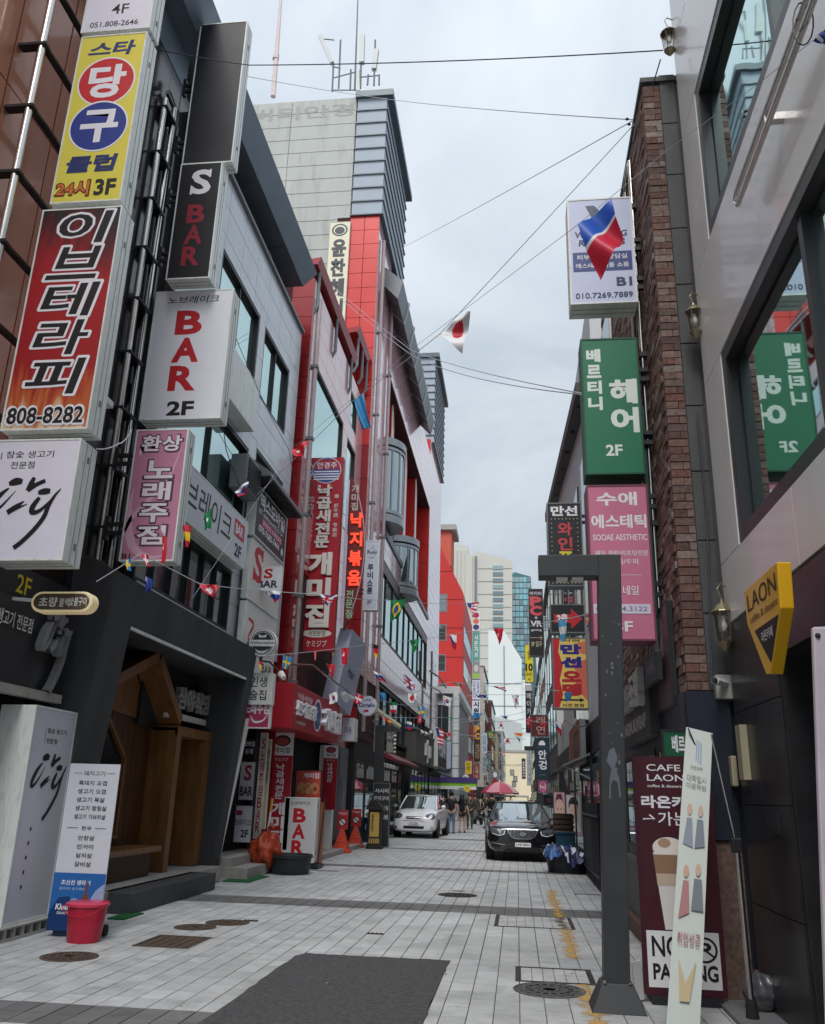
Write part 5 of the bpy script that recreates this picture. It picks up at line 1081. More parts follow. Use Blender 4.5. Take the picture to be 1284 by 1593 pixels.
# ---------------- right side box signs
RY = 9.0
gq = C(200, 208, 236)
fsign('box_sign', 'pale lilac B1 box sign with a phone number behind the big twisted flag', (885, 988, 308, 472), RY, .34, gq, alum, [
    ('p', [(.28, .93), (.42, .93), (.52, .86), (.58, .9), (.5, .8), (.38, .8)], C(70, 80, 110)), ('e', .62, .87, .1, .05, C(70, 80, 110), .6), ('t', 'WHITENING', .1, .9, .62, .68, C(40, 46, 90), dict(bold=.03, slant=.1)), ('t', 'REVIVING', .16, .86, .54, .6, C(40, 46, 90), dict(bold=.03, slant=.1)),
    ('r', .06, .95, .3, .48, C(44, 64, 130)), ('t', '피부 분석 상담실', .12, .88, .41, .455, WHT), ('t', '에스테틱 샘플 쇼룸', .1, .9, .33, .375, WHT), ('t', 'B1', .7, .93, .155, .235, C(36, 44, 90), dict(bold=.03)), ('t', '010.7269.7889', .08, .93, .05, .1, C(36, 44, 90))], group=GR, brackets=((.25, .22), (.8, .22)), bside=1)
grn = C(30, 118, 84)
fsign('box_sign', 'green hair salon box sign with rounded white letters and 2F on the brick building', (907, 998, 526, 738), RY+.05, .34, grn, M('green_case', S(24, 84, 62), .5), [
    ('t', '베르티니', .1, .34, .45, .93, C(226, 236, 232), dict(vert=True, bold=.05, gapf=.2)), ('t', '헤어', .48, .94, .28, .7, C(226, 236, 232), dict(vert=True, bold=.05, gapf=.16)), ('t', '2F', .36, .64, .13, .21, C(226, 236, 232), dict(bold=.03))], group=GR, brackets=((.4, .22), (1.2, .22)), bside=1)
pk2 = C(206, 120, 150)
fsign('box_sign', 'dusty pink beauty salon box sign with 3F below the green sign', (917, 1015, 754, 997), RY+.1, .34, pk2, M('pink_case', S(120, 66, 84), .5), [
    ('t', '수애', .16, .82, .86, .95, WHT, dict(bold=.03)), ('t', '에스테틱', .06, .95, .71, .8, WHT, dict(bold=.03)), ('t', 'SOOAE AESTHETIC', .08, .95, .63, .67, WHT), ('t', '웨딩 관리/리프팅전문', .1, .95, .53, .565, WHT), ('t', '스킨관리/두피', .12, .78, .475, .51, WHT), ('r', .12, .82, .405, .408, WHT),
    ('t', '수현 네일', .2, .76, .28, .34, WHT), ('r', .04, .93, .165, .225, C(220, 214, 232)), ('t', '051.804.3122', .08, .88, .18, .21, C(120, 110, 150)), ('t', '3F', .36, .64, .055, .12, WHT, ring)], group=GR, brackets=((.5, .22), (1.5, .22)), bside=1)
p = poles('stainless poles on the brick wall carrying the lilac, green and pink signs', [[(HX-.06, 9.25, 2.9), (HX-.06, 9.25, 9.4)], [(HX-.06, 9.75, 4.4), (HX-.06, 9.75, 9.3), (HX-.06, 9.6, 9.42), (HX-.06, 9.3, 9.4)]], .03)
for k in range(6): MB().box(HX-.1, HX, 9.2, 9.3, 3.4+k*1.05, 3.46+k*1.05).build('clamp', blackm, p)
MB().box(HX-.13, HX-.09, 9.2, 9.24, 3.2, 5.9).build('rust_rail', M('dark_green_metal', S(40, 70, 62), .5), p)
dots = C(225, 222, 190)
fsign('box_sign', 'black pub box sign with dotted bulbs, red and yellow letters behind the gate arm', (852, 907, 782, 912), 15.0, .3, C(38, 40, 44), alumd, [
    ('t', '만선', .12, .88, .84, .96, WHT, dict(bold=.04)), ('t', '와', .3, .72, .6, .76, C(200, 70, 76), dict(bold=.03)), ('t', '인', .3, .72, .42, .58, C(200, 70, 76), dict(bold=.03)), ('t', '포', .3, .72, .25, .41, C(220, 210, 60), ring), ('t', '차', .3, .76, .06, .24, C(220, 210, 60), dict(bold=.05)), ('dots', .13, .87, .035, .8, 7, 14, .012, dots)], brackets=((.4, .2), (1.2, .2)), bside=1)
fsign('box_sign', 'black sign with a red arrow and second floor mark under the dotted pub sign', (856, 911, 940, 985), 14.9, .25, C(34, 36, 40), alumd, [('p', [(.12, .35), (.6, .35), (.6, .15), (.92, .5), (.6, .85), (.6, .65), (.12, .65)], C(190, 44, 52)), ('t', '2층', .2, .5, .38, .66, WHT, dict(bold=.05))])
sr = [('p', [(0, 0), (.16, 0), (.28, .2), (.2, .4), (.3, .6), (.18, .8), (.24, 1), (0, 1)], C(190, 40, 52)), ('p', [(1, .1), (.62, .3), (.7, .5), (.55, .62), (1, .7)], C(210, 110, 90)), ('p', [(1, .75), (.7, .8), (.6, .9), (1, .96)], C(214, 120, 90))]
fsign('box_sign', 'red and yellow pub sign with bold blue letters under the black arrow sign', (860, 915, 992, 1103), 14.8, .25, C(226, 200, 110), alumd, sr+[('t', '서면', .3, .8, .935, .975, BLK), ('t', '만', .25, .82, .77, .9, C(40, 40, 130), dict(bold=.09)), ('t', '선', .25, .82, .58, .72, C(40, 40, 130), dict(bold=.09)), ('t', '오', .28, .8, .38, .52, C(180, 36, 50), dict(bold=.09)), ('t', '뎅', .28, .8, .19, .34, C(180, 36, 50), dict(bold=.09)), ('p', [(.2, .115), (.75, .115), (.75, .095), (.88, .125), (.75, .155), (.75, .135), (.2, .135)], BLK), ('t', '서면 본점', .25, .85, .03, .075, BLK)])
fsign('vertical_sign', 'black computer cafe sign with red PC letters and VR, left of the gate arm', (823, 846, 916, 1021), 38, .4, C(40, 38, 42), alumd, [('t', '아이비', .1, .9, .9, .96, WHT), ('t', 'PC', .12, .86, .6, .88, C(220, 90, 100), dict(vert=True, bold=.08, gapf=.04)), ('t', '+', .4, .6, .54, .59, WHT), ('t', 'VR', .12, .9, .43, .52, WHT, ring), ('t', 'gaming', .15, .85, .36, .4, WHT), ('t', '3F 입구', .15, .85, .14, .22, C(226, 216, 180)), ('b', [[(.1, .27, .008), (.88, .27, .008)], [(.75, .3, .008), (.88, .27, .008), (.75, .24, .008)]], C(200, 190, 150))])
fsign('vertical_sign', 'yellow 10 BAR sign behind the computer cafe sign', (817, 830, 1003, 1062), 52, .4, C(232, 218, 50), alumd, [('t', '술집', .3, .7, .6, .85, BLK, dict(vert=True)), ('t', '10', .08, .92, .3, .5, BLK, dict(bold=.05)), ('t', 'BAR', .15, .85, .18, .26, BLK), ('t', '4F', .35, .65, .05, .12, BLK)])
fsign('vertical_sign', 'narrow black sign with a column of small white letters under the yellow bar sign', (818, 829, 1066, 1140), 55, .3, C(44, 44, 50), alumd, [('r', .05, .95, .88, .99, C(200, 200, 205)), ('t', '메이카쇼', .2, .8, .2, .85, WHT, dict(vert=True))])
fsign('box_sign', 'maroon sign board with dark letters above the optician sign', (826, 854, 1112, 1146), 34, .4, C(92, 38, 40), alumd, [('t', '래연', .3, .8, .08, .95, C(190, 150, 140), dict(vert=True))])
fsign('box_sign', 'dark teal optician box sign with a white bell mark', (832, 856, 1148, 1213), 31, .4, C(34, 56, 72), blackm, [('p', [(.3, .82), (.7, .82), (.72, .86), (.6, .93), (.4, .93), (.28, .86)], WHT), ('r', .1, .9, .77, .775, C(120, 140, 150)), ('t', '안경', .25, .78, .22, .72, WHT, dict(vert=True, bold=.03)), ('t', '안경원', .3, .7, .1, .13, C(120, 140, 150))])
fsign('box_sign', 'magenta round cornered sign under the optician sign', (838, 852, 1214, 1234), 30, .2, C(170, 60, 110), alumd, [('e', .5, .5, .4, .4, C(210, 130, 170), .7), ('t', 'NeS', .2, .8, .35, .65, WHT)])
fsign('vertical_sign', 'white vertical sign with grey letters in the far right row', (820, 828, 1165, 1222), 60, .3, C(196, 204, 206), alumd, [('t', '미소치과의원', .25, .75, .08, .95, C(80, 90, 90), dict(vert=True))])
fsign('vertical_sign', 'thin dark vertical sign near the end of the right row', (812, 818, 1180, 1212), 80, .3, C(60, 60, 64), alumd, [('t', '호프', .2, .8, .1, .9, WHT, dict(vert=True))])
t = sign('fascia_sign', 'tilted reddish timber sign board with a dark plate near the fence', 4.2, .95, .12, M('cedar_board', S(140, 84, 60), .6, var=.25, scale=5), alumd, [('r', .45, .8, .2, .8, BLK), ('t', '식당', .5, .75, .3, .7, C(110, 110, 115), ring)], (1.42, 24.2, 2.35), math.radians(-90))
# LAON triangle sign
ly = M('mustard_yellow', S(240, 184, 30), .35, var=.05, coat=.3)
t = thing('triangle_sign', 'thick yellow inverted triangle cafe sign reading LAON over the entrance', 'sign', (1.6, 6.13, 2.3), math.radians(-90), local=True)
# local x runs towards the camera; z up
q = [(at(*p_, x=1.6)) for p_ in ((1157, 920), (1209, 874), (1214, 946), (1198, 1049), (1192, 1049), (1163, 972))]
pts = [(6.13-q_.y, q_.z-2.3) for q_ in q]
MB().prism(pts, 'y', 0, .085).build('sign_case', ly, t, fix=True, bevel=.008)
mm = MB(); mm.add([(p_[0], -.002, p_[1]) for p_ in ((.22, .36), (.78, .36), (.52, .1))], [(0, 1, 2)]); mm.build('black_triangle', BLK, t)
marks(t, .9, .7, [('t', 'LAON', .13, .88, .72, .89, BLK, dict(bold=.0)), ('t', 'coffee & dessert', .16, .88, .6, .67, C(90, 70, 20)), ('t', '라온카페', .42, .7, .36, .46, WHT)], d0=.004)
# NO PARKING banner stand
mar = C(72, 26, 38); cof = C(224, 220, 218)
x0, x1, z0, z1 = rectpx(993, 1118, 1172, 1543, 8.02)
t = sign('banner_stand', 'maroon cafe banner with a latte glass and a NO PARKING panel by the brick corner', x1-x0, z1-z0, .05, mar, blackm, [
    ('t', 'CAFE', .18, .62, .935, .965, WHT), ('t', 'LAON', .18, .66, .89, .92, WHT), ('t', 'coffee & dessert', .18, .62, .862, .875, WHT), ('t', '라온카페', .09, .86, .77, .825, WHT, dict(bold=.04)), ('t', '→가는길', .1, .86, .695, .755, WHT, dict(bold=.01)),
    ('p', [(.2, .58), (.6, .58), (.5, .26), (.3, .26)], cof), ('e', .4, .6, .2, .045, C(235, 228, 220)), ('p', [(.2, .57), (.6, .57), (.575, .48), (.225, .48)], C(150, 118, 92)), ('p', [(.225, .49), (.575, .49), (.565, .44), (.235, .44)], C(200, 180, 160)), ('e', .35, .62, .08, .02, C(180, 150, 120)),
    ('r', .06, .94, .03, .255, C(230, 230, 232)), ('t', 'NO', .12, .48, .15, .235, BLK, dict(bold=.02)), ('e', .76, .185, .155, .052, BLK, .82), ('t', 'P', .68, .84, .155, .215, BLK, dict(bold=.03)), ('b', [[(.64, .215, .009), (.88, .155, .009)]], BLK), ('t', 'PARKING', .12, .9, .06, .125, BLK, dict(bold=.03))], (x0, 8.02, .06), cat='banner', rim=0)
MB().box(.05, x1-x0-.05, -.07, .28, -.06, -.001).build('weighted_base', blackm, t)

# obliquely seen white banner at the right front, pole braces
gw_ = C(192, 200, 194)
TL_ = at(1068, 1131, y=7.5); BL_ = at(1036, 1614, z=.03); BR_ = at(1083, 1612, z=.03)+Vector((.0, -.12, 0))
_n = (BR_-BL_).cross(TL_-BL_); _d = ROT @ Vector((1109-CX, CY-1141, -FPX)); _e = Vector((0, 0, EYE)); TR_ = _e+_d*((BL_-_e).dot(_n)/_d.dot(_n))
quadboard('banner_stand', 'narrow pale banner seen edge on with printed figures, front right', 'banner', TL_, TR_, BR_, BL_, .006, gw_, whitep, [
    ('r', .42, .47, .88, .96, C(136, 160, 184)), ('r', .5, .55, .875, .955, C(136, 160, 184)), ('r', .58, .63, .87, .95, C(136, 160, 184)), ('t', '자연과학', .25, .7, .845, .86, C(120, 120, 120)), ('t', '대학입시', .15, .85, .8, .825, C(134, 138, 138)), ('t', '미용학원', .15, .85, .775, .795, C(134, 138, 138)),
    ('e', .32, .7, .09, .02, C(190, 160, 140)), ('p', [(.15, .58), (.5, .57), (.42, .67), (.24, .67)], C(120, 132, 146)), ('e', .7, .7, .09, .02, C(190, 160, 140)), ('p', [(.55, .57), (.9, .58), (.8, .67), (.6, .67)], C(104, 114, 128)),
    ('e', .32, .49, .09, .02, C(190, 150, 130)), ('p', [(.15, .34), (.5, .36), (.42, .46), (.24, .46)], C(160, 104, 106)), ('e', .72, .5, .09, .02, C(190, 160, 140)), ('p', [(.55, .37), (.95, .37), (.85, .47), (.6, .47)], C(96, 106, 114)), ('t', '취업성공', .15, .9, .26, .3, C(166, 112, 116)), ('p', [(.35, .1), (.65, .1), (.8, .22), (.5, .15), (.25, .22)], C(190, 170, 130))])
t = thing('banner_pole', 'grey steel pole with two thin brace rods holding the pale edge-on banner', 'pole', at(1172, 1588, z=0))
J = at(1146, 1312, y=7.4); F0 = at(1172, 1588, z=0.02)
MB().tube([F0, J], .022, 10).build('pole', steel, t, smooth=True); MB().tube([J, at(1107, 1143, y=7.1)], .007).build('brace_rod', steel, t); MB().tube([J, at(1071, 1133, y=7.45)], .006).build('brace_rod', blackm, t)
MB().box(J.x-.04, J.x+.04, J.y-.03, J.y+.03, J.z-.07, J.z+.04).build('joint', blackm, t, bevel=.01); MB().lathe([(.05, 0), (.04, .12), (.03, .16)], tuple(F0)).build('pole_foot', rubber, t)
# black shop fascia on the brick building with raised letters, mauve board
t = sign('fascia_sign', 'black fascia box with raised white letters under the brick wall', 3.3, .8, .16, C(34, 34, 38), blackm, [('t', '조방', .68, .93, .42, .92, C(190, 192, 190), dict(ext=.04, bold=.05)), ('t', '낙지전문', .3, .64, .45, .85, C(150, 152, 150), dict(ext=.03, bold=.04)), ('t', 'CHUNGMUKIMBAP', .12, .9, .12, .32, C(170, 170, 168), dict(bold=.04))], (1.43, 12.9, 2.25), math.radians(-90))
t = sign('wall_board', 'mauve wall board with a dark blue plate on the brick corner', 1.15, 1.05, .06, M('mauve_board', S(96, 74, 82), .5, var=.2, scale=4), blackm, [('p', [(.3, .5), (.7, .5), (.72, .85), (.5, .97), (.28, .8)], C(150, 140, 150))], (1.52, 9.85, 2.45), math.radians(-90))
t = sign('projecting_sign', 'small dark blue plate mounted over the mauve board', .75, .3, .08, C(30, 30, 60), blackm, [('t', 'GYM 9층', .15, .85, .3, .7, C(120, 122, 150))], (1.4, 9.65, 2.72), math.radians(-90))
fsign('wall_sign', 'green hair salon board partly hidden behind the pale banner', (1030, 1075, 1135, 1180), 8.2, .03, C(24, 90, 62), blackm, [('t', '베르', .35, .8, .2, .8, WHT, ring)])
# ================================================================== STREET OBJECTS
def gatepost(label, base, lean, h, w_, arm, d=.2, sc=1.):
    x, y = base; t = thing('gate_post', label, 'gate post', (x, y, 0)); m = M('charcoal_paint', (.045, .049, .054), .5, .2, var=.15, scale=4, dirt=.05, bump=.05)
    hw = w_/2
    MB().hexa([(x-hw, y-d/2, .16), (x+hw, y-d/2, .16), (x+hw, y+d/2, .16), (x-hw, y+d/2, .16), (x+lean-hw, y-d/2, h), (x+lean+hw, y-d/2, h), (x+lean+hw, y+d/2, h), (x+lean-hw, y+d/2, h)]).build('post', m, t, bevel=.006)
    x2 = x+lean
    MB().box(min(x2+hw*arm/abs(arm), x2+arm), max(x2+hw*arm/abs(arm), x2+arm), y-d/2+.002, y+d/2-.002, h-.2, h-.001).build('arm', m, t, bevel=.006)
    MB().hexa([(x-w_*1.05, y-d*.95, 0), (x+w_*1.05, y-d*.95, 0), (x+w_*1.05, y+d*.95, 0), (x-w_*1.05, y+d*.95, 0), (x-w_*.6, y-d*.6, .2), (x+w_*.6, y-d*.6, .2), (x+w_*.6, y+d*.6, .2), (x-w_*.6, y+d*.6, .2)]).build('base', m, t, bevel=.006)
    for sx_ in (-1, 1): MB().lathe([(.014, .2), (.014, .215), (0, .22)], (x+sx_*w_*.55*0+sx_*.12*w_/.2*.8, y-d*.62, 0), 8).build('bolt', steel, t)
    MB().box(x-hw-.004, x+hw+.004, y-d/2-.004, y+d/2+.004, .2, .215).build('weld_collar', m, t)
    for k in range(2): MB().box(x2+arm*(.45+.22*k)-.05, x2+arm*(.45+.22*k)+.05, y-.06, y+.06, h-.225, h-.201).build('spot_lamp', alum, t)
    return t, m
gp, gm = gatepost('tall charcoal street gate post with its arm to the left, front right', (.76, 7.72), .1, 3.68, .2, -.64)
res = M('sticker_residue', S(104, 112, 122), .7, var=.2)
mb = MB(); random.seed(4)
for k in range(17):
    z = random.choice((random.uniform(1.7, 3.2), random.uniform(1.9, 3.0))); x = .76+.1*(z/3.6)+random.uniform(-.08, .07); s = random.uniform(.006, .022)
    n = random.randint(4, 7); mb.add([(x+s*random.uniform(.5, 1)*math.cos(a*2*math.pi/n), 7.6165, z+s*1.2*random.uniform(.5, 1.2)*math.sin(a*2*math.pi/n)) for a in range(n)], [tuple(range(n))])
x = .8; mb.add([(x+a, 7.6162, 1.62+b) for a, b in ((-.02, .34), (.02, .36), (.045, .28), (.02, .2), (.05, .12), (.06, -.04), (.045, -.04), (.035, .08), (.0, .1), (-.02, .06), (-.025, -.05), (-.04, -.05), (-.03, .1), (-.01, .19), (-.05, .25))], [tuple(range(15))])
mb.build('sticker_residue', res, gp)
gatepost('second charcoal gate post beside the black menu board on the left', (-4.42, 28.6), -.05, 3.73, .3, .72)
gatepost('far charcoal gate post under the maroon sign on the right', (1.1, 44.5), .0, 4.05, .3, -.72)
# red bucket
bk = thing('bucket', 'red plastic bucket with a lid and thin handle at the foot of the menu banner', 'bucket', (-4.57, 9.5, 0), local=True)
rp = M('red_plastic', S(190, 28, 60), .4, var=.18, scale=8, coat=.1, dirt=.18, streak=1)
MB().lathe([(.165, 0), (.17, .01), (.205, .36), (.2, .36), (.165, .02), (0, .02)], n=36).build('pail', rp, bk, smooth=True)
MB().lathe([(.222, .35), (.225, .375), (.21, .385), (.12, .392), (0, .396)], n=36).build('lid', M('pink_red_plastic', S(214, 60, 90), .3, coat=.2), bk, smooth=True)
MB().tube([(-.225, 0, .37)]+[(.225*math.cos(math.pi-a*math.pi/12), -.1-.12*math.sin(a*math.pi/12), .37-.1*math.sin(a*math.pi/12)) for a in range(1, 12)]+[(.225, 0, .37)], .005, 6).build('handle', rp, bk)
# menu banner, its blue lower print
x0, x1, z0, z1 = rectpx(92, 172, 1181, 1442, 9.7)
it = [('t', '돼지고기', .3, .72, .925, .955, BLK), ('r', .1, .26, .939, .942, BLK), ('r', .76, .92, .939, .942, BLK)]
for k, s in enumerate(('흑돼지 오겹', '생고기 오겹', '생고기 목살', '생고기 항정살', '생고기 가브리살')): it.append(('t', s, .22, .78 if k < 3 else .84, .865-k*.052, .895-k*.052, BLK))
it += [('t', '한우', .4, .6, .59, .615, BLK), ('r', .12, .34, .602, .605, BLK), ('r', .66, .88, .602, .605, BLK)]
for k, s in enumerate(('안창살', '안거미', '살치살', '갈비살')): it.append(('t', s, .36, .68, .53-k*.052, .558-k*.052, BLK))
it += [('r', 0, 1, 0, .335, C(40, 104, 176)), ('p', [(0, .1), (.15, .19), (.35, .2), (.5, .08), (.5, 0), (0, 0)], C(22, 56, 110)), ('p', [(.55, 0), (.6, .1), (.85, .24), (1, .28), (1, 0)], C(150, 176, 214)), ('t', '초신선 생라거', .16, .72, .265, .295, WHT, dict(bold=.02)), ('t', '클라우드 생 드래프트', .14, .68, .235, .252, C(180, 200, 225)), ('t', 'Kloud', .12, .42, .12, .155, WHT, dict(bold=.03, slant=.1)), ('t', 'Kloud', .7, .98, .12, .155, WHT, dict(bold=.03)), ('t', 'DRAFT', .16, .38, .095, .11, WHT),
       ('p', [(.6, .1), (.72, .1), (.72, .19), (.68, .22), (.68, .3), (.64, .3), (.64, .22), (.6, .19)], C(130, 70, 40)), ('r', .635, .685, .28, .31, C(60, 110, 180)), ('e', .46, .17, .08, .02, C(150, 160, 165)), ('r', .38, .54, .1, .17, C(140, 150, 158))]
sign('banner_stand', 'white grilled meat menu banner with a blue beer print at its foot, left front', x1-x0, z1-z0, .012, C(214, 216, 226), whitep, it, (x0, 9.7, .06), cat='banner', rim=0)
bb = thing('banner_weight', 'dark blue plastic weight under the meat menu banner', 'base', (-4.85, 9.85, 0)); MB().box(-5.05, -4.6, 9.72, 10.0, 0, .3).build('tank', M('navy_plastic', S(30, 50, 84), .4), bb, bevel=.02); MB().lathe([(.06, 0), (.06, .05), (0, .05)], (-4.52, 9.8, .07), 14, 'x').build('wheel', rubber, bb)
# tall standing light box
t = sign('light_box', 'tall white standing light box with black brush calligraphy and a dotted tail, far left front', .95, 2.27, .42, C(204, 204, 216), alum, [('r', .3, .306, .82, .9, BLK), ('t', '참숯 생고기', .34, .8, .875, .9, BLK), ('t', '전문점', .34, .6, .825, .85, BLK), ('logo', .12, .95, .46, .78, BLK)]+[('e', .3-.004*k, .42-k*.065, .018, .01, BLK) for k in range(5)], (-5.35, 9.2, .14), math.radians(90))
t = thing('vent_block', 'row of concrete vent blocks under the standing light box', 'block', (-5.4, 9.7, 0))
for k in range(7): MB().box(-5.5+.0, -5.28, 9.0+k*.17, 9.05+k*.17, .03, .12).build('web', concrete, t)
MB().box(-5.5, -5.27, 8.95, 10.2, 0, .03).box(-5.5, -5.27, 8.95, 10.2, .12, .138).build('slab', concrete, t); MB().box(-5.52, -5.5, 8.95, 10.2, .0, .13).build('back', darkg, t)
# planter
t = thing('potted_plant', 'dark pot with drooping green leaves at the left picture edge', 'plant', (-5.75, 9.9, 0)); c = at(2, 1440, y=9.6)
MB().lathe([(.1, 0), (.14, .2), (.15, .2), (.15, .22), (.0, .22)], (c.x, 9.6, 0), 16).build('pot', blackm, t)
lf = M('leaf', (.05, .09, .035), .6, var=.4, scale=20); random.seed(8); mb = MB()
for k in range(60):
    a = random.uniform(0, 6.28); r = random.uniform(.03, .2); z = .22+random.uniform(0, .2); l = .09; d = Vector((math.cos(a), math.sin(a), random.uniform(-.6, .6))).normalized()*l; s_ = Vector((-math.sin(a), math.cos(a), 0))*.02; p = Vector((c.x+r*math.cos(a), 9.6+r*math.sin(a), z)); mb.add([p, p+d*.5+s_, p+d, p+d*.5-s_], [(0, 1, 2, 3)])
mb.build('leaves', lf, t)
# green mats
gmat = M('green_turf_mat', S(30, 110, 62), .95, var=.3, scale=30, bump=.8, bscale=300)
for pts, lb in (([(170, 1428), (240, 1416), (205, 1430), (165, 1433)], 'green turf doormat before the charcoal step'), ([(362, 1364), (415, 1362), (402, 1373), (350, 1374)], 'green turf doormat before the stair entrance')):
    P = [at(*p, z=0) for p in pts]; xs = sorted(p.x for p in P); ys = sorted(p.y for p in P)
    tag(MB().box((xs[0]+xs[1])/2, (xs[2]+xs[3])/2, (ys[0]+ys[1])/2, (ys[2]+ys[3])/2, .001, .018).build('doormat', gmat), lb, 'doormat')
# tub, bag, broom
t = thing('plastic_tub', 'large round black rubber tub in front of the white BAR stand', 'tub', (-4.55, 18.1, 0), local=True)
MB().lathe([(.36, 0), (.38, .02), (.42, .33), (.44, .34), (.44, .37), (.4, .37), (.34, .05), (0, .05)], n=36).build('tub_wall', M('black_rubber', (.025, .028, .034), .5), t, smooth=True)
MB().lathe([(.445, .31), (.455, .315), (.455, .33), (.445, .335)], n=36).build('rim_band', M('black_rubber'), t)
def lump(mb, c, r, seed, flat=1., amp=.12, n=14):
    random.seed(seed); ph = [random.uniform(0, 6.28) for _ in range(12)]; vs = []; fs = []
    for i in range(n+1):
        th = math.pi*i/n
        for k in range(2*n):
            a = math.pi*k/n; d = Vector((math.sin(th)*math.cos(a), math.sin(th)*math.sin(a), math.cos(th)))
            s = 1+amp*(math.sin(5*a+ph[0]+3*d.z)*math.sin(th)+.6*math.sin(9*d.x+ph[1])+.5*math.sin(11*d.z+ph[2]+2*d.y*3))
            vs.append((c[0]+d.x*r*s, c[1]+d.y*r*s, c[2]+d.z*r*s*flat))
    for i in range(n):
        for k in range(2*n): fs.append((i*2*n+k, (i+1)*2*n+k, (i+1)*2*n+(k+1) % (2*n), i*2*n+(k+1) % (2*n)))
    return mb.add(vs, fs)
bagm = M('orange_plastic_bag', S(176, 66, 38), .35, var=.45, scale=14, coat=.2, bump=1., bscale=26)
t = thing('refuse_bag', 'orange refuse bag leaning on the tub below the red column print', 'bag', (-5.05, 17.95, 0)); lump(MB(), (-5.02, 17.95, .42), .3, 12, 1.15, .12, 22).build('sack', bagm, t, smooth=2)
MB().tube([(-5.0, 17.95, .75), (-5.0, 17.95, .85), (-4.93, 17.93, .9)], [.05, .03, .07], 8).build('knot', bagm, t)
t = thing('broom', 'pale broom handle with a yellow top standing behind the orange bag', 'broom', (-5, 18.2, 0)); a, b = at(413, 1300, y=18.3), at(424, 1242, y=18.4); a.z = .1
MB().tube([a, a.lerp(b, .8)], .022).build('handle', whitep, t); MB().tube([a.lerp(b, .8), b], .028).build('grip', M('ochre_grip', S(206, 160, 60), .5), t)
x0, x1, z0, z1 = rectpx(440, 491, 1242, 1337, 19.4)
t = sign('bar_stand', 'white standing light box with red letters B A R behind the black tub', x1-x0, z1-.1, .3, C(206, 206, 208), alum, [('t', '노브레이크', .2, .8, .88, .94, BLK, dict(slant=.1)), ('t', 'BAR', .3, .68, .1, .84, RED, dict(vert=True, bold=.045, gapf=.12))], (x0, 19.4, .12), cat='sign')
MB().box(-.02, x1-x0+.12, -.1, .5, -.1, -.04).build('base', blackm, t); [MB().lathe([(.05, 0), (.05, .04), (0, .04)], (xx, yy, -.07), 12, 'x').build('wheel', rubber, t) for xx in (0, x1-x0) for yy in (0, .4)]
t = thing('wooden_stand', 'narrow orange wood menu stand right of the BAR light box', 'stand', (-4.4, 19.9, 0)); MB().box(-4.5, -4.38, 19.8, 20.3, .05, 1.35).build('panel', M('orange_wood', S(176, 100, 60), .5), t); MB().tube([(-4.33, 19.6, 0), (-4.3, 19.9, 1.45)], .015).build('rod', blackm, t)
# no parking cones
conem = M('cone_orange', S(214, 66, 40), .4, var=.12, scale=6, dirt=.15)
def cone(x, y, label):
    t = thing('traffic_cone', label, 'traffic cone', (x, y, 0), local=True, group='no parking cones by the restaurant')
    def sq(z, r): return [(-r, -r, z), (r, -r, z), (r, r, z), (-r, r, z)]
    m = MB(); zs = [(0, .25), (.07, .25), (.09, .2), (.26, .15), (.28, .16), (.3, .14), (.48, .09), (.62, .045)]
    vs = [v for z, r in zs for v in sq(z, r)]; fs = [(3, 2, 1, 0)]
    for i in range(len(zs)-1): fs += [(i*4+k, i*4+(k+1) % 4, i*4+4+(k+1) % 4, i*4+4+k) for k in range(4)]
    fs.append(tuple(range(len(vs)-4, len(vs)))); m.add(vs, fs).build('cone_body', conem, t)
    MB().box(-.15, .15, -.03, .03, .6, 1.12).build('board', M('board_red', S(190, 52, 56), .4), t, bevel=.01)
    m = MB(); ellipse(m, 0, .8, .1, .1, .033, 24); m.build('white_disc', WHT, t); m = MB(); ellipse(m, 0, .8, .1, .1, .035, 24, inner=.8); m.add([(-.08, -.0355, .86), (-.06, -.0355, .88), (.08, -.0355, .74), (.06, -.0355, .72)], [(0, 3, 2, 1)]); m.build('prohibition_mark', C(40, 40, 40), t)
    m = MB(); put_text(m, '주차금지', -.12, .12, .99, 1.06, .034); m.build('lettering', WHT, t); return t
cone(-4.87, 25.0, 'nearer orange cone with a no parking board by the restaurant'); cone(-4.95, 27.6, 'farther orange cone with a no parking board, closer to the lantern')
t = thing('bin', 'small blue plastic bin behind the cones', 'bin', (-5.0, 30.5, 0)); MB().lathe([(.24, 0), (.3, .8), (.27, .8), (.22, .05), (0, .05)], (-4.9, 30.8, 0), 18).build('pail', M('blue_plastic', S(40, 80, 130), .4), t, smooth=True)
t = thing('lantern', 'dark wooden standing lantern with a pitched roof and a mustard paper panel', 'lantern', (-4.3, 27.3, 0), local=True)
dw = M('lantern_wood', S(44, 38, 36), .6); MB().box(-.24, .24, -.22, .22, 0, .12).box(-.2, .2, -.18, .18, .12, 1.15).build('body', dw, t)
MB().prism([(-.3, 1.12), (.3, 1.12), (.0, 1.42)], 'y', -.26, .26).build('roof', dw, t); MB().box(-.14, .14, -.195, -.181, .35, 1.05).build('paper_panel', M('mustard_paper', S(190, 160, 84), .7, var=.1), t)
m = MB(); put_text(m, '풍문으로', -.1, -.02, .5, .98, .2, vert=True); m.build('lettering', BLK, t)
for k in range(5): MB().box(-.15+k*.065, -.11+k*.065, -.19, -.181, .16, .3).build('slot', M('mustard_paper'), t)
x0, x1, z0, z1 = rectpx(579, 606, 1218, 1318, 28.3)
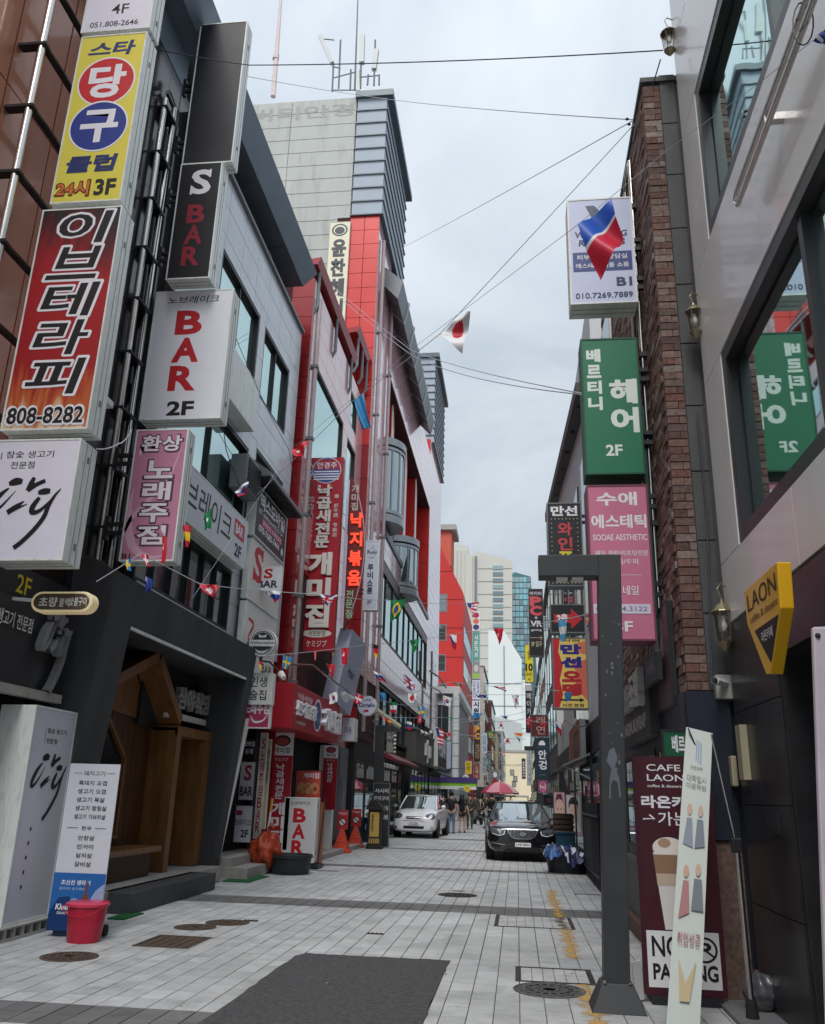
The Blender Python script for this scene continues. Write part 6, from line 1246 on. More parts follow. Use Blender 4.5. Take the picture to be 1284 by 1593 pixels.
sign('menu_board', 'tall black menu board with white Korean letters behind the lantern', x1-x0, z1, .12, C(52, 54, 56), alumd, [('t', '사시미', .12, .9, .84, .91, WHT), ('t', '모치구이', .08, .92, .72, .79, WHT), ('t', '꼬치', .6, .9, .56, .64, WHT), ('t', '나베', .6, .9, .42, .5, WHT)], (x0, 28.3, 0))
t = thing('grey_cabinet', 'grey electric meter cabinet on the pier between restaurant and bar', 'cabinet', (-5.2, 25.6, 0)); MB().box(-5.35, -5.05, 25.5, 26.1, .3, 2.0).build('cabinet_body', alumd, t, bevel=.02); MB().box(-5.04, -5.03, 25.55, 26.05, .35, 1.95).build('door', M('grey_door', S(120, 124, 130), .4), t)
# oval lamp sign
t = thing('oval_lamp_sign', 'small oval lamp sign with cream rim and white lettering at far left', 'sign', (-4.99, 8.75, 3.49), local=True)
a0, a1 = at(52, 945, y=8.75), at(148, 945, y=8.75); hw = (a1.x-a0.x)/2; hh = .115
st = [(hw-hh+hh*math.cos(a*math.pi/10-math.pi/2), hh*math.sin(a*math.pi/10-math.pi/2)) for a in range(11)]+[(-hw+hh+hh*math.cos(a*math.pi/10+math.pi/2), hh*math.sin(a*math.pi/10+math.pi/2)) for a in range(11)]
MB().prism(st, 'y', 0, .16).build('case', M('cream_rim', S(225, 214, 180), .4, emit=S(255, 225, 160), estr=.12), t, bevel=.01)
MB().prism([(p[0]*.9, p[1]*.78) for p in st], 'y', -.01, .0).build('dark_face', C(90, 76, 64), t)
m = MB(); put_text(m, '초량', -.26, -.04, -.06, .05, .012, bold=.02); put_text(m, '불백', -.02, .1, -.06, .04, .012); put_text(m, '숯불구이', .1, .3, -.05, .05, .012); m.build('lettering', C(240, 236, 225), t)
MB().tube([(-hw-.35, .08, .06), (-hw, .08, .03)], .02).build('arm', whitep, t)
t = thing('flood_lamp', 'small white flood lamp on a thin arm by the red flame sign', 'lamp', at(165, 625, y=9)); a, b = at(140, 623, y=8.8), at(162, 624, y=9.)
MB().tube([a, b], .012).build('arm', whitep, t); MB().box(b.x-.06, b.x+.07, 8.9, 9.12, b.z-.05, b.z+.04).build('lamp_head', alum, t, bevel=.015)
# spotlight pair near the square four-letter sign
t = thing('spot_lamp', 'white spotlight on a bent arm above the four letter sign', 'lamp', at(432, 1045, y=16.8)); a, b = at(405, 1028, y=17), at(437, 1048, y=16.8); MB().tube([a, at(420, 1030, y=17), b], .02).build('arm', blackm, t); MB().tube([b, at(442, 1055, y=16.7)], [.07, .05], 10).build('lamp_head', whitep, t)
t = thing('tube_lamp', 'long pale tube lamp pointing down beside the round coffee sign', 'lamp', at(600, 1118, y=27)); MB().tube([at(586, 1105, y=27), at(622, 1131, y=27.5)], .08, 8).build('lamp_body', M('pale_bamboo', S(190, 190, 160), .5), t)
for i, (px, py) in enumerate(((653, 1142), (659, 1144), (667, 1142))):
    t = thing('fascia_spot_lamp', ('leftmost', 'middle', 'rightmost')[i]+' of three small white spot lamps on top of the taupe fascia', 'lamp', at(px, py, y=43+i*2)); c = at(px, py, y=43+i*2); MB().tube([c, c+Vector((.15, -.1, .12))], [.06, .1], 8).build('lamp_head', whitep, t); MB().tube([c, c+Vector((-.1, 0, -.25))], .02).build('stem', blackm, t)
# white railing lamp post at the balcony end of the red building
t = thing('balcony_rail', 'thin steel handrail and post on the red building above the black sign box', 'rail', (-4.9, 51, 5)); MB().tube([(-4.85, 49.6, 3.5), (-4.85, 49.6, 9.6)], .06).build('post', alumd, t); MB().tube([(-4.85, 48.5, 8.3), (-4.6, 52, 8.4), (-4.6, 57, 8.4)], .05).tube([(-4.85, 49, 7.5), (-4.6, 52, 7.6), (-4.6, 57, 7.6)], .04).build('handrail', alumd, t)
# drain pipes on the facades
for (px, x, y, z0, z1, lb) in ((0, XD+.1, 31.0, 3, 22, 'pale drain pipe running down the first pink strip of the red building'), (0, XC+.1, 20.0, 3, 14.5, 'thin steel pipe down the corner of the pink panel building'), (0, XD+.1, 28.4, 3.5, 22.5, 'thin pale pipe beside the red edge of the long building')):
    t = thing('drain_pipe', lb, 'pipe', (x, y, z0)); MB().tube([(x, y, z0), (x, y, z1)], .07, 8).build('pipe', M('pipe_pale', S(176, 160, 160), .4, .3), t, smooth=True)
    for k in range(5): MB().box(x-.1, x+.09, y-.09, y+.09, z0+1+k*(z1-z0)/5.5, z0+1.08+k*(z1-z0)/5.5).build('clip', alumd, t)
# wall lanterns on the right
brass = M('aged_brass', S(150, 138, 110), .35, .6, var=.2); bulbm = M('bulb_white', S(225, 225, 220), .3)
clear = M('lantern_glass', (.85, .9, .9), .03, trans=1., alpha=.35)
def wall_lantern(px, py, Y, label, s=1.):
    c = at(px, py, y=Y); t = thing('wall_lantern', label, 'lantern', tuple(c), local=True, group='lanterns on the white building corner')
    s *= 1.2; w_, h = .07*s, .13*s
    m = MB()
    for k in range(6):
        a = k*math.pi/3; m.tube([(w_*.75*math.cos(a), w_*.75*math.sin(a), -h), (w_*math.cos(a), w_*math.sin(a), h*.6)], .005, 5)
    m.build('cage', brass, t); MB().lathe([(w_*.72, -h), (w_*.97, h*.6)], n=6).build('glass_pane', clear, t)
    MB().lathe([(w_*1.15, h*.6), (w_*1.1, h*.66), (w_*.5, h*1.05), (w_*.25, h*1.1), (w_*.2, h*1.3), (0, h*1.36)], n=12).build('cap', brass, t)
    MB().lathe([(w_*.8, -h), (w_*.5, -h*1.25), (.012, -h*1.5), (0, -h*1.55)], n=12).build('base', brass, t)
    MB().lathe([(.0, -h*.5), (.026, -h*.35), (.032, -h*.1), (.02, h*.2), (.014, h*.4), (0, h*.4)], n=12).build('bulb', bulbm, t, smooth=True)
    MB().tube([(0, 0, h*1.3), (-.03, 0, h*1.9), (.0, 0, h*2.2), (.06*s, 0, h*1.9), (.1*s, 0, h*.9), (.13*s, 0, h*.2)], .007, 6).build('hook', brass, t)
    MB().box(.13*s, .16*s, -.03, .03, -h*1.0, h*1.1).build('wall_plate', M('lantern_plate', S(150, 125, 95), .5), t)
wall_lantern(1041, 62, 8.05, 'topmost wall lantern, against the sky at the corner of the white building'); wall_lantern(1081, 497, 8.05, 'middle wall lantern with brass hook beside the large window', .95); wall_lantern(1126, 970, 8.0, 'lowest wall lantern above the security camera', 1.1)
t = thing('security_camera', 'security camera on a grey box at the foot of the brick pier', 'security camera', at(1128, 1065, y=8.2)); c = at(1128, 1068, y=8.25)
MB().box(c.x-.09, c.x+.1, c.y-.06, c.y+.06, c.z-.12, c.z+.1).build('junction_box', M('beige_grey_box', S(170, 172, 166), .5), t, bevel=.01)
e = at(1113, 1059, y=7.95); MB().tube([Vector((c.x-.0, c.y-.05, c.z+.02)), e], [.03, .035], 10).build('camera_barrel', whitep, t); MB().lathe([(.03, 0), (.0, -.004)], tuple(e+Vector((-.005, -.012, 0))), 12, 'y').build('lens', blackm, t)
# far-right street things: fence, posters, tub with tarpaulin
t = thing('iron_fence', 'black iron bar fence on the right behind the gate post', 'fence', (1.45, 18.5, 0))
for k in range(15): MB().tube([(1.46+.003*k, 16.9+k*.27, 0), (1.46+.003*k, 16.9+k*.27, 1.5+(.35 if k in (5, 11) else 0))], .025 if k in (5, 11) else .016, 6).build('bar', blackm, t)
for z in (.2, 1.25): MB().box(1.44, 1.48, 16.8, 20.8, z, z+.05).build('rail', blackm, t)
MB().box(1.47, 1.5, 17.0, 20.7, .25, 1.2).build('dark_screen', M('screen_black', (.02, .022, .026), .6), t)
t = thing('fold_down_awning', 'small dark metal awning below the timber board', 'awning', (1.4, 21.5, 2.2)); MB().hexa([(1.0, 19.8, 2.25), (1.6, 19.8, 2.5), (1.6, 24.4, 2.5), (1.0, 24.4, 2.25), (1.0, 19.8, 2.28), (1.6, 19.8, 2.55), (1.6, 24.4, 2.55), (1.0, 24.4, 2.28)]).build('sheet', alumd, t); MB().tube([(1.05, 19.9, 2.26), (1.6, 19.9, 2.0)], .02).build('strut', alumd, t)
sk = C(214, 178, 164); pkp = C(216, 160, 176)
fsign('poster_board', 'pink poster of a face by the shopfront behind the black car', (862, 880, 1232, 1300), 30, .06, pkp, alumd, [('p', [(.2, .35), (.5, .2), (.8, .35), (.85, .65), (.7, .85), (.3, .85), (.15, .65)], sk), ('p', [(.1, .7), (.3, .95), (.7, .95), (.9, .7), (.75, .8), (.5, .84), (.25, .8)], C(90, 60, 56)), ('e', .36, .6, .06, .015, BLK), ('e', .64, .6, .06, .015, BLK), ('e', .5, .42, .1, .02, C(190, 70, 80))])
fsign('poster_board', 'pale poster of a dark haired young man next to the pink poster', (881, 903, 1236, 1296), 27, .06, C(200, 192, 190), alumd, [('p', [(.25, .4), (.45, .3), (.6, .3), (.75, .42), (.75, .7), (.25, .7)], sk), ('p', [(.2, .6), (.2, .8), (.4, .93), (.65, .92), (.82, .78), (.78, .6), (.7, .74), (.3, .74)], C(54, 46, 46)), ('p', [(.05, 0), (.95, 0), (.75, .26), (.5, .3), (.25, .26)], C(226, 222, 220)), ('e', .4, .58, .05, .015, BLK), ('e', .62, .58, .05, .015, BLK)])
fsign('poster_board', 'dark teal small standing board between the posters and the optician sign', (845, 862, 1236, 1254), 32, .06, C(44, 66, 72), alumd, [('t', '세일', .3, .7, .3, .7, C(200, 90, 90))])
t = thing('planter_box', 'dark slatted wooden crate behind the blue tarpaulin', 'crate', (1.15, 24.3, 0)); MB().box(.95, 1.45, 24.1, 24.9, 0, 1.2).build('box', M('dark_slat', S(60, 48, 44), .7), t)
for k in range(9): MB().box(.93, 1.47, 24.07, 24.098, .08+k*.125, .17+k*.125).build('slat', M('slat_brown', S(72, 56, 50), .7), t)
t = thing('bin', 'teal plastic bin behind the covered tub', 'bin', (1.1, 22.8, 0)); MB().box(.95, 1.4, 22.6, 23.0, 0, .75).build('bin_body', M('teal_plastic', S(26, 66, 84), .4), t, bevel=.03); MB().box(.92, 1.43, 22.57, 23.03, .75, .8).build('lid', M('teal_plastic'), t)
t = thing('covered_tub', 'black tub under a crumpled blue printed tarpaulin beside the black car', 'tub', (1.22, 21.1, 0)); MB().lathe([(.42, 0), (.44, .02), (.5, .34), (.5, .38), (0, .38)], (1.12, 21.0, 0), 30, sy=.8).build('tub_wall', M('black_rubber'), t, smooth=True)
tp = thing('tarpaulin', 'crumpled blue printed tarpaulin with white strokes heaped on the black tub', 'tarpaulin', (1.12, 21.0, .35)); random.seed(5)
g = MB(); n = 26; vs = []
for i in range(n+1):
    for j in range(n+1):
        u, v = i/n*2-1, j/n*2-1; r = max(abs(u), abs(v)); hgt = .39+.11*(1-r**2)+.04*math.sin(7*u+3*v)+.045*math.sin(13*v-5*u)+.03*math.sin(19*u)
        if r > .86: hgt -= (r-.86)*.9
        vs.append((1.1+u*.5+.03*math.sin(9*v), 20.95+v*.42+.03*math.sin(8*u), hgt+(.1*-u)))
fs = [(i*(n+1)+j, (i+1)*(n+1)+j, (i+1)*(n+1)+j+1, i*(n+1)+j+1) for i in range(n) for j in range(n)]
for f in fs:
    i, j = f[0]//(n+1), f[0] % (n+1); u, v = i/n, j/n
    g.k = 1 if ((abs(u-.62) < .05 or abs(u-.78) < .035) and .1 < v < .75) or abs((u*1.4+v)-.7) < .04 else (2 if math.sin(8*u+5*v) > .6 and u < .6 else 0)
    g.m.append(g.k)
g.v = vs; g.f = fs
g.build('tarpaulin_sheet', [C(30, 32, 78), C(200, 204, 216), C(50, 92, 150)], tp, smooth=2)
t = thing('white_frame_board', 'small white framed board leaning behind the gate post foot', 'board', at(993, 1535, y=7.9)); a = at(992, 1535, y=8.0); MB().hexa([(a.x-.02, 7.95, .02), (a.x+.06, 8.05, .02), (a.x+.06, 8.1, .02), (a.x-.02, 8.0, .02), (a.x-.04, 7.95, .3), (a.x+.04, 8.05, .3), (a.x+.04, 8.1, .3), (a.x-.04, 8.0, .3)]).build('frame', whitep, t)
t = thing('refuse_bag', 'grey translucent refuse bag by the pole foot at right', 'bag', (2.0, 8.0, 0)); c = at(1190, 1540, y=7.75); lump(MB(), (c.x-.02, 7.8, .16), .13, 9, 1.1, .1, 16).build('sack', M('grey_bag', S(90, 92, 96), .25, var=.4, scale=20, coat=.4), t, smooth=2)
t = thing('shutter_box', 'pale junction box on the granite by the wall lantern', 'box', at(1146, 1200, y=8)); 
c = at(1146, 1200, x=GX-.01); MB().box(c.x-.05, c.x, c.y-.05, c.y+.05, c.z-.13, c.z+.13).build('housing', M('beige_plastic'), t, bevel=.01)
# ------------------------------------------------------------------ cars
def lerp(a, b, t): return a+(b-a)*t
def car(label, group, x, y, rot, paint, W2, Lc, st, gh, wheel_y, wr, front, plate):
    t = thing('parked_car', label, 'car', (x, y, 0), rot, group, local=True)
    # body shell
    rings = []
    for (yy, w_, zl, zs, zt) in st:
        r = [(0, zl), (w_*.6, zl), (w_*.9, zl+.03), (w_, zl+.16), (w_*1.0, lerp(zl, zs, .62)), (w_*.975, zs-.03), (w_*.93, zs+.01), (w_*.7, lerp(zs, zt, .75)), (w_*.35, lerp(zs, zt, .97)), (0, zt)]
        full = r+[(-a, b) for a, b in r[-2:0:-1]]; rings.append([(a, yy, b) for a, b in full])
    m = MB(); n = len(rings[0]); vs = [v for R in rings for v in R]; fs = []
    for i in range(len(rings)-1):
        for k in range(n): fs.append((i*n+k, i*n+(k+1) % n, (i+1)*n+(k+1) % n, (i+1)*n+k))
    fs += [tuple(range(n)), tuple(range((len(rings)-1)*n, len(rings)*n))[::-1]]
    m.add(vs, fs); body = m.build('body', paint, t, smooth=2)
    sb = body.modifiers.new('sub', 'SUBSURF'); sb.levels = 2; sb.render_levels = 2
    dg = bpy.context.evaluated_depsgraph_get(); off = ABS[body.name]
    ev = body.evaluated_get(dg); me = ev.to_mesh(); bvh = BVHTree.FromPolygons([v.co+off for v in me.vertices], [tuple(p.vertices) for p in me.polygons]); ev.to_mesh_clear()
    def drape(name, poly, mat, d=.008, parent=None, ns=10, th=.012):
        """press a flat outline (x, z) onto the nose of the car"""
        bm = bmesh.new(); vv = [bm.verts.new((p[0], 0, p[1])) for p in poly]; f = bm.faces.new(vv); bmesh.ops.triangulate(bm, faces=[f])
        for _ in range(2): bmesh.ops.subdivide_edges(bm, edges=bm.edges[:], cuts=1, use_grid_fill=True)
        for v in bm.verts:
            h = bvh.ray_cast(Vector((v.co.x, -2, v.co.z)), Vector((0, 1, 0)))
            v.co.y = (h[0].y if h[0] else .3)-d
        mm = MB(); bm.verts.index_update(); mm.add([tuple(v.co) for v in bm.verts], [tuple(q.index for q in f.verts) for f in bm.faces]); bm.free()
        return mm.build(name, mat, parent or t, fix=True)
    # glasshouse
    (yb0, zb0, yt0, zt0, yt1, zt1, yb1, zb1, wb, wt) = gh
    def grid(P, name, mat, parent=t, nu=12, nv=6):
        mm = MB(); vs = [P(i/nu, j/nv) for j in range(nv+1) for i in range(nu+1)]
        mm.add(vs, [(j*(nu+1)+i, j*(nu+1)+i+1, (j+1)*(nu+1)+i+1, (j+1)*(nu+1)+i) for j in range(nv) for i in range(nu)]); return mm.build(name, mat, parent, smooth=True)
    cg = glassmat('car_glass', (.85, .9, .92), .25)
    def ws(u, v):
        s = u*2-1; w_ = lerp(wb, wt, v); return (s*w_, lerp(yb0, yt0, v)+.16*s*s*(1-v*.3), lerp(zb0, zt0, v**.9)-.015*s*s)
    grid(ws, 'windscreen', cg)
    def rw(u, v):
        s = u*2-1; w_ = lerp(wb, wt, v); return (s*w_, lerp(yb1, yt1, v)-.12*s*s, lerp(zb1, zt1, v)-.015*s*s)
    grid(rw, 'rear_window', cg)
    for sgn in (-1, 1):
        def sd_(u, v): return (sgn*lerp(wb+.01, wt+.01, v), lerp(lerp(yb0+.16, yb1-.12, u), lerp(yt0+.12, yt1-.1, u), v), lerp(lerp(zb0, zb1, u)+.0, lerp(zt0, zt1, u)-.02, v))
        grid(sd_, 'side_window', cg)
        A_ = [ws(1 if sgn > 0 else 0, q/6) for q in range(7)]; MB().tube([(a+sgn*.012, b+.01, c) for a, b, c in A_], .032, 8).build('windscreen_pillar', paint, t, smooth=True)
        for q in (.45,): MB().tube([sd_(q, 0), sd_(q, 1)], .03, 6).build('door_pillar', blackm, t)
        # mirror
        mx = MB(); lump(mx, (sgn*(W2+.12), yb0+.42, zb0+.1), .1, 2, .75, .0, 8); mx.build('wing_mirror', paint, t, smooth=2); MB().tube([(sgn*(W2-.08), yb0+.42, zb0+.02), (sgn*(W2+.08), yb0+.42, zb0+.07)], .025, 6).build('mirror_arm', blackm, t)
        for wy in wheel_y:
            w = MB().lathe([(0, -.1), (wr*.95, -.1), (wr, -.07), (wr, .07), (wr*.95, .1), (wr*.62, .1), (wr*.6, .06), (0, .06)] if sgn > 0 else [(0, .1), (wr*.95, .1), (wr, .07), (wr, -.07), (wr*.95, -.1), (wr*.62, -.1), (wr*.6, -.06), (0, -.06)], (sgn*(W2-.11), wy, wr), 28, 'x').build('wheel', rubber, t, smooth=True)
            r_ = MB()
            for k in range(7):
                a = k*2*math.pi/7; r_.box(-.012, .012, -.03, .03, .03, wr*.6, Matrix.Translation((sgn*(W2-.03), wy, wr)) @ Matrix.Rotation(a, 4, 'X'))
            r_.build('rim', alum, w)
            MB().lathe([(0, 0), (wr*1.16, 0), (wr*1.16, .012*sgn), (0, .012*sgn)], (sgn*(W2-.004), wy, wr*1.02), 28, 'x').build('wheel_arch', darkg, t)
    def roof(u, v):
        s = u*2-1; return (s*(wt+.01), lerp(yt0-.02+.14*s*s, yt1+.02-.1*s*s, v), lerp(zt0, zt1, v)+.05*(1-s*s)*math.sin(math.pi*(.15+.7*v))-.012*s*s+.004)
    ro = grid(roof, 'roof', paint, nu=14, nv=8); so_ = ro.modifiers.new('s', 'SOLIDIFY'); so_.thickness = .02
    if front == 'sedan':
        gr = drape('grille', [(-.38, .78), (.38, .78), (.3, .63), (.19, .57), (-.19, .57), (-.3, .63)], darkg, .006)
        for k in range(19):
            xx = -.32+k*.0355; bot = .585 if abs(xx) < .2 else .585+(abs(xx)-.2)*.7
            drape('grille_bar', [(xx-.006, bot), (xx+.006, bot), (xx+.006, .77), (xx-.006, .77)], chrome, .014, gr)
        for (a, b) in (((-.39, .785), (.39, .785)), ((-.2, .565), (.2, .565)), ((-.39, .785), (-.31, .625)), ((.39, .785), (.31, .625)), ((-.31, .625), (-.2, .565)), ((.31, .625), (.2, .565))):
            dx, dz = b[0]-a[0], b[1]-a[1]; l = math.hypot(dx, dz); nx, nz = -dz/l*.011, dx/l*.011
            drape('grille_trim', [(a[0]-nx, a[1]-nz), (b[0]-nx, b[1]-nz), (b[0]+nx, b[1]+nz), (a[0]+nx, a[1]+nz)], chrome, .018, gr)
        e = MB(); ellipse(e, 0, .68, .075, .045, 0, 20, inner=.72)
        for q in ([(-.035, .65), (-.02, .65), (.0, .71), (-.015, .71)], [(.015, .65), (.03, .65), (.05, .71), (.035, .71)], [(-.01, .673), (.03, .68), (.03, .69), (-.01, .683)]): e.add([(a, -.001, b) for a, b in q], [(0, 1, 2, 3)])
        e.v = [(v[0], bvh.ray_cast(Vector((0, -2, .68)), Vector((0, 1, 0)))[0].y-.03+v[1], v[2]) for v in e.v]; e.build('emblem', M('emblem_bright', (.7, .7, .72), .3, .8), gr)
        for s in (-1, 1):
            h = drape('headlight', [(s*.44, .76), (s*.47, .66), (s*.62, .62), (s*.8, .67), (s*.87, .78), (s*.84, .82), (s*.62, .8)], M('headlight_glass', S(96, 100, 106), .2, .2, coat=.5), .01)
            drape('projector_lens', [(s*.6+.045*math.cos(a), .715+.04*math.sin(a)) for a in [k*math.pi/6 for k in range(12)]], chrome, .02, h); drape('drl_strip', [(s*.47, .75), (s*.5, .67), (s*.62, .64), (s*.78, .685), (s*.78, .67), (s*.62, .625), (s*.48, .655), (s*.45, .75)], whitep, .022, h)
            drape('fog_trim', [(s*.46, .4), (s*.8, .45), (s*.8, .465), (s*.46, .415)], chrome, .012); drape('fog_recess', [(s*.6, .33), (s*.82, .36), (s*.8, .44), (s*.56, .39)], darkg, .006)
        drape('lower_intake', [(-.5, .24), (.5, .24), (.42, .34), (-.42, .34)], darkg, .006)
    else:
        gr = drape('grille', [(-.3, .79), (.3, .79), (.33, .74), (.26, .69), (-.26, .69), (-.33, .74)], darkg, .008)
        drape('grille_bar', [(-.3, .755), (.3, .755), (.3, .735), (-.3, .735)], chrome, .018, gr)
        e = MB(); ellipse(e, 0, .745, .06, .03, 0, 20, inner=.75); e.v = [(v[0], bvh.ray_cast(Vector((0, -2, .745)), Vector((0, 1, 0)))[0].y-.035+v[1], v[2]) for v in e.v]; e.build('emblem', chrome, gr)
        for s in (-1, 1):
            h = drape('headlight', [(s*.47, .86), (s*.45, .78), (s*.56, .7), (s*.78, .7), (s*.82, .8), (s*.78, .9), (s*.62, .92)], M('headlight_glass'), .01)
            drape('projector_lens', [(s*.66+.06*math.cos(a), .8+.06*math.sin(a)) for a in [k*math.pi/6 for k in range(12)]], chrome, .02, h)
            drape('fog_lamp', [(s*.7+.05*math.cos(a), .4+.04*math.sin(a)) for a in [k*math.pi/6 for k in range(12)]], chrome, .014)
        drape('lower_intake', [(-.72, .34), (.72, .34), (.7, .44), (-.7, .44)], darkg, .006); drape('bumper_line', [(-.8, .62), (.8, .62), (.8, .64), (-.8, .64)], M('grey_line', S(120, 120, 122)), .006)
        for s in (-1, 1): MB().tube([(s*(wt-.02), yt0+.25, zt0+.07), (s*(wt-.02), yt1-.15, zt1+.07)], .02, 6).build('roof_rail', alumd, t)
        MB().box(-.4, .4, yt0+.15, yt0+.9, zt0+.045, zt0+.058).build('sunroof', glass_low, t)
    # plate
    pz_, hit = plate[1], bvh.ray_cast(Vector((0, -2, plate[1])), Vector((0, 1, 0)))[0]; py_ = hit.y-.035
    p = MB().box(-.2, .2, py_, py_+.03, pz_-.05, pz_+.05).build('number_plate', whitep, t)
    m = MB(); put_text(m, plate[0], -.17, .17, pz_-.033, pz_+.033, -py_+.002, bold=.02); m.build('lettering', BLK, p)
    for s in (-1, 1): MB().tube([(s*.1-.25, ws(.5, .02)[1]-.02, zb0+.01), (s*.35-.1, ws(.5, .06)[1]-.01, zb0+.06)], .008, 5).build('wiper', blackm, t)
    return t
black_paint = M('black_car_paint', (.008, .008, .01), .12, .0, var=.1, coat=1., spec=.6)
white_paint_car = M('white_car_paint', S(236, 237, 240), .25, var=.03, coat=.8)
car('black sedan parked facing the camera on the right, its hood mirroring the sky', 'cars parked in the street', .13, 23.75, math.radians(2.5), black_paint, .93, 4.9,
    [(-.02, .5, .3, .66, .76), (.0, .68, .26, .74, .82), (.06, .82, .22, .79, .87), (.25, .9, .2, .84, .92), (.7, .93, .2, .89, .98), (1.3, .93, .2, .94, 1.04), (2.5, .93, .2, .97, 1.02), (3.9, .93, .22, .98, 1.02), (4.6, .88, .25, .96, 1.03), (4.85, .8, .3, .9, .98), (4.92, .6, .35, .8, .9)],
    (1.2, 1.0, 2.1, 1.44, 3.4, 1.46, 4.3, 1.03, .8, .6), (.9, 3.85), .335, 'sedan', ('15우 8904', .42))
car('small white people carrier parked facing the camera on the left', 'cars parked in the street', -4.0, 34.9, math.radians(-3), white_paint_car, .87, 4.4,
    [(-.02, .5, .32, .6, .68), (.0, .66, .26, .68, .76), (.06, .78, .22, .76, .84), (.2, .85, .2, .85, .93), (.55, .87, .2, .93, 1.03), (1.0, .87, .2, 1.0, 1.1), (2.2, .87, .2, 1.04, 1.12), (3.6, .87, .22, 1.05, 1.12), (4.2, .84, .25, 1.03, 1.12), (4.38, .74, .3, .95, 1.05), (4.42, .5, .4, .8, .95)],
    (.85, 1.05, 1.7, 1.56, 3.9, 1.58, 4.3, 1.05, .74, .6), (.8, 3.5), .32, 'mpv', ('27가 3205', .55))
# ------------------------------------------------------------------ people
def skin(name, J, E_, R_, mat, parent, sub=1):
    me = bpy.data.meshes.new(name); bm = bmesh.new(); lay = bm.verts.layers.skin.verify(); ks = list(J); vs = {}
    for k in ks:
        v = bm.verts.new(J[k]); r = R_[k]; v[lay].radius = (r, r) if not isinstance(r, tuple) else r; vs[k] = v
    vs[ks[0]][lay].use_root = True
    for a, b in E_: bm.edges.new((vs[a], vs[b]))
    bm.to_mesh(me); bm.free(); me.materials.append(mat)
    o = bpy.data.objects.new(name, me); COL.objects.link(o); o.parent = parent
    s = o.modifiers.new('skin', 'SKIN'); s.use_smooth_shade = True; u = o.modifiers.new('sub', 'SUBSURF'); u.levels = sub; u.render_levels = sub+0
    ABS[o.name] = Vector((0, 0, 0)); return o
SKM = M('skin', S(196, 150, 125), .6, var=.06)
def person(label, x, y, rot, h=1.72, shirt=None, trous=None, hairm=None, long_hair=False, step=.12, arm=.05, shorts=False, sleeves=False, lean=0, wide=1., group='people walking along the street', cap=None):
    t = thing('person', label, 'person', (x, y, 0), rot, group, local=True); k = h/1.72
    def P(a, b, c): return Vector((a*k, b*k+lean*max(0, c-.9), c*k))
    J = {'pel': P(0, 0, .92), 'wst': P(0, 0, 1.06), 'chs': P(0, .0, 1.3), 'nek': P(0, .01, 1.45), 'n2': P(0, 0, 1.5), 'hd': P(0, -.015, 1.58), 'hd2': P(0, -.015, 1.66)}
    R_ = {'pel': (.15, .11), 'wst': (.125*wide, .095), 'chs': (.155*wide, .105), 'nek': .062, 'n2': .055, 'hd': (.075, .09), 'hd2': (.065, .08)}
    E_ = [('pel', 'wst'), ('wst', 'chs'), ('chs', 'nek'), ('nek', 'n2'), ('n2', 'hd'), ('hd', 'hd2')]
    for s, q in ((-1, 'l'), (1, 'r')):
        st_ = step*s
        J.update({q+'hp': P(s*.09, 0, .86), q+'kn': P(s*.1, -.04+st_*.5, .48), q+'an': P(s*.1, st_+.02, .08), q+'to': P(s*.115, st_-.13, .035), q+'sh': P(s*.18*wide, 0, 1.4), q+'el': P(s*(.24+arm), .03-st_*.4, 1.13), q+'wr': P(s*(.25+arm*1.3), -.05-st_*.8, .89), q+'hn': P(s*(.25+arm*1.3), -.08-st_*.8, .8)})
        R_.update({q+'hp': .09, q+'kn': .058, q+'an': .04, q+'to': .035, q+'sh': .055, q+'el': .04, q+'wr': .028, q+'hn': (.022, .038)})
        E_ += [('pel', q+'hp'), (q+'hp', q+'kn'), (q+'kn', q+'an'), (q+'an', q+'to'), ('chs', q+'sh'), (q+'sh', q+'el'), (q+'el', q+'wr'), (q+'wr', q+'hn')]
    R_ = {a: (tuple(c*k for c in b) if isinstance(b, tuple) else b*k) for a, b in R_.items()}
    skin('body', J, E_, R_, SKM, t)
    def cloth(name, keys, mat, extra, over={}):
        JJ = {a: over.get(a, J[a]) for a in keys}; EE = [e for e in E_ if e[0] in JJ and e[1] in JJ]
        RR = {a: tuple(c+extra for c in R_[a]) if isinstance(R_[a], tuple) else R_[a]+extra for a in keys}; return skin(name, JJ, EE, RR, mat, t)
    up = ['chs', 'wst', 'pel', 'nek']+[q+j for q in 'lr' for j in (['sh', 'el']+(['wr'] if sleeves else []))]
    ov = {} if sleeves else {q+'el': J[q+'sh'].lerp(J[q+'el'], .75) for q in 'lr'}; ov['nek'] = J['chs'].lerp(J['nek'], .6); ov['pel'] = J['pel']+Vector((0, 0, -.1))
    cloth('shirt', up, shirt, .018, ov)
    if shorts: cloth('shorts', ['pel']+[q+j for q in 'lr' for j in ('hp', 'kn')], trous, .016, {q+'kn': J[q+'hp'].lerp(J[q+'kn'], .45) for q in 'lr'})
    else: cloth('trousers', ['pel']+[q+j for q in 'lr' for j in ('hp', 'kn', 'an')], trous, .018, {'pel': J['pel']+Vector((0, 0, .06))})
    for q in 'lr':
        a = J[q+'an']; b = J[q+'to']; m = MB(); lump(m, tuple((a+b)/2+Vector((0, 0, -.01))), .075*k, 1, .6, 0, 8); m.v = [(v[0]*.55+(a.x+b.x)/2*.45, v[1]+(v[1]-(a.y+b.y)/2)*.9, v[2]) for v in m.v]; m.build('shoe', C(30, 30, 32), t, smooth=2)
    hm = MB(); c = (J['hd']+J['hd2'])/2; lump(hm, (c.x, c.y+.018, c.z+.028), .102*k, 6, 1.12, .03, 10); hm.build('hair' if not cap else 'cap', cap or hairm or C(22, 18, 18), t, smooth=2)
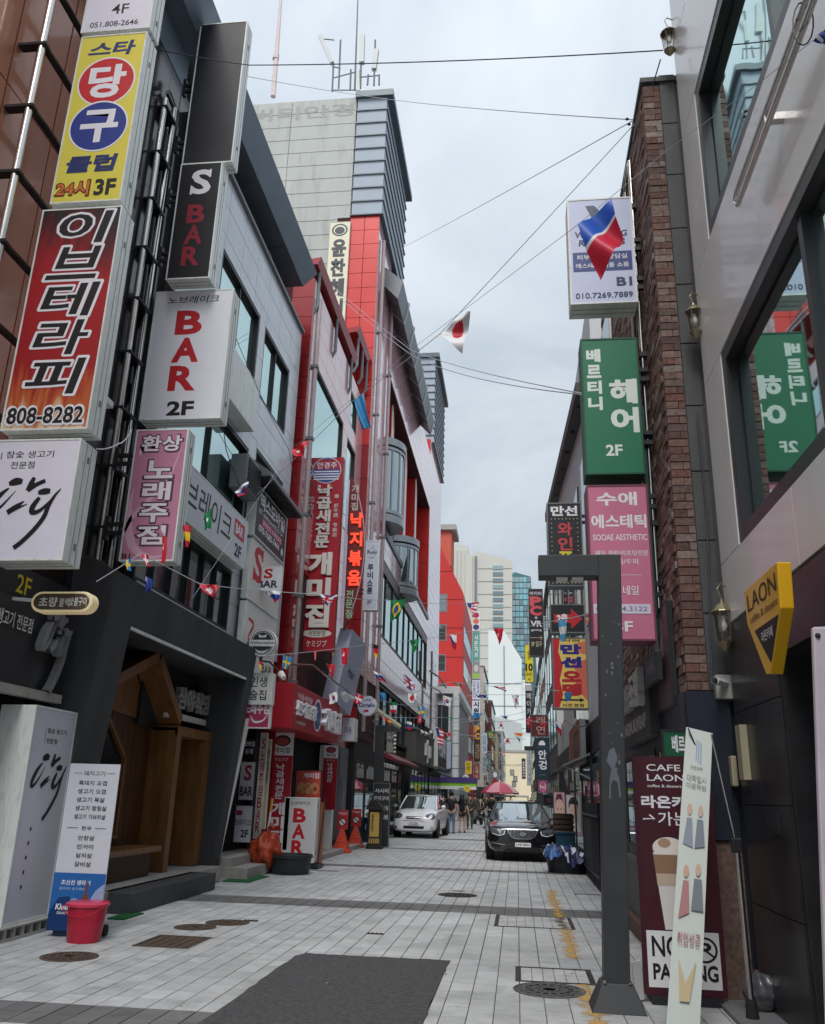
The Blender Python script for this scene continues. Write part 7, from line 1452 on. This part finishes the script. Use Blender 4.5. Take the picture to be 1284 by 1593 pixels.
    if long_hair: lh = MB(); lump(lh, (c.x, c.y+.07, c.z-.16), .13*k, 7, 1.7, .04, 10); lh.v = [(v[0], c.y+.08+(v[1]-c.y-.07)*.5, v[2]) for v in lh.v]; lh.build('long_hair', C(22, 18, 18), t, smooth=2)
    nz = MB().prism([(-.012, c.z-.03), (.012, c.z-.03), (0, c.z+.02)], 'y', c.y-.115*k, c.y-.09*k).build('nose', SKM, t)
    for s in (-1, 1): MB().box(s*.03-.01, s*.03+.01, c.y-.1*k, c.y-.09*k, c.z+.005, c.z+.015).build('eye', C(30, 26, 26), t)
    return t
def camo():
    m = bpy.data.materials.new('camouflage'); m.use_nodes = True; tt = m.node_tree; b = tt.nodes['Principled BSDF']; nn = tt.nodes.new; g = nn('ShaderNodeTexCoord'); v = nn('ShaderNodeTexNoise'); v.inputs['Scale'].default_value = 9; v.inputs['Detail'].default_value = 2; tt.links.new(g.outputs['Object'], v.inputs['Vector'])
    r = nn('ShaderNodeValToRGB'); r.color_ramp.interpolation = 'CONSTANT'; e = r.color_ramp.elements; e[0].color = (.03, .032, .022, 1); e[1].position = .5; e[1].color = (.075, .07, .05, 1); x = e.new(.44); x.color = (.045, .055, .035, 1); x = e.new(.58); x.color = (.13, .12, .09, 1)
    tt.links.new(v.outputs['Fac'], r.inputs[0]); tt.links.new(r.outputs[0], b.inputs['Base Color']); b.inputs['Roughness'].default_value = .85; return m
CM = camo(); PI = math.pi
def fx(px, py): p = at(px, py, z=0); return p.x, p.y
person('person in a dark shirt and dark trousers walking away, leftmost beside the white car', *fx(689, 1291), PI+.2, 1.74, C(52, 54, 60), C(36, 38, 44), step=.22, arm=.08)
person('person in a black tee and light grey blue jeans walking away', *fx(702, 1297), PI, 1.76, C(24, 25, 29), C(110, 124, 142), step=.06, arm=.04)
person('person with long black hair, black top and bare legs walking away', *fx(719, 1296), PI-.1, 1.64, C(22, 22, 26), C(28, 28, 32), long_hair=True, shorts=True, step=.1, wide=.88)
person('soldier in camouflage standing just right of the person with long hair', *fx(731, 1290), PI, 1.78, CM, CM, sleeves=True, step=.03, wide=1.1, cap=CM)
person('soldier in camouflage next to the scooter in mid street', *fx(739, 1282), PI+.6, 1.76, CM, CM, sleeves=True, step=.05, wide=1.1, cap=CM)
person('person in a beige jacket and dark skirt walking further up the street', *fx(748, 1277), PI-.3, 1.66, C(176, 166, 146), C(60, 58, 56), sleeves=True, step=.2)
person('soldier in camouflage left of the black car, facing away', *fx(757, 1281), PI, 1.78, CM, CM, sleeves=True, step=.05, wide=1.1, cap=CM)
person('person in black striding beside the fender of the black car', *fx(763, 1290), PI+1.1, 1.76, C(34, 34, 36), C(30, 30, 34), sleeves=True, step=.3, lean=.1)
person('soldier with a dark pack hidden behind the other soldiers', *fx(768, 1278), PI-.5, 1.76, CM, CM, sleeves=True, wide=1.15, cap=CM)
person('person under the right side of the pink umbrella, dark top', *fx(795, 1270), .2, 1.7, C(44, 44, 48), C(44, 44, 48), sleeves=True)
person('person in a grey top right behind the roof of the black car', *fx(783, 1272), PI, 1.62, C(90, 90, 94), C(44, 44, 48), sleeves=True)
person('person in a white shirt far up the street near the yellow disc sign', *fx(722, 1268), PI, 1.7, C(210, 210, 210), C(60, 64, 80))
person('person in a maroon top far up the street right of the umbrella', *fx(826, 1262), PI, 1.68, C(120, 50, 56), C(60, 60, 70), sleeves=True)
# scooter
sx, sy = fx(744, 1283); t = thing('scooter', 'dark parked scooter among the soldiers in mid street', 'scooter', (sx, sy, 0), math.radians(200), local=True)
MB().lathe([(.12, -.05), (.24, -.05), (.25, 0), (.24, .05), (.12, .05)], (0, -.6, .25), 20, 'x').build('wheel', rubber, t); MB().lathe([(.12, -.05), (.24, -.05), (.25, 0), (.24, .05), (.12, .05)], (0, .6, .25), 20, 'x').build('wheel', rubber, t)
MB().hexa([(-.12, -.2, .25), (.12, -.2, .25), (.15, .7, .35), (-.15, .7, .35), (-.1, .05, .5), (.1, .05, .5), (.14, .75, .72), (-.14, .75, .72)]).build('body', blackm, t, bevel=.03)
MB().tube([(0, -.6, .25), (0, -.45, .95)], .04).build('fork', blackm, t); MB().tube([(-.3, -.4, 1.0), (0, -.45, .97), (.3, -.4, 1.0)], .02).build('handlebar', blackm, t); MB().box(-.13, .13, .0, .6, .72, .8).build('seat', rubber, t, bevel=.03); MB().hexa([(-.16, -.5, .3), (.16, -.5, .3), (.16, -.44, .3), (-.16, -.44, .3), (-.14, -.5, .85), (.14, -.5, .85), (.14, -.44, .85), (-.14, -.44, .85)]).build('leg_shield', C(110, 112, 116), t)
# umbrella and stall
c = at(778, 1235, y=50); t = thing('street_umbrella', 'large pink red and white street umbrella over a stall in the middle distance', 'umbrella', (c.x, 50, 0), local=True)
um = [C(176, 56, 84), C(214, 150, 160), C(196, 90, 112), C(226, 196, 200)]; Rr, zt, zr = 1.05, 2.42, 1.86
for k in range(8):
    m = MB(); n = 6; vs = []
    for i in range(n+1):
        for j in range(5):
            a = (k+j/4)*math.pi/4; r = Rr*(i/n); sagf = 1-.05*math.sin(math.pi*j/4)*(i/n); vs.append((r*math.cos(a)*sagf, r*math.sin(a)*sagf, zt-(zt-zr)*(i/n)**1.9-.03*math.sin(math.pi*j/4)*(i/n)))
    m.add(vs, [(i*5+j, i*5+j+1, (i+1)*5+j+1, (i+1)*5+j) for i in range(n) for j in range(4)])
    m.build('canopy_panel', um[k % 4], t, smooth=2)
    a = k*math.pi/4; MB().tube([(0, 0, zt-.1), (Rr*.98*math.cos(a), Rr*.98*math.sin(a), zr-.02)], .008, 4).build('rib', alumd, t)
    m = MB(); m.add([(Rr*math.cos(a), Rr*math.sin(a), zr), (Rr*math.cos(a+math.pi/4), Rr*math.sin(a+math.pi/4), zr), (Rr*math.cos(a+math.pi/4), Rr*math.sin(a+math.pi/4), zr-.1), (Rr*math.cos(a), Rr*math.sin(a), zr-.1)], [(0, 1, 2, 3)]); m.build('valance', um[(k+1) % 2], t)
MB().tube([(0, 0, 0), (0, 0, zt)], .025).build('pole', alumd, t); MB().lathe([(.05, zt), (.03, zt+.08), (0, zt+.1)]).build('finial', whitep, t)
st_ = thing('street_stall', 'white street food stall cart under the pink umbrella', 'stall', (c.x+.3, 51, 0)); MB().box(c.x-.9, c.x+1.6, 50.6, 52, .5, 1.1).build('counter', whitep, st_); MB().box(c.x-.9, c.x+1.6, 50.6, 52, 1.62, 1.72).build('roof', M('stall_roof', S(200, 202, 204), .5), st_)
for xx in (c.x-.85, c.x+1.55): MB().tube([(xx, 50.7, 0), (xx, 50.7, 1.62)], .03).build('post', alumd, st_)
# ------------------------------------------------------------------ flags and wires
def flagcol(kind):
    W_, R2, B_, Y2, G2, K_, LB = (225, 225, 228), (196, 36, 56), (36, 70, 150), (230, 196, 50), (20, 120, 70), (30, 30, 32), (90, 170, 210)
    F = {'japan': ([W_, R2], lambda u, v: 1 if math.hypot(u-.5, (v-.5)*.8) < .26 else 0),
         'brazil': ([G2, Y2, B_], lambda u, v: 2 if math.hypot(u-.5, (v-.5)*.75) < .17 else (1 if abs(u-.5)/.42+abs(v-.5)/.42 < 1 else 0)),
         'sweden': ([(40, 130, 190), Y2], lambda u, v: 1 if abs(u-.38) < .08 or abs(v-.5) < .1 else 0),
         'swiss': ([R2, W_], lambda u, v: 1 if (abs(u-.5) < .09 and abs(v-.5) < .3) or (abs(v-.5) < .11 and abs(u-.5) < .24) else 0),
         'germany': ([K_, R2, Y2], lambda u, v: min(2, int((1-v)*3))), 'spain': ([R2, Y2], lambda u, v: 1 if .27 < v < .73 else 0),
         'uk': ([B_, W_, R2], lambda u, v: 2 if abs(u-.5) < .06 or abs(v-.5) < .09 else (1 if abs(u-.5) < .12 or abs(v-.5) < .17 or abs(u-v) < .1 or abs(u+v-1) < .1 else 0)),
         'korea': ([W_, R2, B_, K_], lambda u, v: (1 if v > .5+.1*math.sin((u-.5)*12) else 2) if math.hypot(u-.5, (v-.5)*.8) < .2 else (3 if abs(abs(u-.5)-.35) < .06 and abs(abs(v-.5)-.34) < .08 and int(u*40) % 2 else 0)),
         'bwr': ([(40, 90, 190), W_, (206, 40, 66)], lambda u, v: 0 if v > .56 else (1 if v > .5 else 2)),
         'czech': ([W_, R2, B_], lambda u, v: 2 if u < .5-abs(v-.5) else (0 if v > .5 else 1)), 'russia': ([W_, B_, R2], lambda u, v: min(2, int((1-v)*3))),
         'argentina': ([LB, W_], lambda u, v: 1 if .33 < v < .67 else 0), 'iran': ([G2, W_, R2], lambda u, v: min(2, int((1-v)*3))),
         'blue': ([(50, 130, 180), (44, 110, 160)], lambda u, v: 1 if v < .3 and u > .5 else 0), 'red': ([R2, W_], lambda u, v: 1 if math.hypot(u-.3, v-.6) < .12 else 0),
         'denmark': ([R2, W_], lambda u, v: 1 if abs(u-.38) < .06 or abs(v-.5) < .08 else 0), 'usa': ([R2, W_, B_], lambda u, v: 2 if u < .4 and v > .5 else int(v*9) % 2),
         'green': ([G2, W_], lambda u, v: 1 if math.hypot(u-.5, v-.5) < .12 else 0), 'australia': ([(34, 60, 140), W_, R2], lambda u, v: 1 if (u < .45 and v > .5 and (abs(u-.22) < .05 or abs(v-.75) < .06)) or math.hypot(u-.7, v-.4) < .06 else 0),
         'orange': ([(226, 120, 50), W_, G2], lambda u, v: min(2, int((1-v)*3)))}
    cols, fn = F[kind]; return [C(*c) for c in cols], fn
def flag(kind, A_, B_, D_, E__, Y, label, n=14, fold=.05, cat='flag'):
    """cloth flag: top edge A-B hangs on the string, D / E are the lower corners (E None: a pennant)"""
    P = [at(*p, y=Y) for p in (A_, B_, D_, E__ or D_)]; w_ = (P[1]-P[0]).length; mats, fn = flagcol(kind)
    m = MB(); vs = []; ph = random.uniform(0, 6)
    for j in range(n+1):
        for i in range(n+1):
            u, v = i/n, j/n; p = P[3].lerp(P[2], u) if E__ else P[2]; q = P[0].lerp(P[1], u); r = p.lerp(q, v)
            vs.append(tuple(r+Vector((.12*w_*math.sin(5*v+ph)*(1-v)*.5, w_*fold*4*math.sin(7*u+3*v+ph)*(1-v*.6), 0))))
    fs = []
    for j in range(n):
        for i in range(n): fs.append((j*(n+1)+i, j*(n+1)+i+1, (j+1)*(n+1)+i+1, (j+1)*(n+1)+i)); m.m.append(fn((i+.5)/n, (j+.5)/n))
    m.v = vs; m.f = fs
    o = m.build('flag', mats, None, smooth=2); return tag(o, label, cat, 'small flags strung over the street')
random.seed(3)
FL = [('bwr', (898, 352), (951, 313), (968, 366), (932, 428), 5.2, 'big translucent blue white and red flag twisted in front of the lilac box sign', 30),
 ('japan', (684, 520), (718, 491), (733, 488), (720, 551), 9.5, 'white flag with a red disc flying alone in the sky', 26),
 ('blue', (551, 622), (566, 612), (576, 664), (563, 669), 11, 'light blue flag folded narrow before the pink building', 12),
 ('red', (452, 700), (480, 684), (476, 702), (463, 714), 11, 'crumpled red and white flag above the tall red restaurant sign', 14),
 ('russia', (365, 765), (386, 748), (386, 762), (374, 775), 10, 'white blue red pennant at the corner of the long bar name board', 10),
 ('green', (318, 800), (330, 790), (327, 822), (317, 824), 9.5, 'small green white pennant before the handwritten bar name', 10),
 ('spain', (284, 817), (298, 818), (292, 852), (288, 850), 9.2, 'red and yellow pennant right of the pink song pub sign', 10),
 ('red', (252, 834), (260, 836), (258, 876), (252, 876), 9.1, 'narrow pink red pennant on the pink song pub sign', 8),
 ('denmark', (220, 861), (232, 864), (233, 882), (226, 880), 9, 'small white red flag at the lower corner of the song pub sign', 8),
 ('sweden', (194, 872), (205, 868), (203, 888), (196, 887), 8.8, 'small blue yellow flag left below the song pub sign', 8),
 ('australia', (224, 896), (240, 902), (230, 923), (226, 916), 9, 'small dark blue starred flag under the song pub sign', 10),
 ('swiss', (310, 908), (341, 911), (337, 931), (318, 922), 9.5, 'red flag with a white cross over the charcoal shopfront', 14),
 ('russia', (413, 919), (437, 919), (430, 938), None, 12, 'red blue white pennant directly under the square S BAR sign', 10),
 ('germany', (403, 1021), (409, 1022), (407, 1044), (404, 1040), 13, 'yellow striped pennant under the round beer sign', 8),
 ('sweden', (440, 1018), (456, 1024), (448, 1042), (441, 1040), 13, 'blue flag with a yellow cross left of the tall red sign', 12),
 ('uk', (497, 925), (527, 926), (508, 942), (499, 936), 12.5, 'small crossed flag over the tall red restaurant sign', 12),
 ('denmark', (488, 1013), (493, 1013), (492, 1027), (490, 1027), 14, 'tiny white red flag hanging from the bottom of the tall red sign', 6),
 ('red', (508, 1033), (522, 1034), (517, 1056), None, 14, 'pink red pennant in front of the tilted grey panel', 8),
 ('red', (531, 1008), (543, 1008), (541, 1034), (533, 1034), 15, 'red flag on the upper part of the tilted grey panel', 8),
 ('korea', (512, 1080), (524, 1076), (526, 1092), (514, 1096), 15, 'small flag by the lamp arm over the red fascia', 10),
 ('denmark', (553, 1078), (566, 1084), (560, 1096), (552, 1092), 17, 'white and red flag touching the round coffee sign', 8),
 ('brazil', (609, 934), (632, 932), (618, 962), (606, 968), 18, 'green flag with yellow diamond over the ribbon window', 18),
 ('green', (637, 996), (652, 994), (650, 1008), (644, 1017), 20, 'green pennant over the right end of the ribbon window', 10),
 ('germany', (579, 1002), (589, 1004), (588, 1024), (584, 1022), 17, 'black red yellow flag at the dark corner of the ribbon window', 10),
 ('russia', (581, 1044), (592, 1048), (602, 1062), (588, 1058), 17, 'white blue red twisted flag right of the tilted grey panel', 10),
 ('blue', (590, 1077), (601, 1078), (600, 1089), (593, 1088), 19, 'small light blue flag above the second gate post', 8),
 ('iran', (606, 1093), (618, 1092), (616, 1110), (608, 1108), 20, 'green white red flag in front of the low dark windows', 10),
 ('japan', (635, 1079), (648, 1079), (647, 1093), (635, 1093), 22, 'white flag with a red disc before the low dark windows', 14),
 ('uk', (625, 1045), (645, 1062), (646, 1078), (632, 1068), 22, 'blurred crossed flag below the pink spandrel', 12),
 ('sweden', (650, 1099), (661, 1099), (659, 1117), (653, 1118), 24, 'blue flag with a yellow cross over the taupe fascia', 10),
 ('swiss', (649, 1114), (657, 1112), (656, 1128), (651, 1124), 24, 'small red flag with a white cross beside the blue yellow one', 10),
 ('spain', (601, 1117), (609, 1120), (608, 1126), (604, 1126), 22, 'small red yellow pennant near the second gate post', 6),
 ('denmark', (594, 1115), (601, 1117), (600, 1127), None, 22, 'tiny red white pennant just left above the second gate post', 6),
 ('russia', (633, 1122), (641, 1124), (640, 1136), (635, 1135), 25, 'tiny white red flag under the disc flag', 6),
 ('usa', (726, 938), (746, 937), (736, 962), (731, 950), 30, 'striped red and white flag beside the far left sign tower', 16),
 ('czech', (699, 987), (711, 988), (709, 1012), (704, 1006), 26, 'blue white red flag in front of the red gabled building', 12),
 ('red', (768, 977), (784, 977), (778, 1004), None, 24, 'pink red pennant in the middle of the sky gap over the beige tower', 10),
 ('green', (702, 1061), (719, 1063), (717, 1068), None, 26, 'dark olive pennant seen flat over the white corner shop', 8),
 ('korea', (690, 1082), (704, 1086), (700, 1100), (688, 1096), 26, 'white red flag before the white corner shop', 8),
 ('australia', (740, 1080), (758, 1082), (755, 1086), (744, 1085), 26, 'dark blue flag seen nearly flat left of the white block', 8),
 ('denmark', (767, 1068), (786, 1069), (788, 1076), None, 25, 'dark and red pennant over the upper part of the white block', 8),
 ('korea', (796, 1081), (808, 1081), (807, 1096), (803, 1103), 27, 'white flag with red blue centre on the right part of the white block', 12),
 ('blue', (736, 1109), (751, 1110), (746, 1117), (738, 1118), 30, 'light blue flag above the brown computer cafe sign', 8),
 ('australia', (777, 1113), (791, 1115), (788, 1119), None, 30, 'dark blue pennant over the grey block', 8),
 ('korea', (775, 1123), (785, 1123), (784, 1134), (776, 1134), 31, 'white flag with red blue centre on the grey block', 14),
 ('japan', (785, 1148), (795, 1148), (794, 1158), (785, 1158), 33, 'white flag with a red disc low over the grey block', 12),
 ('orange', (800, 1140), (814, 1141), (808, 1155), (804, 1148), 30, 'orange white pennant right of the low disc flag', 8),
 ('brazil', (758, 1137), (768, 1138), (767, 1150), (762, 1148), 34, 'green yellow flag left of the low disc flag', 8),
 ('orange', (779, 1169), (787, 1170), (786, 1177), None, 36, 'tiny orange pennant before the cream building', 6),
 ('red', (818, 1118), (828, 1117), (823, 1136), None, 26, 'red pennant left of the maroon sign board', 8),
 ('red', (836, 1122), (850, 1126), (847, 1132), None, 22, 'red white pennant across the maroon sign board', 8),
 ('argentina', (868, 965), (882, 962), (880, 998), (873, 998), 11, 'light blue white flag hanging over the red arrow sign', 12),
 ('blue', (878, 1078), (890, 1076), (888, 1090), (880, 1092), 12, 'teal pennant over the arrow of the red and yellow pub sign', 8),
 ('czech', (864, 1122), (874, 1124), (873, 1146), (868, 1136), 13, 'white red pennant on the dark wall below the pub sign', 8),
 ('denmark', (690, 1140), (702, 1140), (699, 1148), None, 28, 'pink white pennant before the pale blue board', 6),
 ('green', (693, 1116), (704, 1116), (701, 1122), None, 28, 'dark green pennant above the pale blue board', 6),
 ('usa', (678, 1132), (690, 1136), (690, 1160), (682, 1158), 27, 'bundle of small red white blue flags beside the black letter sign box', 10),
 ('australia', (1266, 62), (1290, 38), (1292, 66), None, 4.0, 'dark blue flag corner at the top right picture edge', 8)]
for f in FL: flag(f[0], f[1], f[2], f[3], f[4], f[5], f[6], f[7])
def wire(name, label, pts, r, mat, sag=.0, cat='cable', n=10, group=None):
    """pts: (px, py, y) supports; hangs between them"""
    P = [at(a, b, y=c) for a, b, c in pts]; Q = []
    for a, b in zip(P, P[1:]):
        for k in range(n):
            t_ = k/n; q = a.lerp(b, t_); q.z -= sag*(b-a).length*4*t_*(1-t_); Q.append(q)
    Q.append(P[-1]); return tag(MB().tube(Q, r, 5).build(name, mat), label, cat, group)
wm = M('wire_dark', S(70, 70, 84), .5); wl = M('wire_pale', S(170, 176, 184), .5)
wire('cable', 'dark cable crossing the sky from the black pier to the top wall lantern', [(248, 78, 10), (388, 101, 10), (1032, 78, 8.2)], .008, wm, .008)
wire('cable', 'pale cable from behind the blank black sign to the brick building top', [(250, 92, 11), (562, 148, 20), (985, 186, 8.3)], .007, wl, .004)
wire('string', 'thin string from the red tower to the brick building top', [(612, 392, 28), (984, 188, 8.3)], .006, wl, .002, 'string')
wire('bunting_string', 'flag string from the pink building past the lone disc flag to the brick top', [(400, 770, 12), (551, 622, 11), (684, 520, 9.5), (988, 192, 8.3)], .005, wl, .003, 'string')
wire('bunting_string', 'flag string rising past the big torn flag to the lantern', [(300, 930, 9), (452, 700, 11), (634, 548, 9), (896, 352, 5.2), (1040, 232, 5.0), (1180, 130, 4.6), (1266, 62, 4.0)], .0022, wl, .0, 'string')
wire('cable', 'upper of two pale cables running from the tower to the green sign', [(500, 430, 24), (640, 545, 20), (905, 612, 9)], .008, wl, .006)
wire('cable', 'lower of two pale cables running from the tower to the green sign', [(500, 436, 24), (640, 552, 20), (905, 614, 9)], .008, wl, .012)
wire('bunting_string', 'flag string under the song pub and S BAR signs', [(150, 905, 8.8), (220, 861, 9), (310, 908, 9.5), (413, 919, 12), (497, 925, 12.5), (606, 934, 18), (726, 938, 30)], .006, wl, .004, 'string')
wire('bunting_string', 'flag string from the beer sign along the low dark windows', [(403, 1021, 13), (440, 1018, 13), (531, 1008, 15), (579, 1002, 17), (640, 996, 20), (699, 987, 26), (768, 977, 24), (868, 965, 11), (915, 955, 9)], .006, wl, .004, 'string')
wire('bunting_string', 'flag string above the second gate post crossing to the right', [(508, 1033, 14), (581, 1044, 17), (635, 1079, 22), (702, 1061, 26), (767, 1068, 25), (820, 1060, 27), (870, 1075, 12)], .007, wl, .004, 'string')
wire('bunting_string', 'flag string over the taupe fascia crossing before the white block', [(553, 1078, 17), (606, 1093, 20), (650, 1099, 24), (740, 1080, 26), (796, 1081, 27), (850, 1080, 24)], .007, wl, .004, 'string')
wire('bunting_string', 'lowest flag string crossing before the grey block', [(594, 1115, 22), (690, 1116, 28), (775, 1123, 31), (818, 1118, 26), (868, 1122, 13)], .007, wl, .004, 'string')
for k, (a, b) in enumerate((((690, 1140, 28), (818, 1150, 30)), ((740, 1168, 36), (820, 1172, 36)), ((745, 1185, 45), (815, 1190, 45)), ((700, 1125, 30), (815, 1108, 35)))):
    wire('bunting_string', ('thin string near the far pale blue board', 'thin string before the cream building top', 'thin string low before the cream building', 'thin string sloping up over the grey block')[k], [a, b], .008, wl, .01, 'string')
wire('cable', 'loose dark cable hanging over the ribbed awning to the pink building', [(345, 640, 12), (352, 700, 12.5), (375, 760, 13)], .008, wm, .03)
wire('cable', 'loose white cable from the flame sign to the song pub sign', [(150, 698, 8.7), (185, 690, 9.2), (205, 668, 10)], .008, whitep, .05)
wire('cable', 'dark cable loop below the ceiling of the white building, top right', [(1234+16*math.sin(a*.45+3.6)+16, 36+34*math.cos(a*.45+3.6), 4.4-.01*a) for a in range(15)], .005, blackm, .0, n=2)
wire('cable', 'cable dropping from the top wall lantern to the brick coping', [(1028, 92, 8.1), (1015, 135, 8.3)], .008, wm, .01)
for (px, py, lb) in ((976, 185, 'small dark wire clamp left of the brick building top'), (979, 193, 'second small dark wire clamp under the first at the brick top')):
    c = at(px, py, y=8.3); m = MB(); lump(m, tuple(c), .02, 1, .8, .1, 6); tag(m.build('wire_clamp', blackm, smooth=2), lb, 'clamp')

for (pts, lb, r, sg) in (([(285, 130, 10.7), (262, 260, 10.7), (232, 450, 10.7)], 'black cable running down behind the second sign stack', .009, .02), ([(232, 450, 10.8), (205, 640, 10.8), (176, 850, 10.8)], 'grey cable tied along the pole loop', .008, .015),
    ([(345, 470, 12.5), (450, 700, 17), (470, 790, 20)], 'thin cable slung across the grey stone facade', .007, .03), ([(420, 700, 18.5), (500, 760, 21), (560, 820, 24)], 'thin cable slung over the red restaurant sign', .008, .03), ([(1085, 640, 8.25), (1100, 800, 8.25), (1108, 1060, 8.2)], 'dark cable running down the stone strip beside the brick pier', .008, .006),
    ([(700, 1195, 40), (760, 1180, 50), (812, 1190, 60)], 'cable across the far street', .012, .02), ([(850, 1110, 30), (880, 1120, 20), (935, 1110, 14)], 'dark cable in front of the black shops on the right', .01, .03)):
    wire('cable', lb, pts, r, wm, sg)
for (x, y, z, lb) in ((1.45, 21.5, 3.4, 'air conditioner unit on the white wall right of the dotted pub sign'), (1.5, 33.0, 4.2, 'air conditioner unit further along the white wall')):
    t = thing('air_conditioner', lb, 'air conditioner', (x, y, z)); MB().box(x, x+.3, y, y+.85, z, z+.65).build('casing', alum, t, bevel=.02); MB().lathe([(.26, 0), (.26, -.02), (.22, -.02), (.22, 0)], (x, y+.35, z+.33), 24, 'x').build('fan_ring', blackm, t)
# small litter on the paving
lm = [C(200, 200, 196), C(120, 100, 80), C(70, 74, 60)]; random.seed(21)
lit = MB()
for k in range(150):
    x, y = random.uniform(-5, 1.4), random.uniform(6.9, 22); s = random.uniform(.006, .022); a = random.uniform(0, 3.1); lit.k = random.choice((0, 0, 1, 1, 2)); n = random.randint(3, 6)
    lit.add([(x+s*random.uniform(.4, 1)*math.cos(a+6.28*q/n), y+s*random.uniform(.4, 1)*math.sin(a+6.28*q/n), .004+random.uniform(0, .006)+(.008 if PATCH[0] < x < PATCH[1] and y < PATCH[3] else 0)) for q in range(n)], [tuple(range(n))])
tag(lit.build('litter', lm), 'scattered tiny scraps of paper and dry leaves on the paving', 'litter', kind='stuff')
